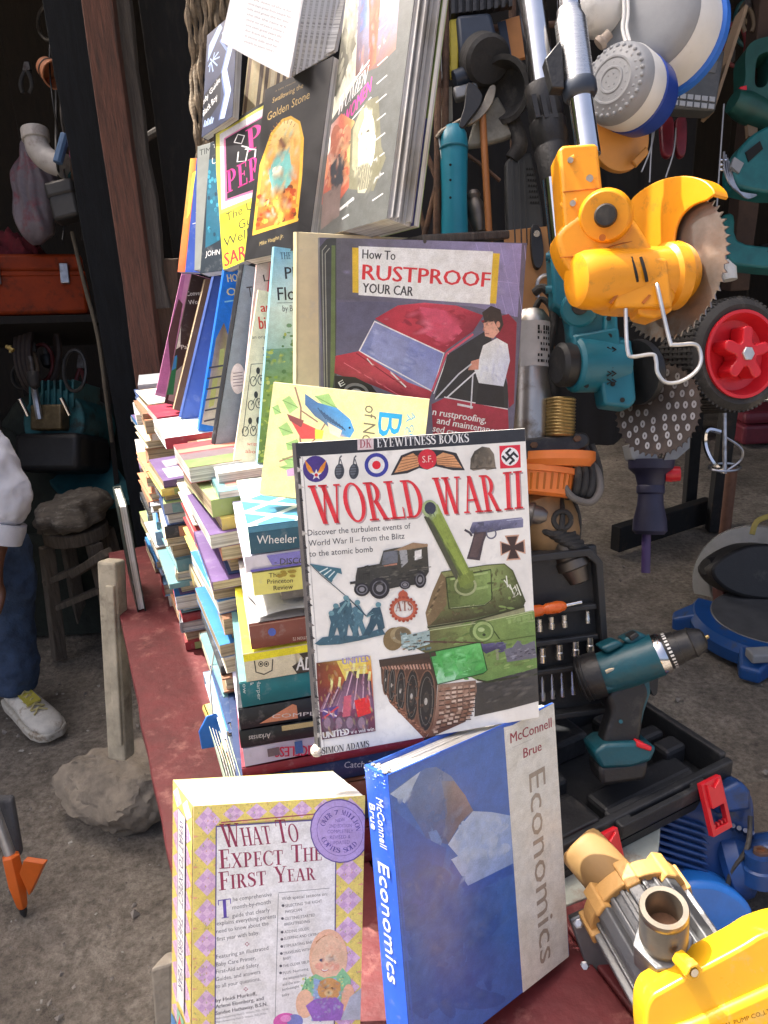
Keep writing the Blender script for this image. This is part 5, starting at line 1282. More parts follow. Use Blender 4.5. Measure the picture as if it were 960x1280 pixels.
# bird book laid on its side
fb = qface([(342,482),(535,498),(525,642),(322,612)],.17,.125,lean=24)
bb = book('bird_book',fb,.018,(214,206,150),'pale yellow bird guide on its side with a blue and a red bird',spine='top',page='cream',spine_col=(206,196,150))
P = fb; k = K(160,280,1 / 3.0)
P.polyuv([(.0,.0),(.0,1),(1,1),(1,0)],(220,212,150))
for pts in (((575,665),(600,650),(630,690),(600,712)),((560,760),(590,740),(612,780),(575,790)),((585,815),(625,800),(640,835),(590,840)),((570,870),(620,855),(650,880),(600,905)),((690,650),(740,640),(770,690),(730,690)),((560,900),(600,888),(630,905),(590,915)),((540,690),(560,680),(570,710),(548,716))):
    kp(*pts,col=(150,186,112)); kl(pts[0],pts[2],w=3,col=(110,150,84))
kl((620,620),(640,690),(636,800),(650,900),w=6,col=(140,110,90)); kl((560,880),(640,850),(700,790),(760,690),w=5,col=(146,116,92)); kl((640,700),(700,740),w=5,col=(140,110,90))
kp((590,712),(620,730),(690,762),(720,790),(700,800),(640,800),col=(214,76,70)); kp((590,712),(650,735),(640,760),(600,736),col=(130,70,66)); kp((690,765),(722,770),(716,800),(690,800),col=(206,200,70))
kp((655,642),(700,672),(770,690),(820,730),(836,770),(820,796),(770,790),(720,740),(690,720),(655,680),col=[(70,110,150)] * 2 + [(80,150,200)] * 4 + [(210,160,120),(90,110,130),(80,100,130),(70,100,140)])
for j in range(9): kl((700 + j * 11,690 + j * 8),(730 + j * 9,730 + j * 5),w=3,col=(50,70,96))
kp((735,740),(790,770),(780,796),(745,780),col=(226,206,180)); ko(818,760,4,4,(30,30,40)); kp((585,910),(640,895),(645,930),(588,935),col=(186,150,180))
def vert_text(P,body,p0,p1,pu,col,serif=False): P.text(body,p0,p1,0,col,serif=serif,up=pu)
vert_text(P,'Birds',(470,514),(458,640),(502,517),(40,150,196)); vert_text(P,'of North American',(452,506),(440,660),(468,508),(110,104,80)); vert_text(P,'A COMPLETE',(506,516),(496,610),(512,517),(80,160,190)); vert_text(P,'A GUIDE TO',(512,514),(503,600),(518,515),(80,160,190))
P.make('cover_print',bb)

# car repair manual and the large cream book behind it
fr_ = qface([(408,305),(663,299),(640,552),(388,572)],.235,.25,lean=3)
rb = book('car_manual',fr_,.016,(120,112,140),'car repair manual titled How To RUSTPROOF YOUR CAR with a red car on the cover',hard=False,page='cream',spine_col=(60,60,64),cat='manual')
P = fr_; k = K(360,280,1 / 3.0)
P.polyuv([(0,0),(0,1),(1,1),(1,0)],(96,92,112))
kp((200,72),(890,60),(870,320),(700,290),(400,285),(190,290),col=[(92,90,96),(148,140,186),(136,128,172),(120,114,140),(96,92,112),(88,86,98)])
for j in range(5): kl((720 + j * 45,66),(800 + j * 30,320),w=2,col=(160,152,196))
kl((720,190),(870,200),w=2,col=(160,152,196))
kp((140,110),(170,78),(205,72),(165,620),(115,620),col=(64,66,66)); kl((168,100),(150,120),(118,620),w=3,col=(150,150,140)); kl((178,110),(160,130),(128,620),w=3,col=(150,150,140)); kp((186,100),(200,100),(165,540),(150,620),(140,620),col=(96,110,70))
kb([(176,620),(205,80),(880,66),(836,300),(400,288)],[(116,112,124),(150,142,180),(70,70,78)],130,10,34,.35,.5)
kp((262,104),(808,98),(790,276),(252,262),col=(214,178,56)); kp((286,98),(783,92),(766,280),(274,270),col=(224,224,222))
kt('How To',(296,140),(418,140),32,(64,62,66),bold=.5); P.text('RUSTPROOF',k((290,214))[0],k((764,218))[0],19,(204,52,60),bold=1.2); kt('YOUR CAR',(288,260),(476,264),34,(64,62,66),bold=.7)
kp((190,300),(330,290),(420,290),(326,366),(262,474),(170,510),col=(90,88,112)); kp((330,352),(420,300),(520,285),(640,290),(740,320),(700,380),(600,450),(586,466),(420,400),col=[(150,40,60),(176,52,70),(200,80,100),(190,66,84),(150,44,62),(120,34,54),(150,40,60),(170,48,66),(176,50,68)])
kp((500,300),(600,310),(660,380),(600,440),(520,400),col=(196,78,104)); kp((262,474),(328,362),(586,466),(534,610),(440,580),col=[(110,120,170),(130,136,180),(120,128,184),(146,152,196),(120,128,180)]); kp((330,390),(450,430),(420,560),(300,480),col=(136,142,186))
kl((262,474),(328,362),(586,466),(534,610),(262,474),w=5,col=(226,216,220)); kl((534,610),(596,466),(700,390),w=7,col=(196,80,100)); kl((540,620),(604,466),w=3,col=(230,220,224))
kp((170,496),(262,474),(440,580),(534,612),(520,650),(420,640),(280,590),(190,570),(160,560),col=[(160,44,62),(176,54,72),(200,76,92),(170,50,66),(140,36,54),(150,40,58),(126,34,52),(130,36,52),(140,40,56)])
kl((250,482),(430,600),w=4,col=(120,30,48)); kl((290,500),(312,526),w=4,col=(226,226,226)); kl((376,544),(434,600),w=5,col=(220,220,224)); kl((200,520),(420,640),w=3,col=(206,100,116))
kp((160,570),(240,572),(300,600),(330,640),(160,640),col=(30,30,34)); kh(240,630,46,34,10,(120,118,120)); ko(240,632,22,16,(160,158,158)); kt('E',(180,612),(200,600),20,(220,220,220))
kp((540,640),(600,470),(740,380),(760,380),(830,580),(826,664),(720,650),(580,632),col=(46,46,50)); kp((530,660),(580,634),(826,664),(830,830),(530,830),col=[(150,40,60),(170,54,72),(160,46,66),(124,34,52),(130,34,54)]); kl((580,630),(826,664),w=4,col=(216,210,214))
kp((730,340),(836,310),(866,340),(850,640),(830,660),(826,560),(790,400),col=(136,40,56))
kp((736,310),(770,284),(806,296),(816,350),(800,380),(780,340),(745,345),col=(56,46,44)); kp((740,345),(780,340),(800,375),(776,402),(745,395),col=(214,160,140)); kp((736,430),(790,400),(830,420),(838,480),(810,580),(716,570),(700,520),(720,480),col=[(226,226,240)] * 3 + [(200,204,226)] * 2 + [(216,218,236)] * 3); kp((716,570),(810,578),(812,660),(700,650),col=(36,36,42)); kp((690,490),(720,480),(716,520),(676,524),col=(200,140,120))
kl((744,352),(756,350),w=4,col=(60,44,40)); kl((742,362),(738,374),(746,376),w=3,col=(176,116,100)); kl((746,386),(760,386),w=3,col=(150,90,84)); kl((738,346),(762,342),w=3,col=(70,50,44)); ko(796,350,7,11,(196,140,120)); kl((545,640),(640,540),(690,500),w=5,col=(190,190,196)); kl((590,632),(706,528),w=5,col=(206,206,210)); kl((694,540),(682,670),w=5,col=(190,190,196)); kl((630,655),(690,664),w=8,col=(210,206,210))
kt('n rustproofing,',(530,700),(738,722),26,(236,232,234),bold=.4); kt('and maintenance,',(545,732),(790,764),26,(236,232,234),bold=.4); kt('sed cars.',(528,764),(640,780),26,(236,232,234),bold=.4)
kb([(330,352),(520,287),(640,292),(740,322),(586,464),(420,400)],[(216,90,112),(120,30,50),(190,56,78),(226,130,150)],110,8,34,.4,.4,(-20,40)); kb([(268,474),(328,366),(580,468),(532,606)],[(160,166,206),(90,96,146),(180,186,216)],60,10,34,.4,.4,(10,40)); kb([(170,500),(262,476),(530,612),(510,645),(280,590)],[(210,80,100),(110,26,44)],60,8,26,.4,.35,(10,40)); kb([(716,560),(724,480),(790,402),(836,470),(810,576)],[(180,184,214),(240,240,250),(150,154,190)],60,6,20,.4,.4,(40,100)); kb([(740,380),(745,310),(806,298),(814,370),(776,400)],[(110,80,66),(30,24,24),(226,176,150)],26,4,12,.4,.5)
P.make('cover_print',rb)
fc_ = qface([(384,300),(600,294),(585,560),(352,578)],.215,.262,lean=3)
fc_ = Face(fc_.C + nrm(fc_.C - CAM) * .05,fc_.u,fc_.v,fc_.n,fc_.w * 1.055,fc_.h * 1.055)
cb = book('old_hardback',fc_,.020,(206,190,150),'large stained cream book standing behind the car manual',page='tan',spine_col=(200,184,146))
# plants and flowers
f_ev = eface((322,578),(343,308),z=ZR,h_=.25,w_=.17,heading=12)
ev = book('plant_book',f_ev,.018,(110,150,150),'tall book about plants and flowers with a misty green landscape cover',page='white',spine_col=(120,160,170))
P = f_ev; k = K(160,280,1 / 3.0)
P.polyuv([(0,0),(0,1),(1,1),(1,0)],(150,196,216)); kp((545,85),(670,80),(668,310),(530,310),col=[(120,186,220),(150,206,230),(206,226,230),(190,220,226)]); kp((530,310),(700,310),(680,480),(510,500),col=[(196,220,226),(206,226,226),(140,176,170),(120,160,160)])
kp((510,470),(700,460),(690,640),(496,640),col=[(96,140,130),(110,150,120),(120,150,80),(110,140,70)]); kp((500,620),(690,620),(680,920),(480,900),col=[(120,150,80),(130,160,90),(96,130,70),(86,116,60)])
for j in range(150):
    y = random.uniform(380,900); x = 545 - (y - 300) * .09 + random.uniform(-18,130); 
    if y > 470 or x > 575: ko(x,y,random.uniform(4,12),random.uniform(3,8),random.choice([(96,140,110),(130,160,80),(160,176,90),(76,116,76),(110,150,120)] if y < 560 else [(120,150,66),(150,170,80),(90,120,56),(176,186,110)]),n=7)
kt('THE EVOLUTION',(572,132),(740,128),24,(30,70,110),serif=True); kt('of',(648,160),(668,158),12,(40,60,80)); kt('Plants',(590,206),(720,200),44,(36,44,56),bold=.4); kt('and',(646,238),(668,236),12,(40,60,80)); kt('Flowers',(562,286),(740,280),48,(36,44,56),bold=.4); kt('by Barry A. Thomas',(580,328),(760,322),22,(60,80,90)); kl((560,296),(690,294),w=2,col=(90,120,130))
kb([(500,880),(520,470),(690,460),(680,900)],[(60,96,56),(176,190,110),(120,160,140),(90,130,70)],220,5,16,.5,.6)
P.make('cover_print',ev)
# cream paperback with bicycles, pink book behind it
f_bi = eface((292,576),(323,362),z=ZR,h_=.205,w_=.14,heading=16)
bi = book('bicycle_book',f_bi,.014,(218,206,180),'cream paperback with red lettering and small ink drawings of cyclists',hard=False,page='cream',spine_col=(206,196,172))
P = f_bi; P.polyuv([(0,0),(0,1),(1,1),(1,0)],(224,210,182)); red = (206,62,46)
kt('and',(498,330),(560,326),34,red,bold=.8); kt('bicycle',(492,394),(600,388),46,red,bold=.8); kt('an original',(466,430),(540,428),12,(80,74,70)); kt('the',(504,474),(540,472),16,(70,56,110)); kt('ed',(506,496),(540,494),12,(70,56,110)); kt('written',(446,830),(500,834),14,red); kt('about',(440,858),(500,862),14,red)
for ln_ in (((462,526),(540,520),(500,790),(430,795),(462,526)),): kl(*ln_,w=2.5,col=(60,56,54))
for x,y in ((470,590),(498,585),(462,680),(490,672),(440,778),(470,776),(500,770)): kh(x,y,12,18,3,(40,38,38)); kl((x,y),(x + 20,y - 36),(x + 30,y),w=3,col=(40,38,38)); ko(x + 18,y - 40,7,12,(50,46,46))
P.make('cover_print',bi)
f_pk = eface((299,562),(324,322),z=ZR,h_=.235,w_=.15,heading=16)
f_pk = Face(f_pk.C - f_pk.n * .02,f_pk.u,f_pk.v,f_pk.n,f_pk.w,f_pk.h)
pk = book('pink_book',f_pk,.012,(220,190,186),'pale pink and red book rising behind the cycling paperback',hard=False)
P = f_pk; P.polyuv([(.12,.8),(.12,1),(1,1),(1,.8)],(214,80,92)); P.polyuv([(0,.8),(0,1),(.1,1),(.1,.8)],(216,206,204)); P.text('L',(330,352),(337,351),9,(60,50,54)); P.make('cover_print',pk)
# grey blue hardback TH
f_th = eface((268,556),(304,330),z=ZR,h_=.215,w_=.15,heading=24)
th = book('grey_blue_hardback',f_th,.024,(112,130,146),'grey blue hardback with a black spine and a round white sticker',spine_col=(34,36,40),page='white')
P = f_th; P.polyuv([(0.01,0),(0.01,1),(1,1),(1,0)],(118,138,154)); k = K(160,280,1 / 3.0)
kt('THE',(450,276),(520,268),40,(44,48,56)); ko(412,580,26,54,(206,208,212))
for j in range(5): kl((394,560 + j * 12),(430,556 + j * 12),w=3,col=(120,120,130))
P.make('cover_print',th)
f_ho = eface((248,538),(281,334),z=ZR,h_=.205,w_=.14,heading=22)
ho = book('bright_blue_book',f_ho,.018,(30,110,206),'bright blue book with a mosque on its cover in the standing row',hard=False,spine_col=(30,100,190))
P = f_ho; P.polyuv([(0,0),(0,1),(1,1),(1,0)],(26,116,214))
kt('HOW',(374,218),(440,212),28,(226,206,150),bold=.5); kt('ON',(372,270),(440,262),28,(226,206,150),bold=.5); kl((362,292),(400,286),w=5,col=(130,190,226))
kp((330,430),(360,370),(380,430),(372,560),(330,760),(276,750),(300,620),col=[(150,140,130),(120,96,80),(160,150,140),(196,190,120),(196,196,190),(180,176,176),(170,166,170)])
for p in (((345,470),(362,466),(356,540),(338,548)),((318,580),(338,576),(322,680),(302,690))): kp(*p,col=(180,186,110))
for j in range(6): kl((285 + j * 3,740 - j * 40),(330 + j * 6,730 - j * 40),w=6,col=(70,70,84))
P.make('cover_print',ho)
f_bl = eface((226,522),(268,343),z=ZR,h_=.20,w_=.14,heading=24)
book('plain_blue_book',f_bl,.016,(72,92,150),'plain dull blue hardback without lettering in the row on the stacks',spine_col=(64,84,140))
P = f_bl; P.polyuv([(.3,.86),(.36,.97),(.7,.97)],(150,160,190)); P.make('cover_print',bpy.data.objects['plain_blue_book'])
f_tn = eface((217,512),(257,348),z=ZR,h_=.20,w_=.13,heading=26)
book('tan_edged_book',f_tn,.014,(120,92,70),'worn brown book with tan page edges beside the plain blue book',page='tan',hard=False,spine_col=(150,124,96),spine='right')
f_cv = eface((206,504),(240,342),z=ZR,h_=.19,w_=.13,heading=22)
cv = book('conversation_book',f_cv,.012,(52,36,34),'dark brown paperback with white lettering near the far end of the row',hard=False)
P = f_cv; k = K(160,280,1 / 3.0); kt('Conversations',(220,270),(330,262),16,(230,226,220)); kt('Women',(228,302),(300,296),16,(230,226,220)); kp((170,400),(200,360),(196,460),(165,480),col=(226,216,206)); kt('Pale',(200,470),(240,466),16,(226,220,214)); kp((170,560),(215,520),(206,680),(150,660),col=(150,150,146)); kp((135,560),(160,490),(186,500),(170,640),(128,640),col=(30,116,70)); kp((168,500),(184,492),(180,540),(164,550),col=(50,130,190)); P.make('cover_print',cv)
f_pp = eface((194,494),(228,338),z=ZR,h_=.185,w_=.12,heading=20)
pp = book('pink_magazine',f_pp,.006,(206,140,176),'thin pink and white magazine standing at the far end of the row',hard=False)
P = f_pp; kp((100,630),(180,200),(215,190),(140,640),col=(200,120,170)); kp((150,420),(190,280),(205,300),(160,560),col=(96,60,60)); P.make('cover_print',pp)

# ---------------------------------------------------------------- upper tier on a ledge
lg = MB(); a,b = at(404,306,.97),at(228,350,1.42)
dl = nrm(b - a); a = a - dl * .14; b = b + dl * .12
b = b - dl * .13; lg.beam(a + [.10,.03,-.012],b + [.10,.03,-.012],.13,.010)
lo_ = thing('book_ledge','narrow wooden ledge carrying the upper row of books','ledge',(a + b) / 2); obj('board',lg,greywood,lo_,smooth=0,bevel=.002)
for q_ in (a + dl * .05 + np.array([.14,.08,0]),b - dl * .05 + np.array([.14,.06,0])): obj('leg',MB().box((q_[0] - .015,q_[1] - .015,0),(q_[0] + .015,q_[1] + .015,q_[2] - .032)),wood_dark,lo_,smooth=0)
# women magazine, thick, leaning
Q_wo = [(434,-14),(523,-22),(478,291),(397,298)]
f_wo = eface((397,298),(434,-14),d=.95,h_=.30,w_=.145,heading=-56).quad(Q_wo)
wo_ = book('women_magazine',f_wo,.034,(96,96,92),'thick women portrait book with pink lettering at the end of the upper row',hard=False,page='grey',spine_col=(180,176,176),cat='book')
P = f_wo; k = K(380,0,.2344)
P.polyuv([(0,0),(0,1),(1,1),(1,0)],(84,86,84))
kp((215,-60),(310,-60),(285,500),(115,700),(140,420),(200,90),col=(206,206,186)); kp((230,80),(150,420),(140,540),(180,540),(240,380),(280,300),(270,220),(240,240),(225,150),col=[(96,94,80),(76,76,64),(60,60,52),(60,60,52),(110,110,96),(120,118,100),(150,148,128),(196,194,170),(90,88,76)])
kp((300,-60),(520,-60),(475,440),(390,490),(275,480),col=[(150,160,200),(130,160,206),(140,104,92),(120,86,76),(110,80,72)]); kp((340,-60),(445,-60),(410,110),(380,460),(345,480),(350,150),col=[(200,110,80),(206,110,80),(190,90,70),(196,110,80),(120,70,60),(170,90,70)]); kp((310,60),(345,60),(335,230),(300,250),col=(110,130,186))
kp((190,560),(350,425),(345,440),(190,575),col=(230,230,226)); 
P.text('WOMEN',k((172,660))[0],k((330,540))[0],0,(236,234,232),serif=True,up=k((190,575))[0]); P.text('WOMEN',k((205,735))[0],k((352,600))[0],0,(206,60,150),up=k((212,655))[0],bold=.6); kl((190,760),(355,630),w=4,col=(220,220,216))
kp((115,710),(200,650),(270,720),(240,1050),(180,1120),(85,1100),col=[(190,190,190),(176,96,76),(206,170,110),(170,90,70),(110,60,54),(150,80,66)]); kp((140,920),(170,850),(215,880),(210,1040),(140,1020),col=(52,56,62)); ko(170,790,20,60,(150,90,70)); kp((100,1050),(200,1020),(190,1180),(90,1230),col=(110,96,92))
for x,y in ((120,780),(235,800),(110,900),(250,880)): ko(x,y,14,50,random.choice([(226,220,210),(196,130,100),(206,180,120)]),n=9)
kp((250,760),(330,640),(390,640),(400,900),(420,960),(360,1100),(240,1060),col=(110,108,88)); ko(322,840,34,110,(216,214,190)); kp((262,760),(310,660),(330,700),(290,800),(285,1000),(255,960),col=(150,146,120)); kp((282,960),(345,950),(350,1040),(320,1100),(285,1090),col=(166,162,138)); kl((300,800),(318,800),w=8,col=(80,76,66)); kl((330,800),(345,796),w=8,col=(80,76,66)); kl((308,890),(336,884),w=6,col=(110,90,80))
for j in range(8): kl((280 + j * 9,960),(296 + j * 8,1080),w=4,col=(110,108,92))
for j,y in enumerate(range(70,1130,95)): kl((385 + (500 - y) * .05,y + 30),(435 + (500 - y) * .05,y + 8),w=4,col=(190,190,190))
kl((195,1150),(265,1110),w=9,col=(196,196,196)); kl((205,1200),(240,1185),w=6,col=(180,180,180)); kb([(120,690),(190,100),(240,-50),(300,-50),(280,480),(150,640)],[(60,58,50),(150,148,130),(200,198,180),(100,98,86)],110,8,30,.45,.4,(50,120)); kb([(300,-50),(510,-50),(470,430),(285,480)],[(160,110,90),(206,130,96),(90,70,76),(120,150,206)],90,8,26,.4,.4,(60,120)); kb([(90,1090),(120,720),(265,720),(240,1050)],[(120,60,50),(226,180,150),(60,50,52),(206,120,90)],90,7,24,.45,.5); kb([(250,1060),(262,760),(330,645),(395,700),(410,960),(360,1095)],[(140,136,112),(70,68,56),(200,196,170)],90,6,20,.4,.5,(60,120)); kb([(90,1240),(240,1070),(420,980),(440,460),(480,440),(430,1180)],[(60,62,60),(110,112,108)],60,8,26,.4,.5)
P.make('cover_print',wo_)
lv = MB(); W_w,H_w = f_wo.w,f_wo.h
for j in range(6):      # loose leaves fanned out of the fore edge
    z = -.004 - .0055 * j; lv.box((W_w / 2 - .02,.002 + .001 * (j % 3),z - .0012),(W_w / 2 + .004 + .005 * math.sin(j * 1.9),H_w - .002,z))
obj('loose_leaf',lv,PAGE['grey'],wo_,local=True,smooth=0,kind='stuff')
fx2 = Face(f_wo.C - f_wo.n * .037 + f_wo.u * .004,f_wo.u,f_wo.v,f_wo.n,.14,.295)
gb = book('green_edged_book',fx2,.008,(130,150,90),'thin book with green and lilac edge behind the thick women portrait book',hard=False); P = fx2
P.polyuv([(.8,.0),(.8,.4),(1,.4),(1,0)],(110,110,170)); P.make('cover_print',gb)
# golden stone
Q_go = [(332,112),(413,78),(372,320),(305,326)]
f_go = eface((305,326),(332,112),d=1.06,h_=.235,w_=.15,heading=-50).quad(Q_go)
go = book('black_fable_book',f_go,.020,(30,30,32),'black book titled Swallowing the Golden Stone with an arched golden picture',hard=False,page='white')
P = f_go; k = K(180,0,1 / 3.0); P.polyuv([(0,0),(0,1),(1,1),(1,0)],(34,34,36)); gold = (206,176,110)
kt('Swallowing the',(478,398),(586,352),22,gold); kt('Golden Stone',(458,470),(606,400),34,gold); kt('a tale retold',(490,352),(560,325),8,(150,130,90)); kt('Mike Vaughn Jr.',(424,934),(500,916),14,(170,150,100))
kp((402,895),(430,640),(470,520),(510,470),(540,462),(570,490),(580,560),(568,700),(545,866),col=(222,170,60)); kp((412,880),(440,640),(476,530),(512,482),(540,476),(564,500),(570,560),(558,700),(536,855),col=[(170,90,40),(206,150,70),(214,180,110),(226,200,140),(226,206,150),(220,190,120),(214,170,90),(206,130,60),(180,100,44)])
kp((470,640),(500,590),(530,600),(536,700),(520,750),(470,740),(460,690),col=(110,176,170)); ko(510,565,12,22,(110,70,50)); ko(490,670,18,16,(230,226,200))
for j in range(70):
    y = random.uniform(740,860); x = random.uniform(430 - (y - 700) * .06,545); ko(x,y,random.uniform(4,12),random.uniform(4,12),random.choice([(206,110,40),(170,70,30),(226,170,70),(110,60,36),(196,140,60)]),n=7)
for j in range(12): a = 200 - j * 14; kl((515 + 44 * math.cos(math.radians(a)),560 - 70 * math.sin(math.radians(a))),(515 + 56 * math.cos(math.radians(a)),560 - 88 * math.sin(math.radians(a))),w=2,col=(150,100,50))
kb([(410,880),(440,640),(476,530),(540,476),(572,560),(540,860)],[(240,200,120),(150,80,34),(226,140,50),(110,60,36),(130,186,180)],170,5,15,.5,.6)
P.make('cover_print',go)
f_pe = eface((279,338),(267,166),d=1.18,h_=.22,w_=.15,heading=-40).quad([(266,166),(340,148),(330,328),(279,338)])
pe = book('yellow_guide_book',f_pe,.016,(40,42,44),'black bordered book with a yellow panel and pink lettering in the upper row',hard=False)
P = f_pe; k = K(0,0,1 / 3.0); P.polyuv([(0,0),(0,1),(1,1),(1,0)],(44,46,48)); kp((806,510),(980,470),(960,1010),(822,1010),col=(206,200,90)); kp((820,520),(980,486),(965,826),(830,836),col=(206,204,206)); kp((834,550),(980,520),(965,816),(840,812),col=(196,110,150)); kp((840,556),(980,526),(965,806),(846,806),col=(40,38,42)); kp((826,850),(970,836),(960,1010),(830,1012),col=(216,210,60))
kt('PERIODS',(846,786),(1060,750),76,(206,60,140),serif=True); kt('P',(905,660),(950,650),90,(190,60,130),serif=True)
for p in (((868,590),(880,560),(900,580),(890,610),(868,590)),((880,640),(876,680),(900,690),(910,640),(890,620)),((900,640),(930,660),(926,690))): kl(*p,w=4,col=(230,226,226))
kt('The Users',(844,880),(960,856),26,(60,60,50)); kt('Guide to',(876,916),(970,896),26,(60,60,50)); kt('Well-Being',(838,954),(980,934),26,(60,60,50)); kt('SARAH',(840,1006),(930,990),34,(190,50,60),bold=.5); P.make('cover_print',pe)
f_jo = eface((250,342),(263,178),d=1.26,h_=.215,w_=.14,heading=-36)
jo = book('dark_teal_novel',f_jo,.02,(28,40,50),'dark teal novel with a small white author name beside the yellow guide',hard=False)
P = f_jo; k = K(0,0,1 / 3.0); kp((780,600),(830,590),(825,900),(770,930),col=(30,96,120)); 
for j in range(24): ko(random.uniform(782,822),random.uniform(640,900),5,8,random.choice([(60,150,176),(40,116,140),(20,60,80)]),n=7)
kt('UN',(794,616),(836,606),24,(220,222,222)); kt('JOHN',(770,962),(824,954),20,(226,226,226)); kt('T',(798,556),(810,552),14,(200,200,200)); P.make('cover_print',jo)
f_gy = eface((243,338),(247,183),d=1.31,h_=.21,w_=.13,heading=-34)
gy = book('grey_novel',f_gy,.014,(130,134,130),'narrow visible edge of a grey green book left of the dark teal novel',hard=False)
P = f_gy; kt('TIM',(748,584),(790,572),22,(50,54,54)); P.make('cover_print',gy)
f_or = eface((222,340),(238,198),d=1.38,h_=.20,w_=.13,heading=-30)
og = book('orange_blue_book',f_or,.012,(40,70,150),'orange and blue book farthest away in the upper row',hard=False)
P = f_or; kp((712,594),(738,588),(694,1020),(664,1020),col=[(226,190,80),(226,110,50),(206,90,40),(216,110,70)]); kp((722,650),(735,640),(712,800),(700,820),col=(240,220,80)); kl((735,800),(750,796),w=8,col=(220,220,230)); kl((722,840),(746,832),w=3,col=(200,200,220)); P.make('cover_print',og)
Q_bb = [(258,44),(298,52),(304,160),(252,172)]
f_bb = eface((252,172),(259,44),d=1.2,h_=.17,w_=.085,heading=-48).quad(Q_bb)
byb = book('study_guide',f_bb,.012,(40,44,64),'dark blue study guide with a wavy pale edge hanging above the upper row',hard=False)
P = f_bb; P.polyuv([(0,0),(0,1),(1,1),(1,0)],(44,50,74)); k = K(0,0,1 / 3.0)
kp((784,170),(830,140),(840,160),(780,220),col=(130,150,196)); kl((850,170),(880,230),(860,300),(884,380),(866,470),w=22,col=(160,176,214)); kl((835,190),(866,240),(848,300),(870,380),(852,470),w=6,col=(90,110,160)); kp((768,330),(850,296),(852,400),(764,470),col=(20,22,32)); kt('Study Guide',(740,380),(846,322),24,(226,228,236)); kt('Black Boy',(764,420),(838,380),28,(226,228,236))
for j in range(8): kl((800 + 6 * math.cos(j),230),(810 + 26 * math.cos(j * .8),240 + 30 * math.sin(j * .8)),w=4,col=(140,160,200))
for j in range(6): kl((770 + j * 9,470),(776 + j * 9,440 + 8 * (j % 2)),w=6,col=(150,170,210))
P.make('cover_print',byb)
f_pg = eface((300,165),(312,55),d=1.22,h_=.15,w_=.10,heading=-10)
pgb = book('cream_paged_book',f_pg,.05,(190,170,130),'old book standing with its brown and cream page edges showing above the black fable book',page='tan',hard=True,inset=.001)
P = f_pg
for j in range(9): a = .02 + .1 * j; P.polyuv([(a,0),(a,1),(a + .05 + .03 * random.random(),1),(a + .05,0)],random.choice([(196,180,140),(120,96,74),(220,206,170),(90,74,60),(170,150,116)]))
P.make('page_edge_print',pgb)
# open book at the very top
ob = thing('open_book','open book with printed pages hanging above the black fable book','book',at(370,90,.98))
def leaf(pts,ds,mm,nm,bend=0.0):
    A = [at(*p,d) for p,d in zip(pts,ds)]; n = nrm(np.cross(A[1] - A[0],A[3] - A[0])); v = []; f = []; N = 8
    for i in range(N + 1):
        t = i / N; off = n * bend * math.sin(math.pi * t)
        v += [A[0] * (1 - t) + A[1] * t + off,A[3] * (1 - t) + A[2] * t + off]
    m_ = len(v); v += [p + n * .0004 for p in v]
    f = [(2 * i,2 * i + 2,2 * i + 3,2 * i + 1) for i in range(N)] + [(m_ + 2 * i,m_ + 2 * i + 1,m_ + 2 * i + 3,m_ + 2 * i + 2) for i in range(N)]
    return obj(nm,MB().add(v,f),mm,ob,smooth=60,fix=False)
wp = mat('printed_paper',(.74,.73,.72),.8,var=.04,scale=20)
leaf([(303,-70),(392,-70),(361,97),(276,52)],[1.0,.97,.95,.98],wp,'leaf',.002)
A = [at(*p,d) for p,d in zip([(303,-70),(392,-70),(361,97),(276,52)],[1.0,.97,.95,.98])]
_u2 = nrm(A[1] - A[0] + A[2] - A[3]); _v2 = A[0] - A[3] + A[1] - A[2]; _v2 = nrm(_v2 - _u2 * (_u2 @ _v2)); PF = Face(sum(A) / 4 + np.cross(_u2,_v2) * .003,_u2,_v2,np.cross(_u2,_v2),.095,.17); P = PF
words_ = 'the people of the valley had kept the stone for many years and no one had seen it since the great rains came down from the hills'.split()
for j in range(9):
    x0,y0 = 306 - j * -1.0 - 2,-6 + j * 7.2; P.text(' '.join(random.sample(words_,6)),(x0 - j * 1.6 + 6,y0 + 4 - j * .4),(x0 + 60 - j * 1.4,y0 + 22 - j * .2),2.6,(110,108,116),g=1)
P.make('text_print',ob)
for j in range(15):
    t = j / 14
    leaf([(392 - 4 + 52 * t,-70),(398 + 52 * t,-70),(366 + 58 * t - 2,97 - 33 * t),(362 + 54 * t,97 - 31 * t)],[.97,.975,.955 + .03 * t,.95 + .03 * t],PAGE['white'] if j % 2 else wp,'leaf',.0)
obj('pages',MB().hexa([at(*p,.975) for p in ((392,-70),(446,-70),(418,62),(362,93))],[at(*p,1.0) for p in ((392,-70),(446,-70),(420,66),(366,97))]),PAGE['white'],ob,smooth=0)

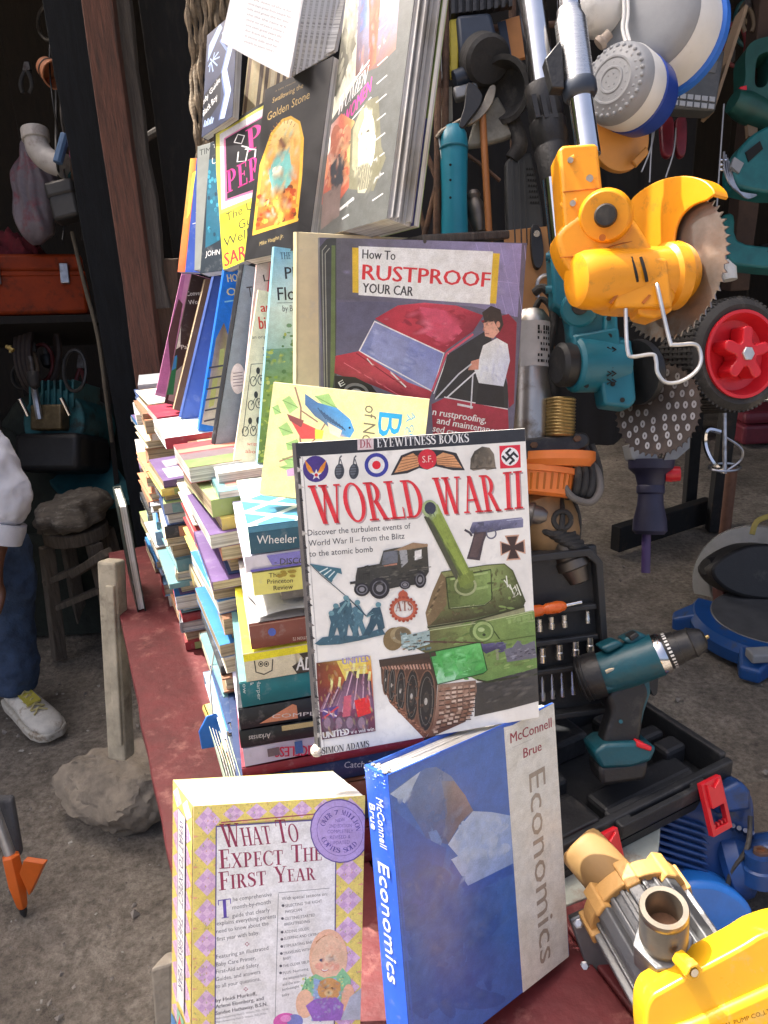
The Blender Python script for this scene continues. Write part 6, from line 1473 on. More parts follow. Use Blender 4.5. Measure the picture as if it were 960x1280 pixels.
# ---------------------------------------------------------------- stacked books
HA = math.radians(12); uA = np.array([math.cos(HA),math.sin(HA),0]); vA = np.array([-math.sin(HA),math.cos(HA),0]); PA = np.array([-.142,.74,0])
def onspine(px,py,back=0.0):
    r = ray(px,py); n = vA; t = ((PA + vA * back - CAM) @ n) / (r @ n); return CAM + r * t
def lying(name,O,heading,w_,h_,t,col,label,spine='bottom',page='white',hard=True,spine_col=None,group='books stacked on the red table',tilt=0):
    """a book lying flat; O = near left top corner; heading of its near edge"""
    a = math.radians(heading); u = np.array([math.cos(a),math.sin(a),math.sin(math.radians(tilt))]); u = nrm(u); v = np.array([-math.sin(a),math.cos(a),0]); n = np.cross(u,v)
    fc = Face(O + u * w_ / 2 + v * h_ / 2,u,v,n,w_,h_)
    b = book(name,fc,t,col,label,page=page,hard=hard,spine=spine,spine_col=spine_col,group=group,bevel=.0006)
    sf_ = Face(O + u * w_ / 2 - v * .0022 - n * t / 2,u,n,-v,w_,t)
    return b,fc,sf_
GA = 'books stacked on the red table'
A_ = [  # y top, y bottom at x=345, left x, cover, spine colour, page, hard, depth, label
    (654,690,311,(196,216,196),(36,78,98),'cream',True,.17,'teal spined textbook with a white lattice on its cover, topmost of the front stack'),
    (691,712,306,(180,176,200),(196,192,200),'white',False,.19,'white and purple paperback lettered DISCOVER under the lattice textbook'),
    (713,742,316,(206,200,140),(206,200,110),'white',False,.18,'yellow spined test preparation book in the front stack'),
    (776,808,312,(170,166,164),(112,62,52),'white',True,.20,'brown spined book under a crumpled grey sheet in the front stack'),
    (811,846,305,(226,206,60),(206,196,170),'cream',False,.20,'yellow black and cream book with an owl on its spine'),
    (847,878,300,(90,130,130),(22,104,112),'tan',True,.18,'teal spined hardback lettered Harper in the front stack'),
    (879,905,298,(40,44,50),(34,40,48),'white',True,.19,'black spined book with a peach coloured picture in the front stack'),
    (906,928,299,(40,46,50),(30,38,46),'white',True,.19,'black spined book lettered Arkansas in the front stack'),
    (929,952,304,(196,194,216),(198,196,220),'white',False,.19,'pale lilac book with red upside-down lettering near the foot of the front stack'),
    (953,966,302,(120,40,54),(120,36,50),'white',True,.18,'dark red book low in the front stack'),
    (967,992,296,(34,50,84),(30,50,86),'white',True,.19,'navy book lettered Catch low in the front stack'),
    (993,1020,300,(96,60,44),(110,70,50),'cream',True,.18,'brown book below the navy one in the front stack'),
    (1021,1052,298,(60,70,90),(60,66,84),'white',True,.19,'slate grey book second from the bottom of the front stack'),
    (1053,1104,298,(110,40,44),(96,34,40),'cream',True,.20,'thick dark red book at the bottom of the front stack')]
zA = []
for i,(y0,y1,xl,cc,sc_,pg,hd_,dp,lb) in enumerate(A_):
    O = onspine(345,y0); zt,zb = O[2],onspine(345,y1)[2]
    if i == len(A_) - 1: zb = TZ + .001
    Lp = onspine(xl,(y0 + y1) / 2); O = np.array([Lp[0],Lp[1],zt])
    hh = 12 + random.uniform(-2.5,2.5)
    b,fc,sf_ = lying('stacked_book',O,hh,.235 + random.uniform(-.02,.015),dp,zt - zb - .0008,cc,lb,page=pg,hard=hd_,spine_col=sc_,group=GA); P = sf_
    if i == 0:
        P.polyuv([(0,.8),(0,1),(1,1),(1,.8)],(70,128,156)); P.text('Wheeler / Marion',(321,680),(420,676),11,(226,230,232)); P.make('spine_print',b)
        P = fc; P.polyuv([(0,0),(0,1),(1,1),(1,0)],(206,224,206)); P.polyuv([(0,0),(0,.58),(1,.86),(1,0)],(64,120,150))
        for j in range(9): a = -1.0 + j * .24; P.polyuv([(a,0),(a + .05,0),(a + .95,.95),(a + .9,.95)],(206,226,214)); a = .0 + j * .24; P.polyuv([(a,0),(a + .05,0),(a - .85,.95),(a - .9,.95)],(206,226,214))
        P.polyuv([(-.0,.62),(-.0,1),(1,1),(1,.9)],(206,224,206)); P.make('cover_print',b)
    elif i == 1: P.polyuv([(.02,.05),(.02,.2),(.33,.2),(.33,.05)],(96,90,170)); P.polyuv([(.12,.3),(.1,.95),(.33,.95),(.33,.3)],(120,116,186)); P.text('- DISCOVER',(343,706),(400,703),8,(60,60,66),bold=.3); P.make('spine_print',b)
    elif i == 2:
        P.polyuv([(.56,.02),(.56,.98),(1,.98),(1,.02)],(196,192,190)); 
        for body,a,c in (('The',(336,722),(350,721)),('Princeton',(334,730),(366,728)),('Review',(342,738),(366,736))): P.text(body,a,c,6,(70,62,40),bold=.2)
        for _ in range(10): P.oval(350 + random.uniform(-6,18),717 + random.uniform(-3,5),4,2,(150,130,50),n=7)
        P.make('spine_print',b)
    elif i == 3:
        P.oval(340,790,5,5,(60,84,170)); P.text('VENTION 72',(390,794),(366,797),4,(206,190,180),up=(390,798)); P.polyuv([(0,.96),(0,1),(1,1),(1,.96)],(150,110,96)); P.make('spine_print',b)
        g = np.random.default_rng(3); N = 16; v = []; f = []; w2,d2 = .205,.16
        for jj in range(N + 1):
            for ii in range(N + 1):
                a,c = ii / N,jj / N; e = .012 * math.sin(6 * a + 3 * c) * (a * (1 - a)) ** .5 + .004 * math.sin(17 * a * c + 4) + .010
                v.append(O + uA * (.006 + w2 * a + .006 * math.sin(9 * c)) + vA * (-.003 + d2 * c + .005 * math.sin(11 * a)) + np.array([0,0,max(.0035,e)]))
        f = [(jj * (N + 1) + ii,jj * (N + 1) + ii + 1,(jj + 1) * (N + 1) + ii + 1,(jj + 1) * (N + 1) + ii) for jj in range(N) for ii in range(N)]; m_ = len(v)
        mb = MB(); mb.v = v + [p - np.array([0,0,.0006]) for p in v]; mb.f = f + [tuple(q + m_ for q in r[::-1]) for r in f]
        tag(obj('crumpled_sheet',mb,mat('grey_sheet',(.42,.42,.42),.75,var=.18,scale=30,bump=.4,bscale=60,dirt=(.2,.2,.2),dirt_amt=.2,dirt_scale=30),smooth=180,fix=False),'crumpled grey printed sheet lying on the brown spined book','sheet')
        for q_,(ya,yb,cc2,sc2) in enumerate(((743,757,(150,146,140),(96,92,90)),)):
            O2 = onspine(345,ya); L2 = onspine(352,(ya + yb) / 2,.012); b2,f2,s2 = lying('stacked_book',np.array([L2[0],L2[1],O2[2] - .001]),13,.20,.16,.012,cc2,'thin grey booklet wedged over the crumpled sheet',hard=False,group=GA,spine_col=sc2)
    elif i == 4:
        P.polyuv([(0,.0),(0,1),(.24,1),(.24,0)],(206,198,172)); P.polyuv([(0,.74),(0,1),(.36,1),(.38,.74)],(226,210,40)); P.polyuv([(.24,.0),(.22,.3),(.28,.5),(.26,.72),(.38,.74),(.36,1),(1,1),(1,0)],(62,58,52)); P.text('ADVANCED',(370,838),(450,834),17,(230,230,226),bold=.8)
        for x in (326,333): P.hoop(x,830,3.2,3.5,1,(40,40,40)); P.oval(x,830,1.4,1.5,(30,30,30))
        P.line([(318,826),(320,840),(330,843),(340,838),(341,824)],1.6,(60,56,50)); P.make('spine_print',b)
    elif i == 5:
        for body,x in (('Harper',321),('&',312),('Row',303)): P.text(body,(x,849),(x + 1,849 + (26 if len(body) > 4 else 8 if body == '&' else 18)),0,(200,212,208),up=(x + 5,849))
        P.make('spine_print',b)
    elif i == 6: P.polyuv([(.1,.2),(.28,.9),(.3,.8),(.3,.15)],(206,140,110)); P.text('COMPLETE',(340,898),(420,892),5,(206,206,206)); P.make('spine_print',b)
    elif i == 7: P.polyuv([(.2,.7),(.2,1),(.36,1),(.36,.7)],(190,176,130)); P.text('Arkansas',(338,916),(311,920),5,(206,206,206),up=(338,923)); P.make('spine_print',b)
    elif i == 8: P.text('PRICELESS',(402,931),(344,934),0,(196,44,84),up=(402,944),bold=.8); P.polyuv([(.26,.2),(.26,.9),(.30,.9),(.30,.2)],(70,110,176)); P.polyuv([(.12,.35),(.12,.8),(.18,.8),(.18,.35)],(110,100,110)); P.make('spine_print',b)
    elif i == 10: P.text('Catch-22',(430,960),(470,958),8,(190,200,210)); P.make('spine_print',b)
# the other stacks along the table
PALC = [((196,192,186),'white'),((42,62,100),'navy'),((140,52,56),'dull red'),((84,116,90),'grey green'),((200,180,100),'straw yellow'),((120,152,178),'pale blue'),((150,170,190),'misty blue'),((96,76,116),'purple'),((196,184,156),'cream'),((206,196,176),'ivory'),((46,48,52),'black'),
        ((128,92,70),'brown'),((50,112,166),'bright blue'),((132,134,138),'grey'),((176,176,178),'light grey'),((190,130,96),'salmon'),((146,164,104),'lime green'),((96,134,138),'teal')]
ORD = ['topmost','second from the top','third from the top','fourth from the top','fifth from the top','sixth from the top','seventh from the top','eighth from the top','ninth from the top','tenth from the top','eleventh from the top','twelfth from the top','thirteenth from the top','fourteenth from the top','fifteenth from the top','sixteenth from the top','seventeenth from the top','eighteenth from the top','nineteenth from the top','twentieth from the top','twenty-first from the top','twenty-second from the top','twenty-third from the top','twenty-fourth from the top','twenty-fifth from the top','twenty-sixth from the top']
STK = [('second stack',.13,.20,.104,.03,1.004,'navy white lime green'),('third stack',.345,.20,.132,.012,1.0085,''),('fourth stack',.565,.19,.100,.014,.905,''),('fifth stack',.79,.19,.100,.015,1.005,''),('farthest stack',.98,.17,.105,.012,1.012,'')]
prev = None
for si,(nm,s0,dep,l0,slope,zt,_) in enumerate(STK):
    z = zt; i = 0
    while z > TZ + .006 and i < 25:
        t = random.choice([.011,.014,.017,.02,.024,.03]) if si != 0 else random.choice([.01,.013,.016,.02,.024])
        if z - t < TZ + .012: t = z - TZ - .001
        cc,cn_ = random.choice([p for p in PALC if p[1] != prev]); prev = cn_
        sp = random.choice(['left','right','bottom','bottom','top','right'])
        pg = random.choice(['white','cream','cream','tan','tan']); pgn = {'white': 'white','cream': 'cream','tan': 'tan'}[pg]
        hd_ = random.random() < .45
        l = l0 + slope * (z - TZ) / .45 + random.uniform(-.012,.012); O = tpt(s0 + random.uniform(-.016,.012),l); O[2] = z
        sc_ = cc if random.random() < .6 else random.choice(PALC)[0]
        lb = f'{cn_} book with {pgn} pages, {ORD[i]} in the {nm}'
        b,fc,sf_ = lying('stacked_book',O,20.5 + random.uniform(-6,4),.22 + random.uniform(-.03,.02),dep * random.uniform(.86,1.0),t - .0006,cc,lb,spine=sp,page=pg,hard=hd_,spine_col=sc_,group=GA)
        # print on the spine or the top cover
        q2 = random.choice(PALC)[0]
        S2 = Face(fc.C - fc.u * (fc.w / 2 + .0024) - fc.n * t / 2,-fc.v,fc.n,-fc.u,fc.h,t) if sp == 'left' else sf_
        if sp in ('left','bottom'):
            a = random.uniform(.05,.2); S2.polyuv([(a,.08),(a,.92),(a + .1,.92),(a + .1,.08)],q2); x = a + .15
            tc2 = (40,40,46) if sum(sc_) > 380 else (216,212,200)
            while x < .9:
                wd = random.uniform(.012,.035); S2.polyuv([(x,.34),(x,.34 + random.uniform(.22,.36)),(x + wd,.62),(x + wd,.34)],tc2); x += wd + random.choice([.006,.006,.006,.03])
            S2.make('spine_print',b)
        if i == 0:
            a = random.uniform(.1,.3); fc.polyuv([(.06,.1),(.06,.5),(.9,.62),(.94,.1)],random.choice([(190,196,200),(170,120,110),(150,170,190),(206,190,150)])); fc.polyuv([(.1,.55),(.1,.85),(.8,.9),(.8,.7)],(150,150,154)); fc.polyuv([(.2,.2),(.25,.4),(.6,.45),(.7,.2)],(120,110,110)); fc.make('cover_print',b)
        z -= t; i += 1
# books pulled out over the stacks, seen beside the standing row
for (px,py,zz,hh,w_,d_,t,cc,pg,lb,sp) in (
        (272,592,1.022,20,.15,.16,.016,(214,226,214),'white','pale green tinted book lying behind the lattice textbook under the bird guide','right'),
        (236,585,1.026,22,.15,.14,.022,(150,56,60),'white','thick red green and black paperback lying in front of the grey blue hardback','right'),
        (206,548,1.022,22,.16,.15,.018,(206,216,220),'white','pale blue covered book with a red edge lying below the plain blue book','bottom'),
        (196,522,1.018,24,.15,.12,.014,(150,40,60),'white','crimson book lying at the foot of the conversation paperback','bottom')):
    O = onz(px,py,zz - .004); b,fc,sf_ = lying('lying_book',O,hh,w_,d_,t,cc,lb,page=pg,hard=False,spine=sp,group='books lying before the standing row',spine_col=(150,40,56) if 'red edge' in lb else None)
    if 'thick red' in lb:
        fc.polyuv([(.0,0),(.0,.3),(1,.3),(1,0)],(110,130,80)); fc.polyuv([(0,.3),(0,.55),(.5,.55),(.5,.3)],(110,96,100)); fc.polyuv([(.0,.6),(0,.75),(1,.8),(1,.6)],(200,130,110)); fc.polyuv([(.5,.35),(.5,.5),(.95,.5),(.95,.35)],(206,196,200)); fc.polyuv([(.1,.8),(.3,.95),(.8,.85)],(180,70,70)); fc.make('cover_print',b)
# loose pages hanging out of the front stack, and a blue tag on a string
lp_ = thing('loose_pages','bundle of torn white pages sagging out beside the foot of the front stack','pages',onspine(300,960))
for j in range(7):
    a,b = onspine(262 + j * 4,908 + j * 2,.16 - .012 * j),onspine(284 + j * 4,988 + j * 4,.10 - .015 * j); w2 = vA * (-.07 - .004 * j) + uA * .012
    q = [a,a + w2,b + w2 * 1.1,b]; n_ = np.array([-.0008,0,.0004]); obj('leaf',MB().hexa(q,[p + n_ for p in q]),PAGE['white'] if j % 3 else mat('green_tinted_leaf',(.45,.55,.42),.8),lp_,smooth=0)
bt = thing('blue_tag','bright blue plastic tag hanging on a string beside the stacks','tag',tpt(.22,.07,.05))
tg_ = frame(266,912,1.12,yaw=30); obj('plate',MB().prism([(-14,-22),(10,-22),(15,4),(4,20),(-8,18),(-18,0)],tg_,-1.5,1.5),mat('bright_blue_plastic',(.015,.15,.52),.4),bt,bevel=.001); obj('string',MB().tube([xf(tg_,(0,18,0)),xf(tg_,(-3,60,-3)),xf(tg_,(4,100,-6))],.0012,5),mat('string',(.4,.38,.34),.8),bt)
# the thin green book standing alone on the red board
Pg = onz(172,766,TZ); aa = math.radians(112); u_g = np.array([math.cos(aa),math.sin(aa),0]); v_g = nrm(np.array([-.01,.02,1])); u_g = nrm(u_g - v_g * (u_g @ v_g)); n_g = np.cross(u_g,v_g)
hg = .245
fg = Face(Pg + u_g * .08 + v_g * hg / 2,u_g * 1.0,v_g,n_g,.16,hg)
gbk = book('thin_green_book',Face(fg.C,-fg.u,fg.v,-fg.n,.16,hg),.018,(36,46,40),'thin dark green book standing upright alone on the red table',page='white',spine='left',hard=True)
# ================================================================== THE TOOL STALL
yel = mat('yellow_plastic',(.74,.29,.008),.34,var=.05,scale=18,bump=.06,bscale=90,dirt=(.42,.18,.02),dirt_amt=.26,dirt_scale=34)
yel2 = mat('yellow_enamel',(.76,.41,.012),.30,var=.06,scale=12,bump=.04,bscale=60,dirt=(.55,.40,.12),dirt_amt=.14,dirt_scale=30,coat=.3)
ochre = mat('ochre_casting',(.60,.33,.10),.55,var=.12,scale=20,bump=.25,bscale=120)
tealp = mat('teal_plastic',(.010,.135,.19),.38,var=.12,scale=14,bump=.1,bscale=160,dirt=(.03,.10,.12),dirt_amt=.2)
blkp = mat('black_tool_plastic',(.014,.014,.015),.45,var=.3,scale=30,bump=.15,bscale=200,dirt=(.05,.046,.04),dirt_amt=.22)
rubber = mat('dusty_rubber',(.028,.027,.026),.75,var=.3,scale=30,bump=.3,bscale=180,dirt=(.10,.09,.078),dirt_amt=.25)
redpl = mat('red_plastic',(.62,.018,.028),.32,var=.08,scale=20,bump=.05)
bladem = mat('saw_blade_steel',(.27,.255,.24),.33,metal=.85,var=.3,scale=16,bump=.12,dirt=(.22,.12,.06),dirt_amt=.3,dirt_scale=11)  # brown patches stand for an orange reflection on the blade
brushed = mat('brushed_alloy',(.62,.62,.62),.28,metal=.95,var=.08,scale=60,stretch=(1,1,12))
brassm = mat('dull_brass',(.36,.27,.12),.42,metal=.85,var=.25,scale=50,dirt=(.18,.13,.07),dirt_amt=.35)
darkhole = mat('recess_shade_and_ink',(.008,.008,.008),.8)  # black pieces laid on the surface for shade in holes; also sticker ink
whitep = mat('white_plastic',(.72,.71,.67),.4,var=.05,dirt=(.5,.48,.44),dirt_amt=.2)
bluep = mat('blue_plastic',(.02,.055,.30),.35,var=.1)
greyp = mat('grey_plastic',(.27,.28,.29),.5,var=.1)
class Fr:
    """frame whose local unit is one photo pixel at distance d; P(x, y, z) gives a place, x y as seen, z towards the viewer"""
    def __init__(s,cx,cy,d,yaw=0,pitch=0,roll=0): s.cx,s.cy,s.d = cx,cy,d; s.M = frame(cx,cy,d,yaw,pitch,roll); s.k = d / F; s.straight = not (yaw or pitch or roll)
    def P(s,x,y,z=0): return at(x,y,s.d - z * s.k) if s.straight else xf(s.M,(x - s.cx,s.cy - y,z))
    def L(s,*p): return [(x - s.cx,s.cy - y) for x,y in p]
    def prism(s,mb,pts,z0,z1):
        q = s.L(*pts); a = sum(q[i][0] * q[(i + 1) % len(q)][1] - q[(i + 1) % len(q)][0] * q[i][1] for i in range(len(q)))
        if not s.straight: return mb.prism(q if a > 0 else q[::-1],s.M,z0,z1)
        o = [s.P(x,y,z1) for x,y in (pts if a > 0 else pts[::-1])]; n = len(o); dz = s.M[:3,2] / s.k * ((z0 - z1) * s.k)
        return mb.add([p + dz for p in o] + o,[tuple(range(n))[::-1],tuple(range(n,2 * n))] + [(i,(i + 1) % n,n + (i + 1) % n,n + i) for i in range(n)])
    def D(s,x,y,z): return nrm(s.M[:3,:3] @ np.array([x,y,z],float))
    def cyl(s,mb,a,b,r0,r1=None,n=28): return mb.cyl(s.P(*a),s.P(*b),r0 * s.k,None if r1 is None else r1 * s.k,n)
    def lathe(s,mb,a,b,prof,n=36):
        """prof: (radius px, fraction of a-b)"""
        A,B = s.P(*a),s.P(*b); Ln = np.linalg.norm(B - A); return mb.lathe(A,B - A,[(r * s.k,h * Ln) for r,h in prof],n)
    def tube(s,mb,pts,r,n=8,sm=5): 
        q = smoothpath([s.P(*p) for p in pts],sm) if sm else [s.P(*p) for p in pts]; return mb.tube(q,r * s.k,n)

# ---- yellow pole saw with a round blade
f = Fr(780,320,.86)
ys = thing('pole_saw','yellow pole mounted saw with a round toothed blade on a chrome pole','pole saw',f.P(780,400))
m = MB(); f.cyl(m,(708,-70,0),(712,22,0),14); obj('pole',m,chrome,ys)
m = MB(); f.lathe(m,(711,12,0),(724,112,0),[(0,0),(15,0),(15.5,.06),(19.5,.16),(19.5,.98),(0,1)]); obj('sleeve',m,brushed,ys)
m = MB(); f.prism(m,[(700,50),(703,60),(706,110),(690,109),(681,73)],-7,12); obj('clip',m,blkp,ys,bevel=.0015)
m = MB(); f.lathe(m,(723,103,0),(726,123,0),[(0,0),(20,0),(21.5,.2),(21,.8),(18,1),(0,1)]); obj('collar',m,mat('dark_blue_collar',(.03,.04,.06),.4),ys)
m = MB(); f.cyl(m,(725,118,0),(736,195,0),15); obj('tube',m,chrome,ys)
m = MB(); f.prism(m,[(698,186),(704,181),(744,178),(748,182),(760,292),(720,305),(706,292)],-24,24); obj('socket',m,yel,ys,bevel=.004,seg=3)
for x,y in ((706,202),(709,256)):
    b_ = MB(); f.lathe(b_,(x - 8,y + 5,14),(x + 14,y - 3,18),[(0,0),(6,.0),(8,.1),(8,.9),(0,1)],18); obj('screw_boss',b_,yel,ys)
    b_ = MB(); f.cyl(b_,(x + 7,y - 2,24),(x + 7,y - 2,27),3.6,n=14); obj('screw',b_,steel,ys)
b_ = MB(); f.cyl(b_,(737,223,23),(737,223,25.5),4.4,n=14); obj('screw',b_,steel,ys)
m = MB(); f.prism(m,smoothpath([(696,300),(702,284),(722,268),(745,246),(768,248),(795,275),(822,318),(840,350),(840,380),(765,384),(735,360),(708,330)],4,True),-20,26); obj('housing',m,yel,ys,bevel=.006,seg=3)
m = MB(); f.lathe(m,(757,271,20),(756,270,40),[(0,0),(33,0),(32,.7),(28,1),(0,1)]); obj('hinge',m,yel,ys,bevel=.001)
m = MB(); f.lathe(m,(757,270,36),(757,269,52),[(0,0),(13.5,0),(13.5,.8),(11.5,1),(0,1)]); obj('button',m,blkp,ys)
for x,y in ((779,275),(753,297)): 
    m = MB(); f.cyl(m,(x,y,39),(x,y,41.2),4,n=14); obj('rivet_hole',m,mat('orange_recess_shade',(.4,.11,.005),.6),ys)  # darker orange laid on for the shade in holes, slots and seams
m = MB(); f.lathe(m,(716,351,26),(846,345,-8),[(0,0),(22,0),(31,.03),(35,.10),(36,.2),(36.5,.85),(41,.88),(42,.98),(0,1)],44); obj('motor',m,yel,ys)
m = MB(); f.prism(m,[(770,318),(835,322),(842,384),(768,384)],10,38); obj('motor_box',m,yel,ys,bevel=.004,seg=3)
for i,x in enumerate((777,789,801)):
    m = MB(); pts = [f.P(x + 4 * math.sin(t) + 2.5 * t,322 + 30 * t / 1.5,36 + 10 * math.sin(math.pi * (.18 + .62 * t / 1.5))) for t in (0,.3,.6,.9,1.2,1.5)]; m.tube(pts,2.1 * f.k,6); obj('vent',m,darkhole,ys)
for x in (767,808): 
    m = MB(); f.prism(m,[(x - 6,378),(x + 3,368),(x + 6,369),(x - 3,380)],38,39.2); obj('slot',m,MATS['orange_recess_shade'],ys,smooth=0)
m = MB(); f.lathe(m,(836,343,-4),(868,339,-26),[(0,0),(40,0),(38,.3),(30,.34),(29,.62),(24,.66),(22,1),(0,1)],36); obj('gear_neck',m,yel,ys)
nb = f.D(-.91,.0,.42); e2 = f.D(.42,0,.91); e1 = f.D(0,1,0); cb_ = f.P(838,335,-30)
MBl = np.eye(4); MBl[:3,0],MBl[:3,1],MBl[:3,2],MBl[:3,3] = e2 * f.k,e1 * f.k,nb * f.k,cb_
tp_ = []
for i in range(54):
    a0 = 2 * math.pi * i / 54; tp_ += [(87 * math.cos(a0),87 * math.sin(a0)),(93.5 * math.cos(a0 + .012),93.5 * math.sin(a0 + .012)),(88 * math.cos(a0 + .06),88 * math.sin(a0 + .06))]
m = MB().prism(tp_,MBl,-1,1); obj('blade',m,bladem,ys,smooth=0)
m = MB().lathe(cb_,nb,[(0,.0),(24 * f.k,.001),(24 * f.k,.005),(14 * f.k,.008),(0,.008)],28); obj('blade_flange',m,steel,ys)
gd_ = smoothpath([(782,268),(790,250),(806,236),(830,224),(858,220),(880,225),(892,235),(895,243)],4) + smoothpath([(884,251),(866,258),(852,272),(845,292),(843,320),(840,360),(832,392),(812,388),(800,340)],4)
def onbl(x,y,lift):
    r = ray(x,y); q = CAM + r * (((cb_ + nb * lift * f.k - CAM) @ nb) / (r @ nb)) - cb_; return (q @ e2 / f.k,q @ e1 / f.k)
gp = [onbl(x,y,8) for x,y in gd_]; ar = sum(gp[i - 1][0] * gp[i][1] - gp[i][0] * gp[i - 1][1] for i in range(len(gp)))
m = MB().prism(gp if ar > 0 else gp[::-1],MBl,6,10); obj('guard',m,yel,ys,bevel=.0012)
oe = gp[:29]; m = MB(); v = []
for x,y in oe:
    for z,q in ((8,1),(-12,1),(-12,.965),(8,.965)): v.append(xf(MBl,(x * q,y * q,z)))
n_ = len(oe); m.add(v,[(4 * i + j,4 * i + (j + 1) % 4,4 * i + 4 + (j + 1) % 4,4 * i + 4 + j) for i in range(n_ - 1) for j in range(4)] + [(0,1,2,3),(4 * n_ - 1,4 * n_ - 2,4 * n_ - 3,4 * n_ - 4)]); obj('guard_rim',m,yel,ys)
for pts in (((700,322),(735,318),(770,306),(800,300)),((704,240),(742,236),(752,236))):
    m = MB(); f.tube(m,[(x,y,27 if y > 300 else 24.4) for x,y in pts],.7,6); obj('mould_seam',m,MATS['orange_recess_shade'],ys)
m = MB(); f.prism(m,[(795,380),(838,372),(842,388),(818,398),(800,394)],-6,30); obj('wire_clamp',m,yel,ys,bevel=.003)
m = MB(); f.tube(m,[(821,356,42),(823,364,44),(837,425,44),(843,431,44),(866,430,42),(874,436,40),(876,452,40),(868,466,40),(850,477,40),(832,478,40),(822,466,40),(820,450,40),(815,443,40),(790,446,40),(785,440,40),(783,420,38),(782,386,34)],2.5,8,5); obj('wire_loop',m,mat('galvanised_wire',(.6,.6,.58),.35,metal=.8),ys)

# ---- teal pole saw behind it with a perforated rasp disc
f = Fr(745,420,1.0)
t2 = thing('teal_rasp_saw','teal pole tool with a dark perforated rasp disc behind the yellow saw','rasp saw',f.P(745,500))
m = MB(); f.cyl(m,(690,225,0),(702,335,0),12.5); obj('pole',m,chrome,t2)
m = MB(); f.prism(m,[(688,308),(722,304),(735,372),(708,392),(692,380)],-16,16); obj('socket',m,tealp,t2,bevel=.004)
for y in (321,362): 
    m = MB(); f.cyl(m,(682,y,6),(692,y,8),5,n=16); obj('screw',m,tealp,t2,bevel=.001)
m = MB(); f.prism(m,smoothpath([(708,375),(722,362),(744,366),(765,392),(772,430),(720,430),(712,405)],4,True),-12,20); obj('arm',m,tealp,t2,bevel=.004)
m = MB(); f.lathe(m,(724,386,16),(724,386,28),[(0,0),(23,0),(22,.8),(19,1),(0,1)]); obj('hinge',m,tealp,t2)
m = MB(); f.cyl(m,(725,383,26),(725,383,34),10); obj('button',m,blkp,t2,bevel=.001)
m = MB(); f.lathe(m,(696,456,16),(718,456,10),[(0,0),(22,0),(27,.2),(27,.9),(0,1)]); obj('end_cap',m,blkp,t2)
m = MB(); f.lathe(m,(714,456,12),(776,456,-4),[(0,0),(30,0),(34,.06),(34,.95),(0,1)],36); obj('motor',m,tealp,t2)
m = MB(); f.prism(m,[(716,418),(774,408),(778,440),(718,450)],-6,28); obj('motor_saddle',m,tealp,t2,bevel=.004)
for r_ in range(5):
    for c_ in range(2):
        m = MB(); x,y = 759 + 6 * c_,434 + 10 * r_; m.tube([f.P(x,y,34),f.P(x + 5,y + 3,33),f.P(x,y + 6,34)],1.1 * f.k,5); obj('vent',m,darkhole,t2)
m = MB(); f.prism(m,[(756,380),(772,378),(774,424),(790,424),(796,500),(788,510),(756,506),(752,480)],-14,26); obj('gear_housing',m,tealp,t2,bevel=.004)
for x,y,z in ((761,398,26),(762,420,26),(766,480,26),(778,500,26),(728,439,30),(733,482,26)):
    m = MB(); f.cyl(m,(x,y,z),(x,y,z + 2),3,n=12); obj('screw',m,darkhole,t2)
m = MB(); f.lathe(m,(793,466,0),(806,464,-8),[(0,0),(40,0),(41,.5),(34,1),(0,1)]); obj('blade_cover',m,blkp,t2)
m = MB(); f.lathe(m,(800,464,4),(818,461,-6),[(0,0),(14,0),(15,.3),(11,.35),(11,.9),(0,1)],20); obj('spindle',m,brassm,t2)
nb = f.D(-.55,.1,.83); e2 = f.D(.83,0,.55); e1 = np.cross(nb,e2); cb_ = f.P(822,512,-12)
MD = np.eye(4); MD[:3,0],MD[:3,1],MD[:3,2],MD[:3,3] = e2 * f.k,e1 * f.k,nb * f.k,cb_
tp_ = []
for i in range(44):
    a0 = 2 * math.pi * i / 44; tp_ += [(51 * math.cos(a0),57 * math.sin(a0)),(54 * math.cos(a0 + .03),61 * math.sin(a0 + .03)),(51 * math.cos(a0 + .08),57 * math.sin(a0 + .08))]
m = MB().prism(tp_,MD,-1.5,1.5); raspm = mat('dark_rasp_steel',(.075,.058,.048),.5,metal=.7,var=.3,scale=30,dirt=(.13,.09,.07),dirt_amt=.3); obj('rasp_disc',m,raspm,t2,smooth=0)
lit_rim = mat('lit_rasp_teeth',(.34,.32,.30),.4,metal=.8)  # paler than the disc: light on the raised edges put into the colour
for rr_,nn in ((14,6),(24,10),(34,15),(44,20)):
    for i in range(nn):
        a = 2 * math.pi * (i + rr_ * .3) / nn; x,y = rr_ * math.cos(a),rr_ * 1.08 * math.sin(a)
        m = MB(); m.ring(circ(x,y,2.9,4.6,12),circ(x,y,.8,2.0,12),MD,1.4,2.6); q_ = obj('rasp_tooth',m,lit_rim,t2,smooth=0)
m = MB(); f.prism(m,[(858,498),(865,500),(862,560),(846,574),(830,575)],-30,-26); obj('plastic_cover',m,mat('scratched_clear_plastic',(.20,.21,.22),.3),t2,smooth=0)

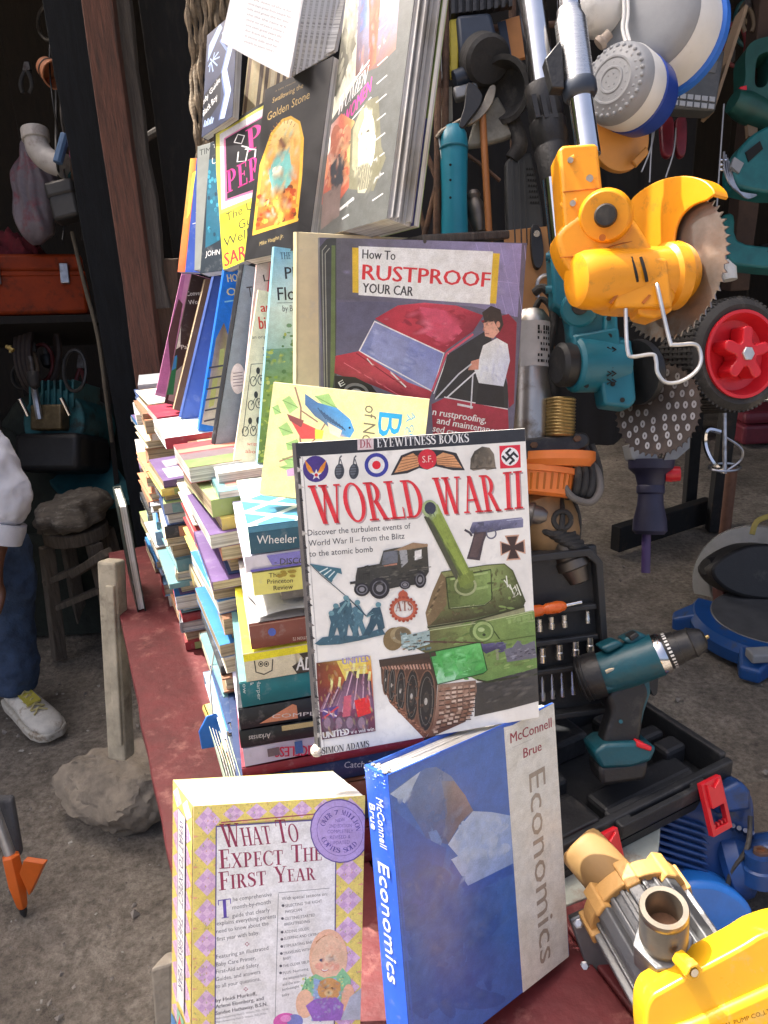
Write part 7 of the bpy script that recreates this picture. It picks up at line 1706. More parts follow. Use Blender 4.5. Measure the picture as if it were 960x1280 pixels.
# ---- navy mixer drill hanging below
f = Fr(815,620,1.32)
md_ = thing('navy_mixer_drill','dark navy mixer drill hanging nose down with a red knob on its side','drill',f.P(812,715))
navy = mat('navy_plastic',(.020,.020,.05),.5,var=.25,scale=20)
m = MB(); f.prism(m,[(786,555),(822,568),(824,584),(790,574)],-14,14); obj('plate',m,greyp,md_,bevel=.002)
m = MB(); f.lathe(m,(814,575,0),(812,668,0),[(0,0),(28,0),(27,.12),(19,.2),(16,.34),(17,.36),(17,.44),(15,.46),(16,.6),(20,.8),(21,.95),(17,1),(0,1)]); obj('body',m,navy,md_)
m = MB(); f.lathe(m,(822,593,4),(850,592,10),[(0,0),(5,0),(5,.3),(9,.34),(10,.6),(9,1),(0,1)],22); obj('knob',m,redpl,md_)
m = MB(); f.cyl(m,(808,668,0),(807,716,0),5.5,n=16); obj('shaft',m,mat('purple_sleeve',(.06,.035,.12),.5),md_)
m = MB(); f.tube(m,[(800,570,-10),(788,520,-60),(770,470,-100)],3); obj('cord',m,rubber,md_)

# ---- red hubbed wheel
f = Fr(928,442,1.02)
wl = thing('wheel','black ribbed tyre with a red hub and star shaped knob','wheel',f.P(928,442))
ax = f.D(-.28,.10,-.95); c0 = f.P(927,443,-6)
prof = [(54,0),(62,-2),(69,3)]
for i in range(7): h0 = 6 + i * 9; prof += [(71,h0),(72,h0 + 5),(69.5,h0 + 6),(69.5,h0 + 8.5)]
prof += [(68,72),(60,74),(50,70)]
m = MB().lathe(c0,ax,[(r * f.k,h * f.k) for r,h in prof],56); obj('tyre',m,rubber,wl)
tm = MB()
X_,Y_,Z_ = basis(ax)
for i in range(64):
    a = 2 * math.pi * i / 64; d_ = math.cos(a) * X_ + math.sin(a) * Y_; p0 = c0 + d_ * 71 * f.k + ax * 4 * f.k; tm.beam(p0,p0 + ax * 66 * f.k + np.cross(ax,d_) * 4 * f.k,3.4 * f.k,3 * f.k,up=d_)
obj('tread',tm,rubber,wl,smooth=0,kind='stuff')
m = MB().lathe(c0,ax,[(r * f.k,h * f.k) for r,h in [(55,1),(55,-4),(51,-4),(48,4),(44,14),(20,16),(0,16)]],48); obj('hub',m,redpl,wl)
kx,ky = nrm(f.D(1,0,0) - ax * (f.D(1,0,0) @ ax)),None; ky = np.cross(-ax,kx)
MK = np.eye(4); MK[:3,0],MK[:3,1],MK[:3,2],MK[:3,3] = kx * f.k,ky * f.k,-ax * f.k,c0
st_ = []
for i in range(60):
    a = 2 * math.pi * i / 60; r = 25 + 9.5 * math.tanh(2.2 * math.cos(5 * (a - .3))); st_.append((r * math.cos(a),r * math.sin(a)))
m = MB().prism(st_,MK,-14,10); obj('knob',m,redpl,wl,bevel=.002)
m = MB().prism(circ(0,0,9,9,6),MK,9,13); obj('nut',m,mat('zinc_nut',(.62,.62,.6),.35,metal=.85),wl,bevel=.0008)
m = MB(); m.cyl(c0 + ax * 10 * f.k,c0 + ax * 300 * f.k,7 * f.k); obj('axle',m,steel,wl)

# ---- paint mixer and iron stand on the ground
g0,g1 = onz(768,690,.0),onz(884,652,.0)
ir = thing('iron_stand','black angle iron stand lying on the ground behind the mixer drill','stand',g0)
ironm = mat('black_iron',(.018,.019,.02),.6,metal=.4,var=.3,dirt=(.05,.035,.028),dirt_amt=.3)
g0[2] = g1[2] = .06
obj('foot_bar',MB().beam(g0,g1,.05,.11),ironm,ir,smooth=0,bevel=.003)
b_ = onz(898,668,0); obj('post',MB().beam(b_ + [0,.05,0],b_ + [.02,.06,.85],.06,.05,up=(0,1,0)),ironm,ir,smooth=0,bevel=.003)
b2 = onz(876,645,0); obj('post',MB().beam(b2 + [-.06,0,0],b2 + [-.06,.02,.62],.05,.05,up=(0,1,0)),ironm,ir,smooth=0,bevel=.003)
bp = onz(903,692,0); tag(obj('brown_pipe',MB().cyl(bp,bp + [.01,.02,.36],.022,n=20),mat('brown_pipe',(.16,.075,.045),.6,var=.25)),'short brown pipe standing against the black iron post','pipe')
f = Fr(905,550,2.2)
pm = thing('paint_mixer','steel paint mixing paddle hanging upright by the iron post','mixing paddle',f.P(905,600))
m = MB(); f.cyl(m,(906,470,0),(906,592,0),2.6,n=12); obj('shaft',m,steel,pm)
m = MB(); f.tube(m,[(886 + 20 + 20 * math.cos(a),584 + 5 * math.sin(a),14 * math.sin(a)) for a in np.linspace(0,6.28,20)],1.6,6,0); obj('ring',m,steel,pm)
for s_ in (-1,1):
    m = MB(); f.tube(m,[(906,546,0),(906 + 20 * s_,560,4),(906 + 20 * s_,575,0),(906,590,-4)] if s_ > 0 else [(900,540,0),(884,538,4),(882,556,0),(890,576,4),(904,590,0)],3.2 if s_ < 0 else 1.6,6); obj('blade',m,chrome if s_ < 0 else steel,pm)
m = MB(); f.tube(m,[(906,470,0),(900,440,-20),(890,400,-60)],1.5); obj('hook',m,steel,pm)

# ---- mitre saw on the ground
c = onz(968,772,.08); ms_ = thing('mitre_saw','blue based mitre saw with a clear round blade guard on the ground','mitre saw',(c[0],c[1],0))
bluem = mat('blue_enamel',(.012,.075,.26),.4,var=.2,scale=14,dirt=(.06,.07,.09),dirt_amt=.25)
m = MB().lathe((c[0],c[1],.0),(0,0,1),[(.19,.015),(.25,.02),(.255,.06),(.24,.085),(.19,.085)],60,a0=140,a1=300); obj('base',m,bluem,ms_)
m = MB().cyl((c[0],c[1],.01),(c[0],c[1],.088),.192,n=48); obj('turntable',m,mat('scuffed_turntable',(.15,.15,.15),.4,metal=.4,var=.2,scale=20),ms_,bevel=.004)
for an in (158,232,290):
    a = math.radians(an); d_ = np.array([math.cos(a),math.sin(a),0]); t_ = np.array([-d_[1],d_[0],0]); q0 = np.array([c[0],c[1],0]) + d_ * .235
    lo4 = [q0 - t_ * .05,q0 + t_ * .05,q0 + d_ * .07 + t_ * .028,q0 + d_ * .07 - t_ * .028]
    m = MB().hexa([p + np.array([0,0,.004]) for p in lo4],[p + np.array([0,0,.082 if i < 2 else .045]) for i,p in enumerate(lo4)]); obj('foot',m,bluem,ms_,smooth=0,bevel=.008)
p = onz(948,812,.1); m = MB().box((p[0] - .03,p[1] - .03,.07),(p[0] + .04,p[1] + .02,.10)); obj('clamp',m,greyp,ms_,smooth=0,bevel=.006)
f = Fr(945,728,2.72)
axb = f.D(-.62,.12,.78); cg = f.P(940,728,-6)
gl = mat('cloudy_clear_plastic',(.55,.54,.5),.22,var=.1,alpha=.5,spec=.6)
m = MB().lathe(cg,axb,[(r * f.k,h * f.k) for r,h in [(50,-8),(70,-7),(73,0),(70,7),(50,8),(49,7),(69,5.5),(71.5,0),(69,-5.5),(50,-7),(50,-8)]],56); obj('blade_guard',m,gl,ms_)
m = MB().lathe(cg,axb,[(0,-1 * f.k),(60 * f.k,-.8 * f.k),(60 * f.k,.8 * f.k),(0,1 * f.k)],48); obj('blade',m,bladem,ms_)
m = MB(); f.lathe(m,(882,708,40),(975,722,10),[(0,0),(10,0),(14,.1),(18,.5),(24,.8),(0,1)],24); obj('handle',m,blkp,ms_)
m = MB(); f.prism(m,smoothpath([(890,712),(915,690),(950,680),(990,690),(990,745),(940,748),(905,735)],4,True),16,60); obj('housing',m,blkp,ms_,bevel=.01)
m = MB(); f.prism(m,[(903,735),(930,735),(930,765),(905,765)],-10,20); obj('fence',m,mat('rust_red_block',(.10,.035,.028),.7),ms_,smooth=0,bevel=.004)
m = MB(); f.tube(m,[(940,668,20),(946,652,20),(962,645,20)],3.4); obj('cable',m,mat('yellow_cable',(.42,.33,.08),.6),ms_)
m = MB(); p = onz(955,560,.0); 
rcv = thing('red_tool_case','faded red plastic tool case lying on the ground by the wall','tool case',onz(952,560,0))
q_ = onz(948,556,0); m = MB().box((q_[0] - .1,q_[1],.0),(q_[0] + .45,q_[1] + .3,.12)); obj('lower_shell',m,mat('faded_red_plastic',(.22,.035,.05),.5),rcv,smooth=0,bevel=.02)
m = MB().box((q_[0] - .1,q_[1] + .0,.125),(q_[0] + .45,q_[1] + .3,.2)); obj('lid',m,MATS['faded_red_plastic'],rcv,smooth=0,bevel=.03)
q2 = onz(862,560,.0); m = MB().cyl((q2[0],q2[1] + .4,0),(q2[0],q2[1] + .4,.14),.19,n=36); tag(obj('brown_drum',m,mat('brown_drum',(.15,.075,.035),.7,var=.3),bevel=.01),'low brown round drum in the shade beneath the wheel','drum')

# ---- emergency lamps and other round things hanging at the top
f = Fr(785,95,1.02)
def lamp(name,label,c,axis,prof,mats,dots=None,tilt=0):
    r = thing(name,label,'lamp',f.P(*c)); A = f.P(*c); a = f.D(*axis)
    for nm,pr,mt in prof: obj(nm,MB().lathe(A,a,[(x * f.k,h * f.k) for x,h in pr],48),mt,r,smooth=40)
    if dots:
        X,Y,Z = basis(a); mb = MB()
        for rr_,nn,sz in dots:
            for i in range(nn): t = 2 * math.pi * i / nn; p = A + (X * math.cos(t) + Y * math.sin(t)) * rr_ * f.k - a * (3.5 - .0016 * rr_ * rr_) * f.k; mb.lathe(p - a * .0012,a,[(0,0),(sz * .4 * f.k,0),(sz * f.k,.0012),(sz * f.k,.003)],8)
        obj('nozzle',mb,greyp,r,kind='stuff')
    return r
lamp('spray_lamp','grey ringed round lamp head with a white body and a blue band',(766,101,40),(.74,.06,-.67),
     [('face',[(0,-4),(12,-4),(13,-5),(15,-5),(16,-4),(24,-3.4),(25,-4.4),(27,-4.4),(28,-3.4),(36,-1.5),(41,1),(45,6),(46.5,14)],greyp),('shell',[(46.5,14.2),(47.5,18),(46.5,40),(45.5,44),(0,44)],whitep),('band',[(45.5,44.3),(47,46),(45,72),(41,82),(0,84)],bluep)],None,
     [(7,6,2),(20,14,2.4),(32,22,2.6),(38.5,28,2.6)])
for x,y in ((824,112),(832,104)):
    m = MB(); f.prism(m,[(x - 4,y - 6),(x + 4,y - 10),(x + 2,y + 14),(x - 6,y + 18)],0,8); q_ = obj('clip',m,whitep,bpy.data.objects['spray_lamp'],bevel=.001)
lamp('large_white_lamp','large white round lamp with a bright blue rim above the grey lamp head',(806,20,20),(.66,.10,-.75),
     [('face',[(0,-6),(30,-5),(52,0),(60,8),(62,16)],greyp),('shell',[(62,16.3),(66,24),(70,44),(72,62),(0,62)],whitep),('rim',[(72,62.3),(77,64),(78,74),(74,78),(0,78)],mat('bright_blue_rim',(.03,.16,.62),.35))],None)
lamp('small_white_lamp','small white dome lamp at the top edge by the aluminium pole',(745,8,10),(.35,.35,-.8),[('dome',[(0,-14),(14,-12),(26,-4),(32,8),(33,20),(0,24)],whitep)],None)
r = lamp('orange_disc','flat orange round lid with a torn white sticker behind the grey lamp',(776,172,-30),(-.25,.12,-.95),[('disc',[(0,-3),(34,-2.5),(41,0),(42,8),(40,12),(0,12)],mat('orange_lid',(.62,.27,.05),.45,var=.08))],None)
m = MB(); f.prism(m,[(752,155),(762,152),(766,157),(760,162),(754,160)],-22,-21.3); obj('sticker',m,whitep,r,smooth=0)
m = MB(); f.prism(m,[(790,200),(808,182),(812,190),(796,208)],-30,-22); obj('tab',m,MATS['orange_lid'],r,bevel=.002)
cw = thing('lamp_wiring','pair of white cords the round lamps hang from','wiring',f.P(780,0))
for dx in (0,5): m = MB(); f.tube(m,[(776 + dx,-60,20),(780 + dx,10,24),(778 + dx,34,26),(782 + dx,52,30)],2.2); obj('cord',m,whitep,cw)
r = thing('hose_valve','small beige hose valve tucked beside the round lamps','valve',f.P(754,48)); m = MB(); f.lathe(m,(748,56,10),(762,42,14),[(0,0),(8,0),(9,.3),(6,.5),(6,1),(0,1)],18); obj('body',m,mat('beige_rubber',(.36,.29,.23),.6),r)
# weighing scale panel
f = Fr(850,95,1.35,roll=-6)
r = thing('weighing_scale','dark grey weighing scale panel with a keypad hanging behind the blue lamp','scale',f.P(850,145))
sg = mat('scale_grey',(.055,.058,.058),.5,var=.2,dirt=(.09,.085,.08),dirt_amt=.3)
m = MB(); f.prism(m,[(812,58),(900,62),(896,138),(808,142)],-14,8); obj('panel',m,sg,r,bevel=.004)
m = MB(); f.prism(m,[(826,82),(858,82),(856,110),(824,111)],8,9.5); obj('display',m,mat('scale_display',(.07,.065,.045),.3),r,smooth=0)
for i in range(9):
    for j in range(2): m = MB(); x,y = 814 + i * 9,122 + j * 9; f.prism(m,[(x,y),(x + 7,y),(x + 7,y + 6),(x,y + 6)],8,9.6); obj('key',m,greyp,r,smooth=0)
m = MB(); f.prism(m,[(866,78),(892,78),(890,92),(866,92)],8,9.2); obj('label_plate',m,mat('dull_label',(.12,.12,.115),.6),r,smooth=0)
m = MB(); m.beam(at(927,14,1.4),at(884,146,1.36),.006,.03,up=(0,1,0)); tag(obj('thin_lath',m,mat('tan_lath',(.22,.15,.09),.8),smooth=0),'thin tan wooden lath hanging aslant beside the weighing scale','lath')
r = thing('mixer_tap','chrome tap hanging upside down above the weighing scale','tap',at(870,50,1.3))
f = Fr(870,30,1.3); m = MB(); f.cyl(m,(882,-40,0),(872,40,0),3.4,n=14); obj('stem',m,chrome,r); m = MB(); f.lathe(m,(860,46,4),(884,46,0),[(0,0),(4,0),(4,.4),(6,.5),(4,.6),(4,1),(0,1)],16); obj('spout',m,chrome,r)
m = MB(); f.cyl(m,(902,-40,-10),(896,18,-10),3.6,n=12); m2 = MB(); f.lathe(m2,(892,44,-20),(896,44,0),[(0,0),(14,0),(15,.5),(12,1),(5,1),(5,.5),(0,.5)],24); obj('wall_flange',m2,mat('dark_bronze',(.05,.045,.04),.4,metal=.7),r); obj('second_pipe',m,steel,r)
for i,(x0,x1) in enumerate(((828,842),(846,858))):
    f = Fr(843,170,1.45); m = MB(); f.prism(m,smoothpath([(x0,148),(x1,146),(x1 + 1,175),(x1 - 2,194),(x0 + 2,192),(x0 - 1,170)],3,True),-4,6)
    tag(obj('red_blister_pack',m,mat('dark_red_card',(.14,.012,.02),.4,var=.4),bevel=.003),['red packet hanging under the weighing scale beside the lid','second red packet hanging under the weighing scale, nearer the jigsaw'][i],'packet')
wires2 = thing('thin_wires','thin hanging wires in the dark under the weighing scale','wires',at(815,200,1.4))
for p in (((822,130),(815,180),(802,215)),((818,130),(814,190),(812,228)),((845,160),(842,190),(832,222)),((905,130),(900,200),(896,260))): m = MB(); m.tube(smoothpath([at(*q,1.4) for q in p],5),.0016,5); obj('wire',m,MATS['dull_alloy'],wires2)

# ---- power tools hanging far right in the shade
dkgreen = mat('dark_green_plastic',(.012,.07,.055),.45,var=.25)
f = Fr(942,110,1.75)
r = thing('green_jigsaw','dark green jigsaw with a red switch hanging in the shade','jigsaw',f.P(942,160))
m = MB(); o_ = smoothpath([(926,70),(950,56),(990,58),(990,150),(940,150),(916,132),(924,110)],4,True); i_ = smoothpath([(938,84),(946,76),(954,76),(954,90),(952,110),(946,118),(936,114)],4,True)
m.ring(f.L(*o_),f.L(*i_),f.M,-16,16); obj('body',m,dkgreen,r,bevel=.004)
m = MB(); f.prism(m,[(925,108),(934,106),(934,122),(926,124)],-5,18); obj('switch',m,redpl,r,bevel=.002)
m = MB(); f.lathe(m,(916,126,10),(960,148,0),[(0,0),(14,.0),(18,.3),(18,1),(0,1)],24); obj('nose',m,dkgreen,r); m = MB(); f.prism(m,[(934,150),(948,150),(946,172),(936,170)],-4,4); obj('bracket',m,MATS['tan_lath'],r,smooth=0)
f = Fr(930,210,1.7)
r = thing('teal_circular_saw','teal circular saw with a wire guard hanging below the green jigsaw','circular saw',f.P(930,260))
dteal = mat('dark_teal_plastic',(.012,.13,.135),.45,var=.25)
m = MB(); f.prism(m,smoothpath([(920,195),(945,165),(990,155),(990,235),(930,235),(918,222)],4,True),-18,16); obj('body',m,dteal,r,bevel=.006)
m = MB(); f.prism(m,[(932,190),(950,176),(954,186),(936,202)],16,18); obj('grip_opening',m,darkhole,r,smooth=0)
m = MB(); f.prism(m,[(918,196),(930,204),(924,216),(914,208)],14,20); obj('plate',m,greyp,r,smooth=0)
for k in range(4): m = MB(); f.tube(m,[(905 + 2 * k,190 + 4 * k,10),(906 + 4 * k,215 + 5 * k,16),(920 + 4 * k,238 + 3 * k,16),(945,244,10)],1.5,6); obj('guard_wire',m,steel,r)
for k in range(3): m = MB(); f.cyl(m,(900,200 + 6 * k,10),(908,200 + 6 * k,12),1.8,n=8); obj('stud',m,chrome,r)
f = Fr(935,300,1.8)
r = thing('teal_hammer_drill','teal hammer drill hanging in the shade behind the wheel','drill',f.P(935,340))
m = MB(); f.prism(m,smoothpath([(902,272),(918,268),(922,300),(960,308),(990,310),(990,335),(930,332),(912,325),(904,300)],3,True),-14,14); obj('body',m,dteal,r,bevel=.005)
m = MB(); f.lathe(m,(948,318,2),(996,318,2),[(0,0),(11,0),(13,.2),(10,1),(0,1)],20); obj('chuck',m,blkp,r); m = MB(); f.cyl(m,(910,326,4),(912,350,4),9,n=18); obj('collar',m,whitep,r)
board('brown_upright',aty(930,240,2.0)[0],aty(955,240,2.0)[0],2.02,1.12,RZ,.06,mat('brown_upright',(.05,.03,.022),.85,var=.3),'dark brown wooden upright behind the hanging power tools','upright',.004)

# ---- clutter between the books and the chrome poles
f = Fr(600,150,1.12)
rk = thing('rusty_rack','rusty iron bar rack standing behind the women portrait book','rack',f.P(555,300))
for a,b,r_ in (((557,-40,0),(556,300,0),4.5),((546,-40,8),(546,110,8),5),((548,90,8),(545,300,6),4),((527,178,0),(547,226,6),3.5),((548,222,4),(530,296,0),3.5),((522,250,-6),(532,296,-4),3)):
    m = MB(); f.cyl(m,a,b,r_,n=10); obj('bar',m,rust,rk)
for a,b,r_ in (((545,-40,-40),(550,420,-40),5),((640,-40,-60),(645,420,-60),5)): 
    m = MB(); f.cyl(m,a,b,r_,n=10); obj('upright',m,rust,rk)
m = MB(); f.cyl(m,(535,40,-45),(700,30,-55),4,n=10); obj('cross_bar',m,rust,rk)
m = MB(); f.tube(m,[(548,168,10),(553,205,12),(560,250,12),(562,292,12)],.9,5); tag(obj('white_wire',m,whitep),'thin white wire hanging beside the teal grip','wire')
m = MB(); f.prism(m,[(536,8),(549,4),(553,96),(550,104),(546,100)],-2,6); tag(obj('white_strip',m,mat('dull_white_strip',(.42,.42,.40),.6),bevel=.001),'dull white plastic strip hanging beside the rusty bars','strip')
m = MB(); f.prism(m,[(562,24),(574,22),(573,92),(563,97)],-10,-2); tag(obj('yellow_level',m,mat('dull_yellow',(.42,.33,.02),.5),bevel=.002),'dull yellow spirit level hanging by the rusty bars','level')
m = MB(); f.prism(m,[(551,110),(565,108),(566,150),(552,160)],-8,-4); tag(obj('beige_plate',m,mat('beige_plate',(.26,.24,.19),.7,dirt=(.14,.1,.07),dirt_amt=.4),smooth=0),'beige stained metal plate above the teal grip','plate')
bw = thing('black_comb_rack','black ribbed plastic comb hanging at the top edge','rack',f.P(600,0))
m = MB(); f.prism(m,[(562,-60),(650,-60),(640,4),(600,14),(564,18)],-16,-4); obj('back',m,blkp,bw,bevel=.002)
for k in range(9): m = MB(); x = 564 + k * 9; f.prism(m,[(x,-60),(x + 5,-60),(x + 4.5,16 - k * 1.1),(x,17 - k * 1.1)],-4,4); obj('rib',m,blkp,bw,smooth=0)
gr = thing('angle_grinder','dark blue angle grinder with a round black head hanging in the rack','angle grinder',f.P(600,60))
dkb = mat('dark_blue_tool',(.018,.028,.048),.45,var=.2)
m = MB(); f.prism(m,[(570,18),(614,14),(626,60),(628,86),(588,84),(575,80)],-22,4); obj('body',m,dkb,gr,bevel=.006)
m = MB(); f.lathe(m,(600,72,2),(612,76,26),[(0,0),(26,.0),(29,.1),(29,.85),(25,1),(0,1)],36); obj('head',m,rubber,gr)
m = MB(); f.cyl(m,(568,100,6),(600,88,6),11,n=20); obj('neck',m,dkb,gr)
m = MB(); f.prism(m,[(566,108),(596,100),(600,116),(570,124)],0,12); obj('gear_case',m,mat('cast_alloy',(.25,.25,.25),.5,metal=.7,var=.3),gr,bevel=.003)
cut = thing('tin_snips','tin snips with black handles hanging over the teal grip','tin snips',f.P(585,150))
m = MB(); f.prism(m,smoothpath([(584,104),(592,104),(603,118),(600,132),(588,148),(578,160),(574,154),(580,134),(582,116)],3,True),12,22); obj('handle',m,blkp,cut,bevel=.002)
m = MB(); f.prism(m,smoothpath([(612,108),(620,108),(616,128),(602,146),(586,156),(584,150),(600,134)],3,True),8,14); obj('blade',m,mat('spotted_steel',(.30,.26,.2),.5,metal=.6,var=.3,dirt=(.1,.06,.04),dirt_amt=.4),cut,bevel=.001)
m = MB(); f.tube(m,[(580,148,14),(566,156,14),(552,164,14),(546,172,12)],2.6); obj('spring_arm',m,MATS['spotted_steel'],cut)
m = MB(); f.prism(m,[(592,152),(622,118),(640,150),(644,168),(630,174),(600,182),(583,184)],-12,-2); tag(obj('beige_box',m,mat('beige_box',(.28,.27,.22),.6,dirt=(.16,.14,.11),dirt_amt=.4),bevel=.004),'beige plastic box hanging behind the tin snips','box')
hn = thing('black_horn','black ribbed rubber horn hanging by the chrome pole','horn',f.P(645,110))
m = MB(); f.lathe(m,(662,106,-20),(628,112,18),[(0,0),(14,0),(18,.2),(16,.22),(24,.4),(22,.44),(30,.62),(28,.66),(36,.86),(38,1),(32,1),(20,.7),(0,.6)],40); obj('bell',m,rubber,hn)
m = MB(); f.tube(m,[(640,150,-6),(650,180,-6),(640,200,-10)],10,12); obj('tube',m,rubber,hn)
tg = thing('teal_grip','teal tool body with a rounded top standing behind the books','grinder body',f.P(567,300))
m = MB(); f.lathe(m,(568,305,4),(567,156,8),[(0,0),(16,0),(17,.1),(16,.4),(17,.7),(17.5,.84),(16,.92),(11,.98),(0,1)],32); obj('body',m,mat('bright_teal_plastic',(.012,.21,.30),.35,var=.08),tg)
m = MB(); f.lathe(m,(567,189,8),(567,186,8),[(17.6,0),(18.2,.3),(18.2,.8),(17.6,1)],32); obj('seam',m,tealp,tg)
for y in (206,225,247): m = MB(); f.cyl(m,(563,y,25),(563,y,25.8),1.6,n=8); obj('screw_hole',m,darkhole,tg)
m = MB(); f.lathe(m,(590,240,-6),(600,290,-6),[(0,0),(8,0),(10,.1),(8,.2),(11,.3),(12,.6),(8,1),(0,1)],20); tag(obj('drill_chuck',m,mat('tarnished_steel',(.16,.14,.12),.45,metal=.8,var=.4)),'tarnished drill chuck beside the teal grip','chuck')
m = MB(); f.cyl(m,(603,142,8),(612,306,8),4.4,n=14); tag(obj('orange_rod',m,mat('orange_brown_rod',(.34,.125,.03),.5,var=.15)),'slim orange brown rod standing behind the car manual','rod')
m = MB(); f.tube(m,[(583,193,0),(600,205,2),(625,226,2)],2.4); tag(obj('bent_nail',m,rust),'rusty bent bar crossing behind the orange brown rod','bar')
pb = thing('vented_cover','dark grey vented tool cover standing behind the orange rod','cover',f.P(655,300))
m = MB(); f.prism(m,[(632,202),(640,194),(664,190),(678,262),(682,310),(634,310)],-20,-4); obj('shell',m,mat('charcoal_plastic',(.038,.04,.04),.55,var=.2),pb,bevel=.003)
for i in range(7):
    for j in range(4): m = MB(); x,y = 658 + j * 3 + i * .8,210 + i * 7; f.prism(m,[(x,y),(x + 2,y - .6),(x + 2,y + 2),(x,y + 2.4)],-4,-3.3); obj('vent',m,darkhole,pb,smooth=0)
for x in (640,648,655): m = MB(); f.prism(m,[(x,200),(x + 1.6,200),(x + 5,306),(x + 3,306)],-4,-2); obj('rib',m,MATS['charcoal_plastic'],pb,smooth=0)
op = thing('orange_packet','small orange card packet with black lettering hanging behind the chrome pole','packet',f.P(645,72))
m = MB(); f.prism(m,[(626,26),(652,18),(662,70),(640,76)],-30,-24); obj('card',m,mat('orange_card',(.50,.20,.05),.5),op,bevel=.001)
m = MB(); f.prism(m,[(622,28),(632,25),(640,72),(632,74)],-24,-21); obj('dark_strip',m,dkb,op,smooth=0)
f = Fr(670,150,1.06)
cp_ = thing('chrome_pole_tool','thick chrome pole with a long black locking sleeve beside the yellow saw','pole',f.P(690,340))
m = MB(); f.cyl(m,(656,-60,0),(680,116,0),17); obj('pole',m,chrome,cp_)
m = MB(); f.lathe(m,(677,108,0),(700,252,0),[(0,0),(21,0),(22,.02),(22,.26),(20,.28),(20,.3),(23,.32),(23,.5),(21,.52),(21,.54),(22,.56),(18,.98),(0,1)],32); obj('locking_sleeve',m,blkp,cp_)
for k in range(3): m = MB(); f.prism(m,[(664 + k * 11,118),(670 + k * 11,117),(676 + k * 11,146),(670 + k * 11,147)],19,23); obj('grip_rib',m,blkp,cp_,smooth=0)
# orange lock board behind the manual
f = Fr(660,350,1.12)
lk = thing('lock_packet','orange carded packet holding a black key lock behind the car manual','packet',f.P(660,420))
m = MB(); f.prism(m,[(630,288),(690,282),(694,470),(634,470)],-6,-2); obj('card',m,mat('tan_orange_card',(.36,.17,.055),.6,var=.12),lk,bevel=.001)
m = MB(); f.prism(m,smoothpath([(664,286),(668,280),(676,286),(680,318),(676,334),(668,332),(664,310)],3,True),-2,6); obj('lock_body',m,blkp,lk,bevel=.001)
m = MB(); f.cyl(m,(671,292,6),(671,292,8),4,n=12); obj('lock_barrel',m,chrome,lk)
m = MB(); f.tube(m,[(672,372,4),(672,352,6),(682,344,6),(694,348,4)],2.6); obj('shackle',m,steel,lk)

# ---- submersible pump
f = Fr(690,540,1.02)
sp_ = thing('submersible_pump','submersible pump with steel cylinder, brass outlet and bright orange strainer base','pump',f.P(690,620))
m = MB(); f.lathe(m,(664,552,-6),(664,384,-6),[(0,0),(26,0),(26,.82),(24,.9),(16,.97),(0,1)],36); obj('cylinder',m,mat('stained_steel',(.42,.40,.37),.3,metal=.9,var=.15,scale=12,dirt=(.2,.16,.12),dirt_amt=.35),sp_)
m = MB(); ls_ = []
A0 = f.P(664,462,-6); X_ = f.D(1,0,0); Z_ = f.D(0,0,1); Y_ = f.D(0,1,0)
v = []; 
for i in range(9):
    a = math.radians(-40 + 90 * i / 8); d_ = X_ * math.sin(a) + Z_ * math.cos(a)
    v += [A0 + d_ * 26.4 * f.k,A0 + d_ * 26.4 * f.k + Y_ * 56 * f.k]
m.add(v,[(2 * i,2 * i + 2,2 * i + 3,2 * i + 1) for i in range(8)]); obj('label_sticker',m,mat('grey_sticker',(.42,.42,.43),.5),sp_)
lm = MB()
for j in range(7):
    for i in range(5):
        if random.random() < .85:
            a0 = math.radians(6 + 8 * i); a1 = a0 + math.radians(random.uniform(3,7)); y = 50 - j * 7; hh = 3.4 if j else 6
            q = [A0 + (X_ * math.sin(a) + Z_ * math.cos(a)) * 26.9 * f.k + Y_ * yy * f.k for a,yy in ((a0,y),(a1,y),(a1,y - hh),(a0,y - hh))]; lm.add(q,[(0,1,2,3)])
obj('sticker_print',lm,darkhole,sp_,smooth=0,kind='stuff')
m = MB(); f.prism(m,smoothpath([(640,552),(700,544),(728,540),(737,548),(732,560),(700,570),(650,574)],3,True),-20,26); M_ = f; obj('flange',m,blkp,sp_,bevel=.003)
m = MB(); f.lathe(m,(695,566,0),(695,586,0),[(0,0),(48,0),(48,.5),(42,.9),(0,1)],40); obj('orange_collar',m,mat('bright_orange_casting',(.72,.19,.035),.4,var=.06),sp_)
m = MB(); f.lathe(m,(684,584,0),(680,620,0),[(0,0),(38,0),(38,.2),(35,.22),(34,.9),(30,1),(0,1)],40); obj('strainer',m,MATS['bright_orange_casting'],sp_)
for k in range(11):
    a = math.radians(-70 + 14 * k); d_ = X_ * math.sin(a) + Z_ * math.cos(a); p = f.P(683,592,0) + d_ * 35.5 * f.k; q = f.P(681,612,0) + d_ * 33.6 * f.k
    m = MB().beam(p,q,2.6 * f.k,1.6 * f.k,up=d_); obj('strainer_slot',m,MATS['orange_recess_shade'],sp_,smooth=0)
pr = []
for k in range(12): pr += [(17,k / 12),(18.6,(k + .5) / 12)]
m = MB(); f.lathe(m,(700,546,16),(701,498,16),[(0,0)] + pr + [(17,1),(13,1),(12,.9),(0,.9)],36); obj('outlet',m,brassm,sp_)
for x,y in ((668,556),(722,548),(680,566)): m = MB(); f.prism(m,[(x + 5 * math.cos(t * math.pi / 3),y + 4 * math.sin(t * math.pi / 3)) for t in range(6)],18,30); obj('bolt',m,rust,sp_,smooth=0)
cb2 = thing('black_cable','coiled black cable and hose hanging round the submersible pump','cable',f.P(720,600))
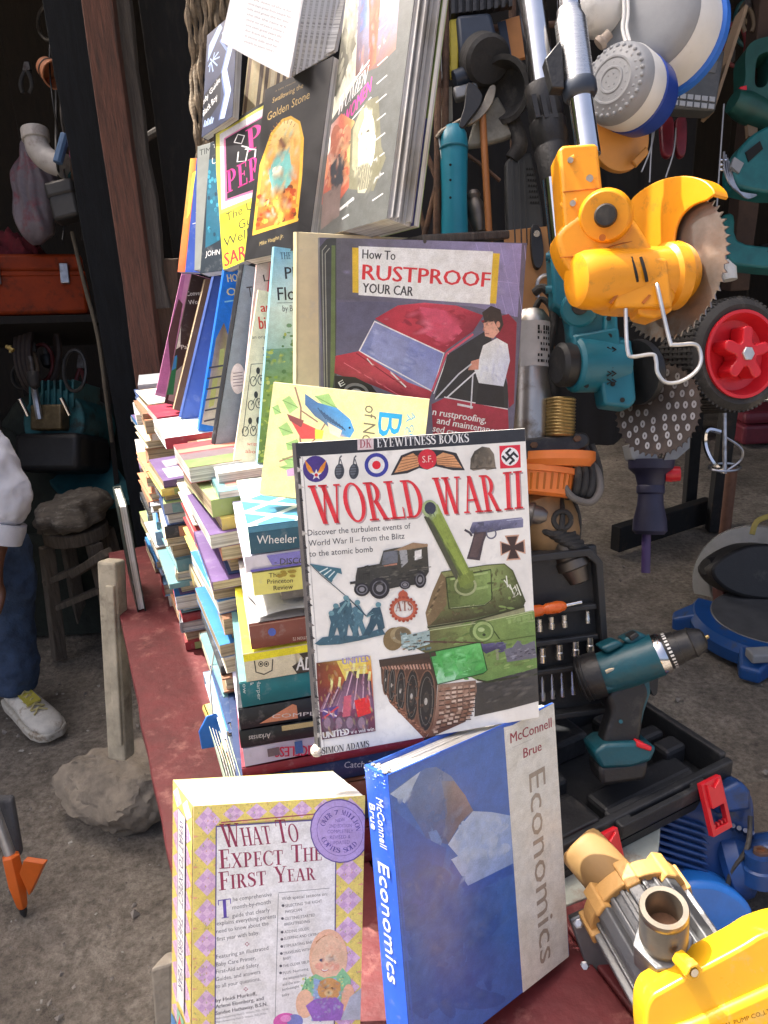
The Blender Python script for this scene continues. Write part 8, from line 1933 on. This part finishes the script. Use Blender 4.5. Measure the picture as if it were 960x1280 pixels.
for k in range(4): m = MB(); f.tube(m,[(712 + 9 * k,556,16 - 5 * k),(722 + 9 * k,590,22 - 5 * k),(718 + 9 * k,618,16),(706 + 6 * k,620,-10)],5.0,10); obj('loop',m,rubber,cb2)
m = MB(); f.tube(m,[(704,606,24),(716,622,26),(738,628,24),(750,612,20),(746,588,10),(734,574,0)],4.6,10); obj('loose_end',m,mat('grey_cable',(.12,.11,.10),.6),cb2)
m = MB(); f.tube(m,[(668,366,-2),(680,360,6),(694,380,8),(690,420,8),(684,450,6),(692,480,10),(694,500,2)],5.5,10); obj('hose',m,rubber,cb2)
m = MB(); f.tube(m,[(664,400,-20),(676,374,-16),(690,390,-12),(686,430,-12),(680,470,-14)],4,10); obj('inner_hose',m,rubber,cb2)

# ---- old drill hanging under the pump
f = Fr(695,670,1.05)
od = thing('old_electric_drill','old tan electric drill wrapped in its black cord behind the history book','drill',f.P(700,735))
m = MB(); f.lathe(m,(672,618,-6),(706,712,10),[(0,0),(26,0),(36,.1),(38,.4),(34,.6),(26,.75),(0,.8)],36); obj('body',m,mat('tan_brown_casing',(.26,.155,.07),.5,var=.2,dirt=(.11,.075,.045),dirt_amt=.35),od)
m = MB(); f.lathe(m,(704,676,20),(726,730,24),[(0,0),(17,0),(19,.15),(19,.4),(21,.45),(21,.62),(17,.65),(12,.95),(0,1)],30); obj('chuck',m,mat('dark_steel',(.13,.115,.10),.45,metal=.8,var=.3,dirt=(.1,.06,.04),dirt_amt=.3),od)
for k in range(5): m = MB(); f.tube(m,[(674 + 7 * k,660 + 5 * k,24),(692 + 6 * k,668 + 4 * k,40),(712 + 5 * k,660 + 6 * k,26)],4.2,8); obj('cord_turn',m,rubber,od)
m = MB(); f.tube(m,[(700,616,20),(703,640,34),(702,662,40)],3.6,8); m2 = MB(); f.tube(m2,[(703 + 11 * math.cos(a),650 + 11 * math.sin(a),38) for a in np.linspace(0,6.28,18)],3.2,8,0); obj('cord',m,rubber,od); obj('cord_loop',m2,rubber,od)
m = MB(); f.tube(m,[(718,626,8),(724,650,10),(722,680,10)],3,8); obj('second_cord',m,rubber,od)
m = MB(); f.lathe(m,(652,640,24),(684,646,32),[(0,0),(14,0),(15,.2),(13,.25),(14.5,.45),(12,.5),(11,.8),(7,1),(4,1),(4,.6),(0,.6)],26); obj('threaded_cone',m,mat('grey_casting',(.2,.19,.18),.45,metal=.7),od)

# ---- second table: peeling green board
FR_,FL_ = onz(918,948,.612),onz(742,1036,.612); U_ = nrm(FR_ - FL_); U_[2] = 0; U_ = nrm(U_); V_ = np.array([-U_[1],U_[0],0]); CW = np.linalg.norm(FR_ - FL_) + .05; CD = .215
O_ = FR_ - U_ * CW        # front left corner of the tool case on the level .612
def cpt(a,b,z): p = O_ + U_ * a + V_ * b; return np.array([p[0],p[1],z])
tb2 = thing('tool_table','low table with a peeling pale green board under the black tool case','table',cpt(.15,.12,0))
edge_ = [(-.10,-.02),(.02,-.035),(.06,-.05),(.11,-.045),(.15,-.015),(.185,.015),(CW - .02,.02),(CW + .03,.03),(CW + .05,.06),(CW + .043,.12),(CW + .05,.2),(CW + .03,CD + .1),(-.10,CD + .1)]
pg_ = mat('peeling_green_paint',(.40,.43,.37),.7,var=.15,scale=20,bump=.5,bscale=60,dirt=(.28,.19,.13),dirt_amt=.3,dirt_scale=16)
m = MB().prism([tuple((O_ + U_ * a + V_ * b)[:2]) for a,b in edge_],np.eye(4),.54,.556); obj('board',m,pg_,tb2,smooth=0,bevel=.002)
for a,b in ((.0,.06),(CW - .03,.06),(0,CD + .05),(CW - .03,CD + .05)): p = cpt(a,b,0); obj('leg',MB().box((p[0] - .02,p[1] - .02,0),(p[0] + .02,p[1] + .02,.539)),old,tb2,smooth=0)
# tool case: tray, lid with sockets, latches
case = mat('black_case_plastic',(.020,.021,.023),.5,var=.2,scale=30,bump=.2,bscale=150,dirt=(.06,.058,.055),dirt_amt=.2)
tc_ = thing('tool_case','open black tool case with red latches holding sockets and bits','tool case',cpt(CW / 2,CD / 2,.557))
MCa = np.eye(4); MCa[:3,0],MCa[:3,1],MCa[:3,2],MCa[:3,3] = U_,V_,(0,0,1),O_; MCa[2,3] = .557
def cbx(lo,hi): return MB().box(lo,hi,MCa)
obj('tray_floor',cbx((0,0,0),(CW,CD,.012)),case,tc_,smooth=0)
for lo,hi in (((0,0,.012),(CW,.012,.052)),((0,CD - .012,.012),(CW,CD,.058)),((0,.012,.012),(.012,CD - .012,.055)),((CW - .012,.012,.012),(CW,CD - .012,.058))): obj('tray_wall',cbx(lo,hi),case,tc_,smooth=0,bevel=.003)
for lo,hi in (((.10,.03,.012),(.26,.07,.035)),((.02,.09,.012),(.09,.19,.05)),((.20,.10,.012),(CW - .02,.125,.045)),((.22,.15,.012),(CW - .03,.19,.038)),((CW - .06,.06,.012),(CW - .02,.09,.048)),((.03,.02,.012),(.085,.075,.04)),((.12,.15,.012),(.18,.2,.05))): obj('tray_insert',cbx(lo,hi),case,tc_,smooth=0,bevel=.006)
hm = MB().ring([(.085,-.012),(CW - .06,-.012),(CW - .06,.02),(.085,.02)],[(.11,-.004),(CW - .085,-.004),(CW - .085,.012),(.11,.012)],MCa,.03,.05); obj('handle',hm,case,tc_,bevel=.003,smooth=0)
for a in (.055,CW - .065):
    lt = MB(); lo_w = .036; Ml = np.eye(4); Ml[:3,0] = U_; Ml[:3,1] = V_ * .38 + np.array([0,0,.92]); Ml[:3,2] = np.cross(Ml[:3,0],Ml[:3,1]); Ml[:3,3] = xf(MCa,(a - lo_w / 2,-.016,.046))
    lt.ring([(0,-.058),(lo_w,-.058),(lo_w,.012),(0,.012)],[(.006,-.050),(lo_w - .006,-.050),(lo_w - .006,-.022),(.006,-.022)],Ml,-.003,.005); r_ = obj('latch',lt,redpl,tc_,smooth=0,bevel=.001)
    tt = MB().prism([(.006,-.022),(lo_w - .006,-.022),(lo_w - .006,.010),(lo_w * .5,.002),(.006,.010)],Ml,.005,.009); q_ = obj('latch_tongue',tt,redpl,r_,smooth=0,bevel=.001)
    for i in range(4): q_ = obj('latch_tooth',MB().box((.007 + i * .0066,-.049,-.002),(.010 + i * .0066,-.045,.003),Ml),redpl,r_,smooth=0)
# lid standing up at the left end of the tray
LQ = [(652,688),(744,686),(764,884),(664,900)]
fl_ = Face(*fit(LQ,.105,.215,lean=12,free=60))
sc_l = 1.03 / max(1e-6,-((fl_.C - CAM) @ MC[:,2]))
fl_ = Face(CAM + (fl_.C - CAM) * sc_l,fl_.u,fl_.v,fl_.n,fl_.w * sc_l,fl_.h * sc_l); ML = fl_.M(); lw_,lh_ = fl_.w,fl_.h
def lbx(x0,y0,z0,x1,y1,z1): return MB().box((x0,y0,z0),(x1,y1,z1),ML)
obj('lid_panel',lbx(-lw_ / 2 - .05,0,-.016,lw_ / 2,lh_,-.004),case,tc_,smooth=0,bevel=.003)
m = MB().ring([(-lw_ / 2 - .05,0),(lw_ / 2,0),(lw_ / 2,lh_ - .02),(lw_ / 2 - .014,lh_),(-lw_ / 2 - .05,lh_)],[(-lw_ / 2 - .04,.008),(lw_ / 2 - .008,.008),(lw_ / 2 - .010,lh_ - .022),(lw_ / 2 - .022,lh_ - .01),(-lw_ / 2 - .04,lh_ - .01)],ML,-.006,.016); obj('lid_rim',m,case,tc_,smooth=0,bevel=.002)
def lpt(x,y,z=.0): a = fl_.ab((x,y)); return xf(ML,(a[0],a[1],z))
for y in (752,790,826): 
    a,b = fl_.ab((660,y + 14)),fl_.ab((750,y + 6)); obj('socket_ledge',lbx(-lw_ / 2 - .04,a[1] - .004,-.004,lw_ / 2 - .01,a[1] + .004,.010),case,tc_,smooth=0,bevel=.002)
nick = mat('nickel_socket',(.62,.60,.55),.26,metal=.95,var=.1)
def socket(x,y,r_,h_,nm='steel_socket',lb='',grp='sockets clipped in the tool case lid'):
    b,t_ = lpt(x,y + h_ / 2,.009),lpt(x - .6,y - h_ / 2,.009); L_ = np.linalg.norm(t_ - b); m = MB().lathe(b,t_ - b,[(0,0),(r_,0),(r_,L_ * .45),(r_ * .86,L_ * .5),(r_ * .86,L_),(r_ * .6,L_),(r_ * .55,L_ * .7),(0,L_ * .7)],20)
    return tag(obj(nm,m,nick),lb,'socket',grp)
r1 = [(672,779,'leftmost of the upper row in the case lid'),(687,776,'second in the upper row in the case lid'),(703,774,'third in the upper row in the case lid'),(732,769,'narrow last one of the upper row in the case lid')]
r2 = [(676,816,'leftmost of the lower row in the case lid'),(697,812,'second in the lower row in the case lid'),(717,808,'third in the lower row in the case lid'),(735,803,'last of the lower row in the case lid')]
for i,(x,y,lb) in enumerate(r1): socket(x,y,.0044 if i < 3 else .0034,15,lb='short shiny steel socket, ' + lb)
for i,(x,y,lb) in enumerate(r2): socket(x,y,.0054,18,lb='larger shiny steel socket, ' + lb)
ORDW = ['first','second','third','fourth','fifth','sixth']
for i,x in enumerate((677,689,701,714,727)):
    y = 858 - i * 2.6; b,t_ = lpt(x,y + 15,.008),lpt(x - 1.4,y - 15,.008); L_ = np.linalg.norm(t_ - b)
    tag(obj('screwdriver_bit',MB().lathe(b,t_ - b,[(0,0),(.0034,0),(.0034,L_ * .3),(.0022,L_ * .36),(.0022,L_ * .8),(.0005,L_),(0,L_)],8),nick),f'{ORDW[i]} screwdriver bit from the book in the row under the sockets','bit','screwdriver bits in the case lid')
sd_ = thing('screwdriver','small screwdriver with an orange handle clipped across the case lid','screwdriver',lpt(690,752,.02))
a,b,c2 = lpt(655,762,.016),lpt(703,753,.016),lpt(722,749,.016); L_ = np.linalg.norm(b - a)
obj('handle',MB().lathe(a,b - a,[(0,0),(.007,0),(.008,.1 * L_),(.0075,.35 * L_),(.0055,.42 * L_),(.0075,.5 * L_),(.008,.8 * L_),(.006,.95 * L_),(.0035,L_),(0,L_)],20),mat('clear_orange_plastic',(.70,.13,.02),.25),sd_)
obj('shaft',MB().cyl(b,c2,.0028,n=12),chrome,sd_)

# ---- cordless drill standing in the tray
f = Fr(800,870,1.0)
drt = mat('drill_teal',(.006,.072,.095),.38,var=.15,scale=14,bump=.15,bscale=160,dirt=(.03,.05,.055),dirt_amt=.25)
dr = thing('cordless_drill','teal and black cordless drill standing in the open tool case','drill',f.P(785,965))
m = MB(); f.lathe(m,(742,846,6),(822,818,26),[(0,0),(20,.0),(25,.05),(26,.2),(27,.5),(26,1),(0,1)],36); obj('motor_body',m,drt,dr)
m = MB(); f.lathe(m,(722,850,4),(752,842,10),[(0,0),(18,0),(25,.1),(27,.3),(28.5,.6),(28.5,1),(0,1)],36); obj('rear_cap',m,blkp,dr)
for k in range(3): m = MB(); f.lathe(m,(727 + k * 5,849 - k * 1.5,6),(729 + k * 5,848.4 - k * 1.5,6.6),[(27,0),(28.8,.3),(28.8,.7),(27,1)],36); obj('rear_rib',m,blkp,dr)
m = MB(); f.prism(m,[(748,850),(812,826),(816,838),(800,852),(752,868)],16,32); obj('side_panel',m,drt,dr,bevel=.003)
m = MB(); f.prism(m,[(745,838),(800,816),(816,812),(818,820),(752,848)],20,31); obj('black_band',m,blkp,dr,bevel=.002)
m = MB(); f.tube(m,[(757,840,34),(770,835,35),(780,833,35),(793,827,34)],2.6,8); obj('spare_bit',m,mat('champagne_metal',(.62,.52,.36),.3,metal=.9),dr)
m = MB(); f.prism(m,[(750,810),(772,800),(782,806),(760,818)],0,30); obj('top_cover',m,drt,dr,bevel=.004)
m = MB(); f.prism(m,[(778,800),(800,790),(812,796),(790,808)],0,28); obj('top_panel',m,drt,dr,bevel=.004)
m = MB(); f.prism(m,[(786,796),(796,790),(800,794),(790,802)],14,32); obj('gear_switch',m,blkp,dr,bevel=.0015)
for i in range(3):
    for j in range(4): m = MB(); x,y = 762 + i * 6.5,840 + j * 5 - i * 2.4; f.prism(m,[(x,y),(x + 4,y - 1.4),(x + 4,y + 1.4),(x,y + 2.8)],32,33); obj('vent',m,darkhole,dr,smooth=0)
m = MB(); f.lathe(m,(816,821,24),(832,815,28),[(0,0),(24,0),(25,.2),(25,.8),(23,1),(0,1)],40); obj('metal_collar',m,chrome,dr)
m = MB(); f.lathe(m,(829,816,27),(850,808,32),[(0,0),(21,0),(22,.1),(20,.9),(0,1)],40); obj('torque_ring',m,blkp,dr)
nmks = MB(); A0 = f.P(837,813,29); axd = nrm(f.P(850,808,32) - f.P(829,816,27)); Xd,Yd,Zd = basis(axd)
for i in range(30):
    a = 2 * math.pi * i / 30; d_ = math.cos(a) * Xd + math.sin(a) * Yd; p = A0 + d_ * 22.2 * f.k; t_ = np.cross(axd,d_); nmks.add([p + t_ * 1.2 * f.k + axd * 2 * f.k,p - t_ * 1.2 * f.k + axd * 2 * f.k,p - t_ * 1.2 * f.k - axd * 2 * f.k,p + t_ * 1.2 * f.k - axd * 2 * f.k],[(0,1,2,3)])
obj('torque_marking_print',nmks,whitep,dr,smooth=0,kind='stuff')
m = MB(); f.lathe(m,(848,809,31),(882,797,40),[(0,0),(19,0),(19,.1),(18,.45),(19,.5),(17,.6),(12,.92),(6,1),(0,1)],36); obj('chuck',m,blkp,dr)
m = MB(); f.lathe(m,(880,798,39),(886,795,41),[(0,0),(3,0),(2,1),(0,1)],10); obj('chuck_jaw',m,brassm,dr)
m = MB(); f.prism(m,smoothpath([(762,866),(800,850),(812,866),(806,890),(796,938),(758,938),(756,920),(764,892)],4,True),-6,26); obj('handle',m,blkp,dr,bevel=.007,seg=3)
m = MB(); f.prism(m,[(798,852),(812,846),(814,866),(806,890),(796,938),(788,936),(797,890)],2,24); obj('handle_front',m,drt,dr,bevel=.003)
m = MB(); f.prism(m,smoothpath([(806,850),(822,842),(822,866),(816,870),(812,862),(806,872)],3,True),4,20); obj('trigger',m,blkp,dr,bevel=.003)
m = MB(); f.cyl(m,(776,902,26),(776,902,27.5),2.5,n=10); obj('screw',m,drt,dr)
m = MB(); f.prism(m,[(742,940),(756,930),(800,928),(822,934),(815,952),(790,960),(752,962)],-20,36); obj('battery_mount',m,drt,dr,bevel=.005)
m = MB(); f.prism(m,[(796,926),(816,934),(814,940),(796,934)],22,38); obj('battery_button',m,redpl,dr,bevel=.002)
m = MB(); f.prism(m,[(748,958),(812,950),(808,976),(752,984)],-18,34); obj('battery',m,blkp,dr,bevel=.006)
# charger lying in the tray corner
r = thing('charger','flat black battery charger lying in the tray beside the economics textbook','charger',cpt(.03,.06,.58)); f2 = Fr(720,985,.92)
m = MB().box((-.03,.0,.012),(.075,.075,.05),MCa); obj('case_body',m,case,r,smooth=0,bevel=.01); m = MB().box((-.025,.008,.05),(.068,.06,.056),MCa); obj('cover_plate',m,blkp,r,smooth=0,bevel=.003)

# ---- blue motor pump below the table edge
f = Fr(890,1040,1.04)
bl2 = mat('blue_pump_enamel',(.012,.05,.18),.35,var=.15,scale=12,bump=.1,dirt=(.02,.03,.06),dirt_amt=.3)
bp2 = thing('blue_motor_pump','dark blue finned motor pump standing below the tool table','pump',f.P(880,1150))
m = MB(); f.prism(m,smoothpath([(836,1000),(868,1000),(915,976),(936,990),(944,1012),(940,1075),(900,1120),(846,1112)],4,True),-60,20); obj('housing',m,bl2,bp2,bevel=.006)
m = MB(); f.prism(m,[(886,996),(926,976),(940,990),(940,1014),(896,1020)],10,34); obj('terminal_box',m,bl2,bp2,bevel=.006)
for k in range(9): m = MB(); y = 1012 + k * 9; f.prism(m,[(816,y),(884,y + 22),(888,y + 27),(816,y + 5)],-30,30); obj('fin',m,bl2,bp2,bevel=.0015,smooth=0)
for k in range(6): m = MB(); x = 900 + 8 * k; f.cyl(m,(x,1030 + 3 * k,20),(x,1026 + 3 * k,28),3,n=8); obj('rib',m,bl2,bp2)
m = MB(); f.lathe(m,(905,1080,0),(990,1070,30),[(0,0),(36,0),(44,.1),(40,.3),(30,.4),(30,1),(0,1)],32); obj('volute',m,bl2,bp2)
m = MB(); f.lathe(m,(950,1100,40),(950,1066,46),[(0,0),(22,0),(20,.5),(17,.55),(17,1),(8,1),(8,.8),(0,.8)],28); obj('port',m,bl2,bp2)
m = MB(); f.lathe(m,(951,1068,46),(951,1062,47),[(0,0),(9,0),(9,1),(5,1),(5,.4),(0,.4)],6); obj('drain_plug',m,mat('copper_plug',(.35,.2,.13),.4,metal=.8),bp2,smooth=0)
m = MB(); f.tube(m,[(938,1020,30),(934,1060,36),(914,1090,40),(908,1125,36),(910,1150,30)],3,8); obj('cable',m,rubber,bp2)
m = MB(); f.prism(m,smoothpath([(850,1112),(890,1104),(926,1120),(944,1146),(930,1170),(850,1168)],4,True),10,60); tag(obj('blue_drum_cap',m,mat('bright_blue_enamel',(.02,.16,.55),.3,coat=.4),bevel=.008),'bright blue rounded cap peeping out behind the yellow terminal box','cap')

# ---- yellow pump in front
f = Fr(820,1160,.74)
yp = thing('yellow_pump','yellow and grey motor pump with a finned body and a steel pipe outlet','pump',f.P(800,1330))
alu = mat('cast_aluminium',(.2,.205,.21),.5,metal=.75,var=.15,scale=20,bump=.15,bscale=150,dirt=(.2,.2,.2),dirt_amt=.3)
# tan end cap (cylinder) at the far end
tan_ = mat('tan_cap',(.40,.24,.09),.6,var=.08,scale=10,bump=.1)
m = MB(); f.lathe(m,(721,1052,-150),(784,1122,-104),[(0,0),(25,0),(31,.03),(34,.1),(35,.5),(36,1),(0,1)],40); obj('end_cap',m,tan_,yp)
# motor body with ribs
Cm = f.P(800,1140,-40); Dm = f.P(900,1310,20); 
m = MB(); f.lathe(m,(792,1126,-90),(900,1300,70),[(0,0),(60,0),(60,1),(0,1)],48); obj('motor_shell',m,alu,yp)
A1,B1 = f.P(792,1126,-90),f.P(900,1300,70); ax1 = nrm(B1 - A1); X1,Y1,Z1 = basis(ax1,f.D(1,.4,0)); Lb = np.linalg.norm(B1 - A1)
for k in range(24):
    a = 2 * math.pi * k / 24; d_ = math.cos(a) * X1 + math.sin(a) * Y1
    big = k % 3 == 0
    m = MB().beam(A1 + d_ * (65 if big else 61) * f.k + ax1 * .008,A1 + d_ * (65 if big else 61) * f.k + ax1 * (Lb - .004),(17 if big else 7) * f.k,(12 if big else 7) * f.k,up=d_); obj('fin',m,alu,yp,smooth=0,bevel=.0015)
def yr(name,h0,h1,r0,r1,mt,lugs):
    m = MB().lathe(A1,ax1,[(r0 * f.k,h0),(r1 * f.k,h0),(r1 * f.k,h1),(r0 * f.k,h1),(r0 * f.k,h0)],56); obj(name,m,mt,yp,bevel=.0015)
    for k in range(0,24,3):
        if lugs:
            a = 2 * math.pi * k / 24; d_ = math.cos(a) * X1 + math.sin(a) * Y1; p = A1 + d_ * 68 * f.k
            m = MB().beam(p + ax1 * (h0 - .006),p + ax1 * (h1 + .006),20 * f.k,15 * f.k,up=d_); obj('lug',m,mt,yp,smooth=0,bevel=.002)
yr('flange',-.006,.012,46,72,ochre,True)
yr('rear_flange',Lb + .03,Lb + .05,44,62,yel2,False)
# pipe outlet with hex base
zo = 58
pr = []
for k in range(9): pr += [(25.5,.34 + .6 * k / 9),(27.5,.34 + .6 * (k + .5) / 9)]
m = MB(); f.lathe(m,(829,1190,zo - 16),(830,1134,zo + 26),[(0,0),(27,0)] + pr + [(27.5,.96),(26.5,1),(20.5,1),(19.5,.96),(19,.1),(0,.1)],48); obj('pipe_outlet',m,mat('worn_pipe_steel',(.24,.215,.175),.36,metal=.85,var=.2,scale=20,dirt=(.28,.19,.12),dirt_amt=.35),yp)
m = MB(); f.lathe(m,(829,1200,zo - 24),(829,1176,zo - 4),[(0,0),(36,0),(36,1),(0,1)],6); obj('hex_base',m,alu,yp,smooth=0,bevel=.002)
m = MB(); f.lathe(m,(830,1162,zo + 2),(830,1158,zo + 5),[(0,0),(19,0),(19,1),(0,1)],30); obj('pipe_bore',m,mat('rusty_bore',(.16,.08,.045),.8,var=.4,scale=60),yp)
# terminal box
tbm = smoothpath([(a_ + 8,b_ + 22) for a_,b_ in [(798,1256),(804,1228),(826,1212),(915,1164),(946,1146),(985,1136),(1004,1150),(1004,1240),(985,1262),(860,1318),(820,1322),(802,1300)]],5,True)
m = MB(); f.prism(m,tbm,60,104); obj('terminal_box',m,yel2,yp,bevel=.009,seg=4)
m = MB(); f.prism(m,[(814,1314),(836,1290),(866,1280),(1000,1220),(1000,1410),(814,1410)],60,112); obj('terminal_cover',m,yel2,yp,bevel=.006,seg=4)
m = MB(); f.lathe(m,(848,1196,98),(868,1216,122),[(0,0),(10,0),(10,.55),(11,.6),(11,1),(6,1),(5,.8),(0,.8)],6); obj('gland',m,yel2,yp,bevel=.0015,smooth=0)
m = MB(); f.lathe(m,(865,1213,118),(868.5,1216.5,123),[(0,0),(4.5,0),(4.5,1),(0,1)],14); obj('gland_screw',m,nick,yp)
fpl = Face(f.P(925,1262,68.3),f.D(1,.33,0),f.D(-.33,1,0),f.D(0,0,1),170 * f.k,60 * f.k); P = fpl; P.w = 1; P.h = 1
P.O = f.P(890,1336,112.3) - P.v * .5
P.put([tuple(np.array([.024,.010]) + np.array(c_)) for c_ in circ(0,.5,.021,.0105,28)],[tuple(range(28))],(86,150,130),1.0); v_,f_ = glyphs('CHIRIT')
P.put([(.010 + .028 * x,.506 + .009 * y) for x,y in v_],f_,(214,206,150),1.0); v_,f_ = glyphs('CENTRIFUGAL PUMP CO.,LTD')
P.put([(-.008 + .075 * x,.530 + .004 * y) for x,y in v_],f_,(120,86,20),1.0); 
for k in range(3): v_,f_ = glyphs(['Q.max 40L/min','H.max 40m','220V 50Hz'][k]); P.put([(-.016 + .02 * x,.494 - .006 * k + .003 * y) for x,y in v_],f_,(120,86,20),1.0)
P.make('plate_print',yp)
# dark blue foot / base of the pump
navyb = mat('dark_blue_enamel',(.008,.028,.075),.28,var=.2,scale=10,coat=.3,dirt=(.02,.03,.05),dirt_amt=.3)
m = MB(); f.prism(m,smoothpath([(640,1238),(690,1180),(716,1172),(740,1210),(800,1300),(810,1420),(640,1420)],4,True),-190,-150); obj('base_casting',m,navyb,yp,bevel=.008)
m = MB(); f.prism(m,[(712,1150),(734,1140),(756,1180),(792,1260),(800,1300),(784,1300),(730,1200)],-112,-98); obj('mounting_plate',m,alu,yp,bevel=.002)
for x,y in ((723,1154),(731,1208)): m = MB(); f.lathe(m,(x,y,-100),(x,y,-92),[(0,0),(7,0),(7,.5),(4.5,.6),(4.5,1),(0,1)],6); obj('bolt',m,steel,yp,smooth=0)
cr_ = thing('wooden_crate','rough wooden crate carrying the pumps below the tool table','crate',(.42,.72,0))
for i in range(4): obj('slat',MB().box((.13,.45 + i * .145,.40),(.85,.585 + i * .145,.42)),old,cr_,smooth=0,bevel=.002)
for x in (.14,.80):
    for y in (.46,.98): obj('post',MB().box((x,y,0),(x + .04,y + .04,.399)),old,cr_,smooth=0)
for z in (.08,.22): obj('side_slat',MB().box((.135,.44,z),(.845,.458,z + .1)),old,cr_,smooth=0)

# ---- dim hand tools hanging in the dark of both stalls
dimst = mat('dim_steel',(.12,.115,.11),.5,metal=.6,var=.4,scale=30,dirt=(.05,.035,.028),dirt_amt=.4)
def hang(px,py,d,L_,kind,mt,lb):
    f = Fr(px,py,d); m = MB()
    r = thing('hanging_tool',lb,'hand tool',f.P(px,py),'dim hand tools hanging in the dark')
    if kind == 0:
        for s_ in (-1,1): f.tube(m,[(px,py,0),(px + 5 * s_,py + L_ * .3,2),(px + 7 * s_,py + L_ * .7,2),(px + 4 * s_,py + L_,0)],2.6,8)
        obj('handles',m,mt,r); m = MB(); f.prism(m,[(px - 5,py),(px + 5,py),(px + 3,py - L_ * .35),(px - 3,py - L_ * .35)],-2,3); obj('jaws',m,dimst,r,smooth=0,bevel=.001)
    elif kind == 1: f.tube(m,[(px + 14 * math.cos(a),py + L_ * .5 * math.sin(a),2 * math.sin(3 * a)) for a in np.linspace(0,12.5,40)],2.4,7,0); obj('coil',m,mt,r)
    else:
        f.lathe(m,(px,py - L_ * .5,0),(px + 3,py,0),[(0,0),(3,0),(3,1),(0,1)],12); obj('shank',m,dimst,r); m = MB(); f.lathe(m,(px + 3,py,0),(px + 6,py + L_ * .6,0),[(0,0),(7,.02),(8,.3),(6,.8),(0,1)],16); obj('grip',m,mt,r)
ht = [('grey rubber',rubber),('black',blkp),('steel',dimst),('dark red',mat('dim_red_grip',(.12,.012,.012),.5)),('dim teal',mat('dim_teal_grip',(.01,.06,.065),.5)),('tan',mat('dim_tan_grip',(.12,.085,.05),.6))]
kn = ['pliers with splayed handles','coil of cable','screwdriver, grip down,']
for side in (0,1):
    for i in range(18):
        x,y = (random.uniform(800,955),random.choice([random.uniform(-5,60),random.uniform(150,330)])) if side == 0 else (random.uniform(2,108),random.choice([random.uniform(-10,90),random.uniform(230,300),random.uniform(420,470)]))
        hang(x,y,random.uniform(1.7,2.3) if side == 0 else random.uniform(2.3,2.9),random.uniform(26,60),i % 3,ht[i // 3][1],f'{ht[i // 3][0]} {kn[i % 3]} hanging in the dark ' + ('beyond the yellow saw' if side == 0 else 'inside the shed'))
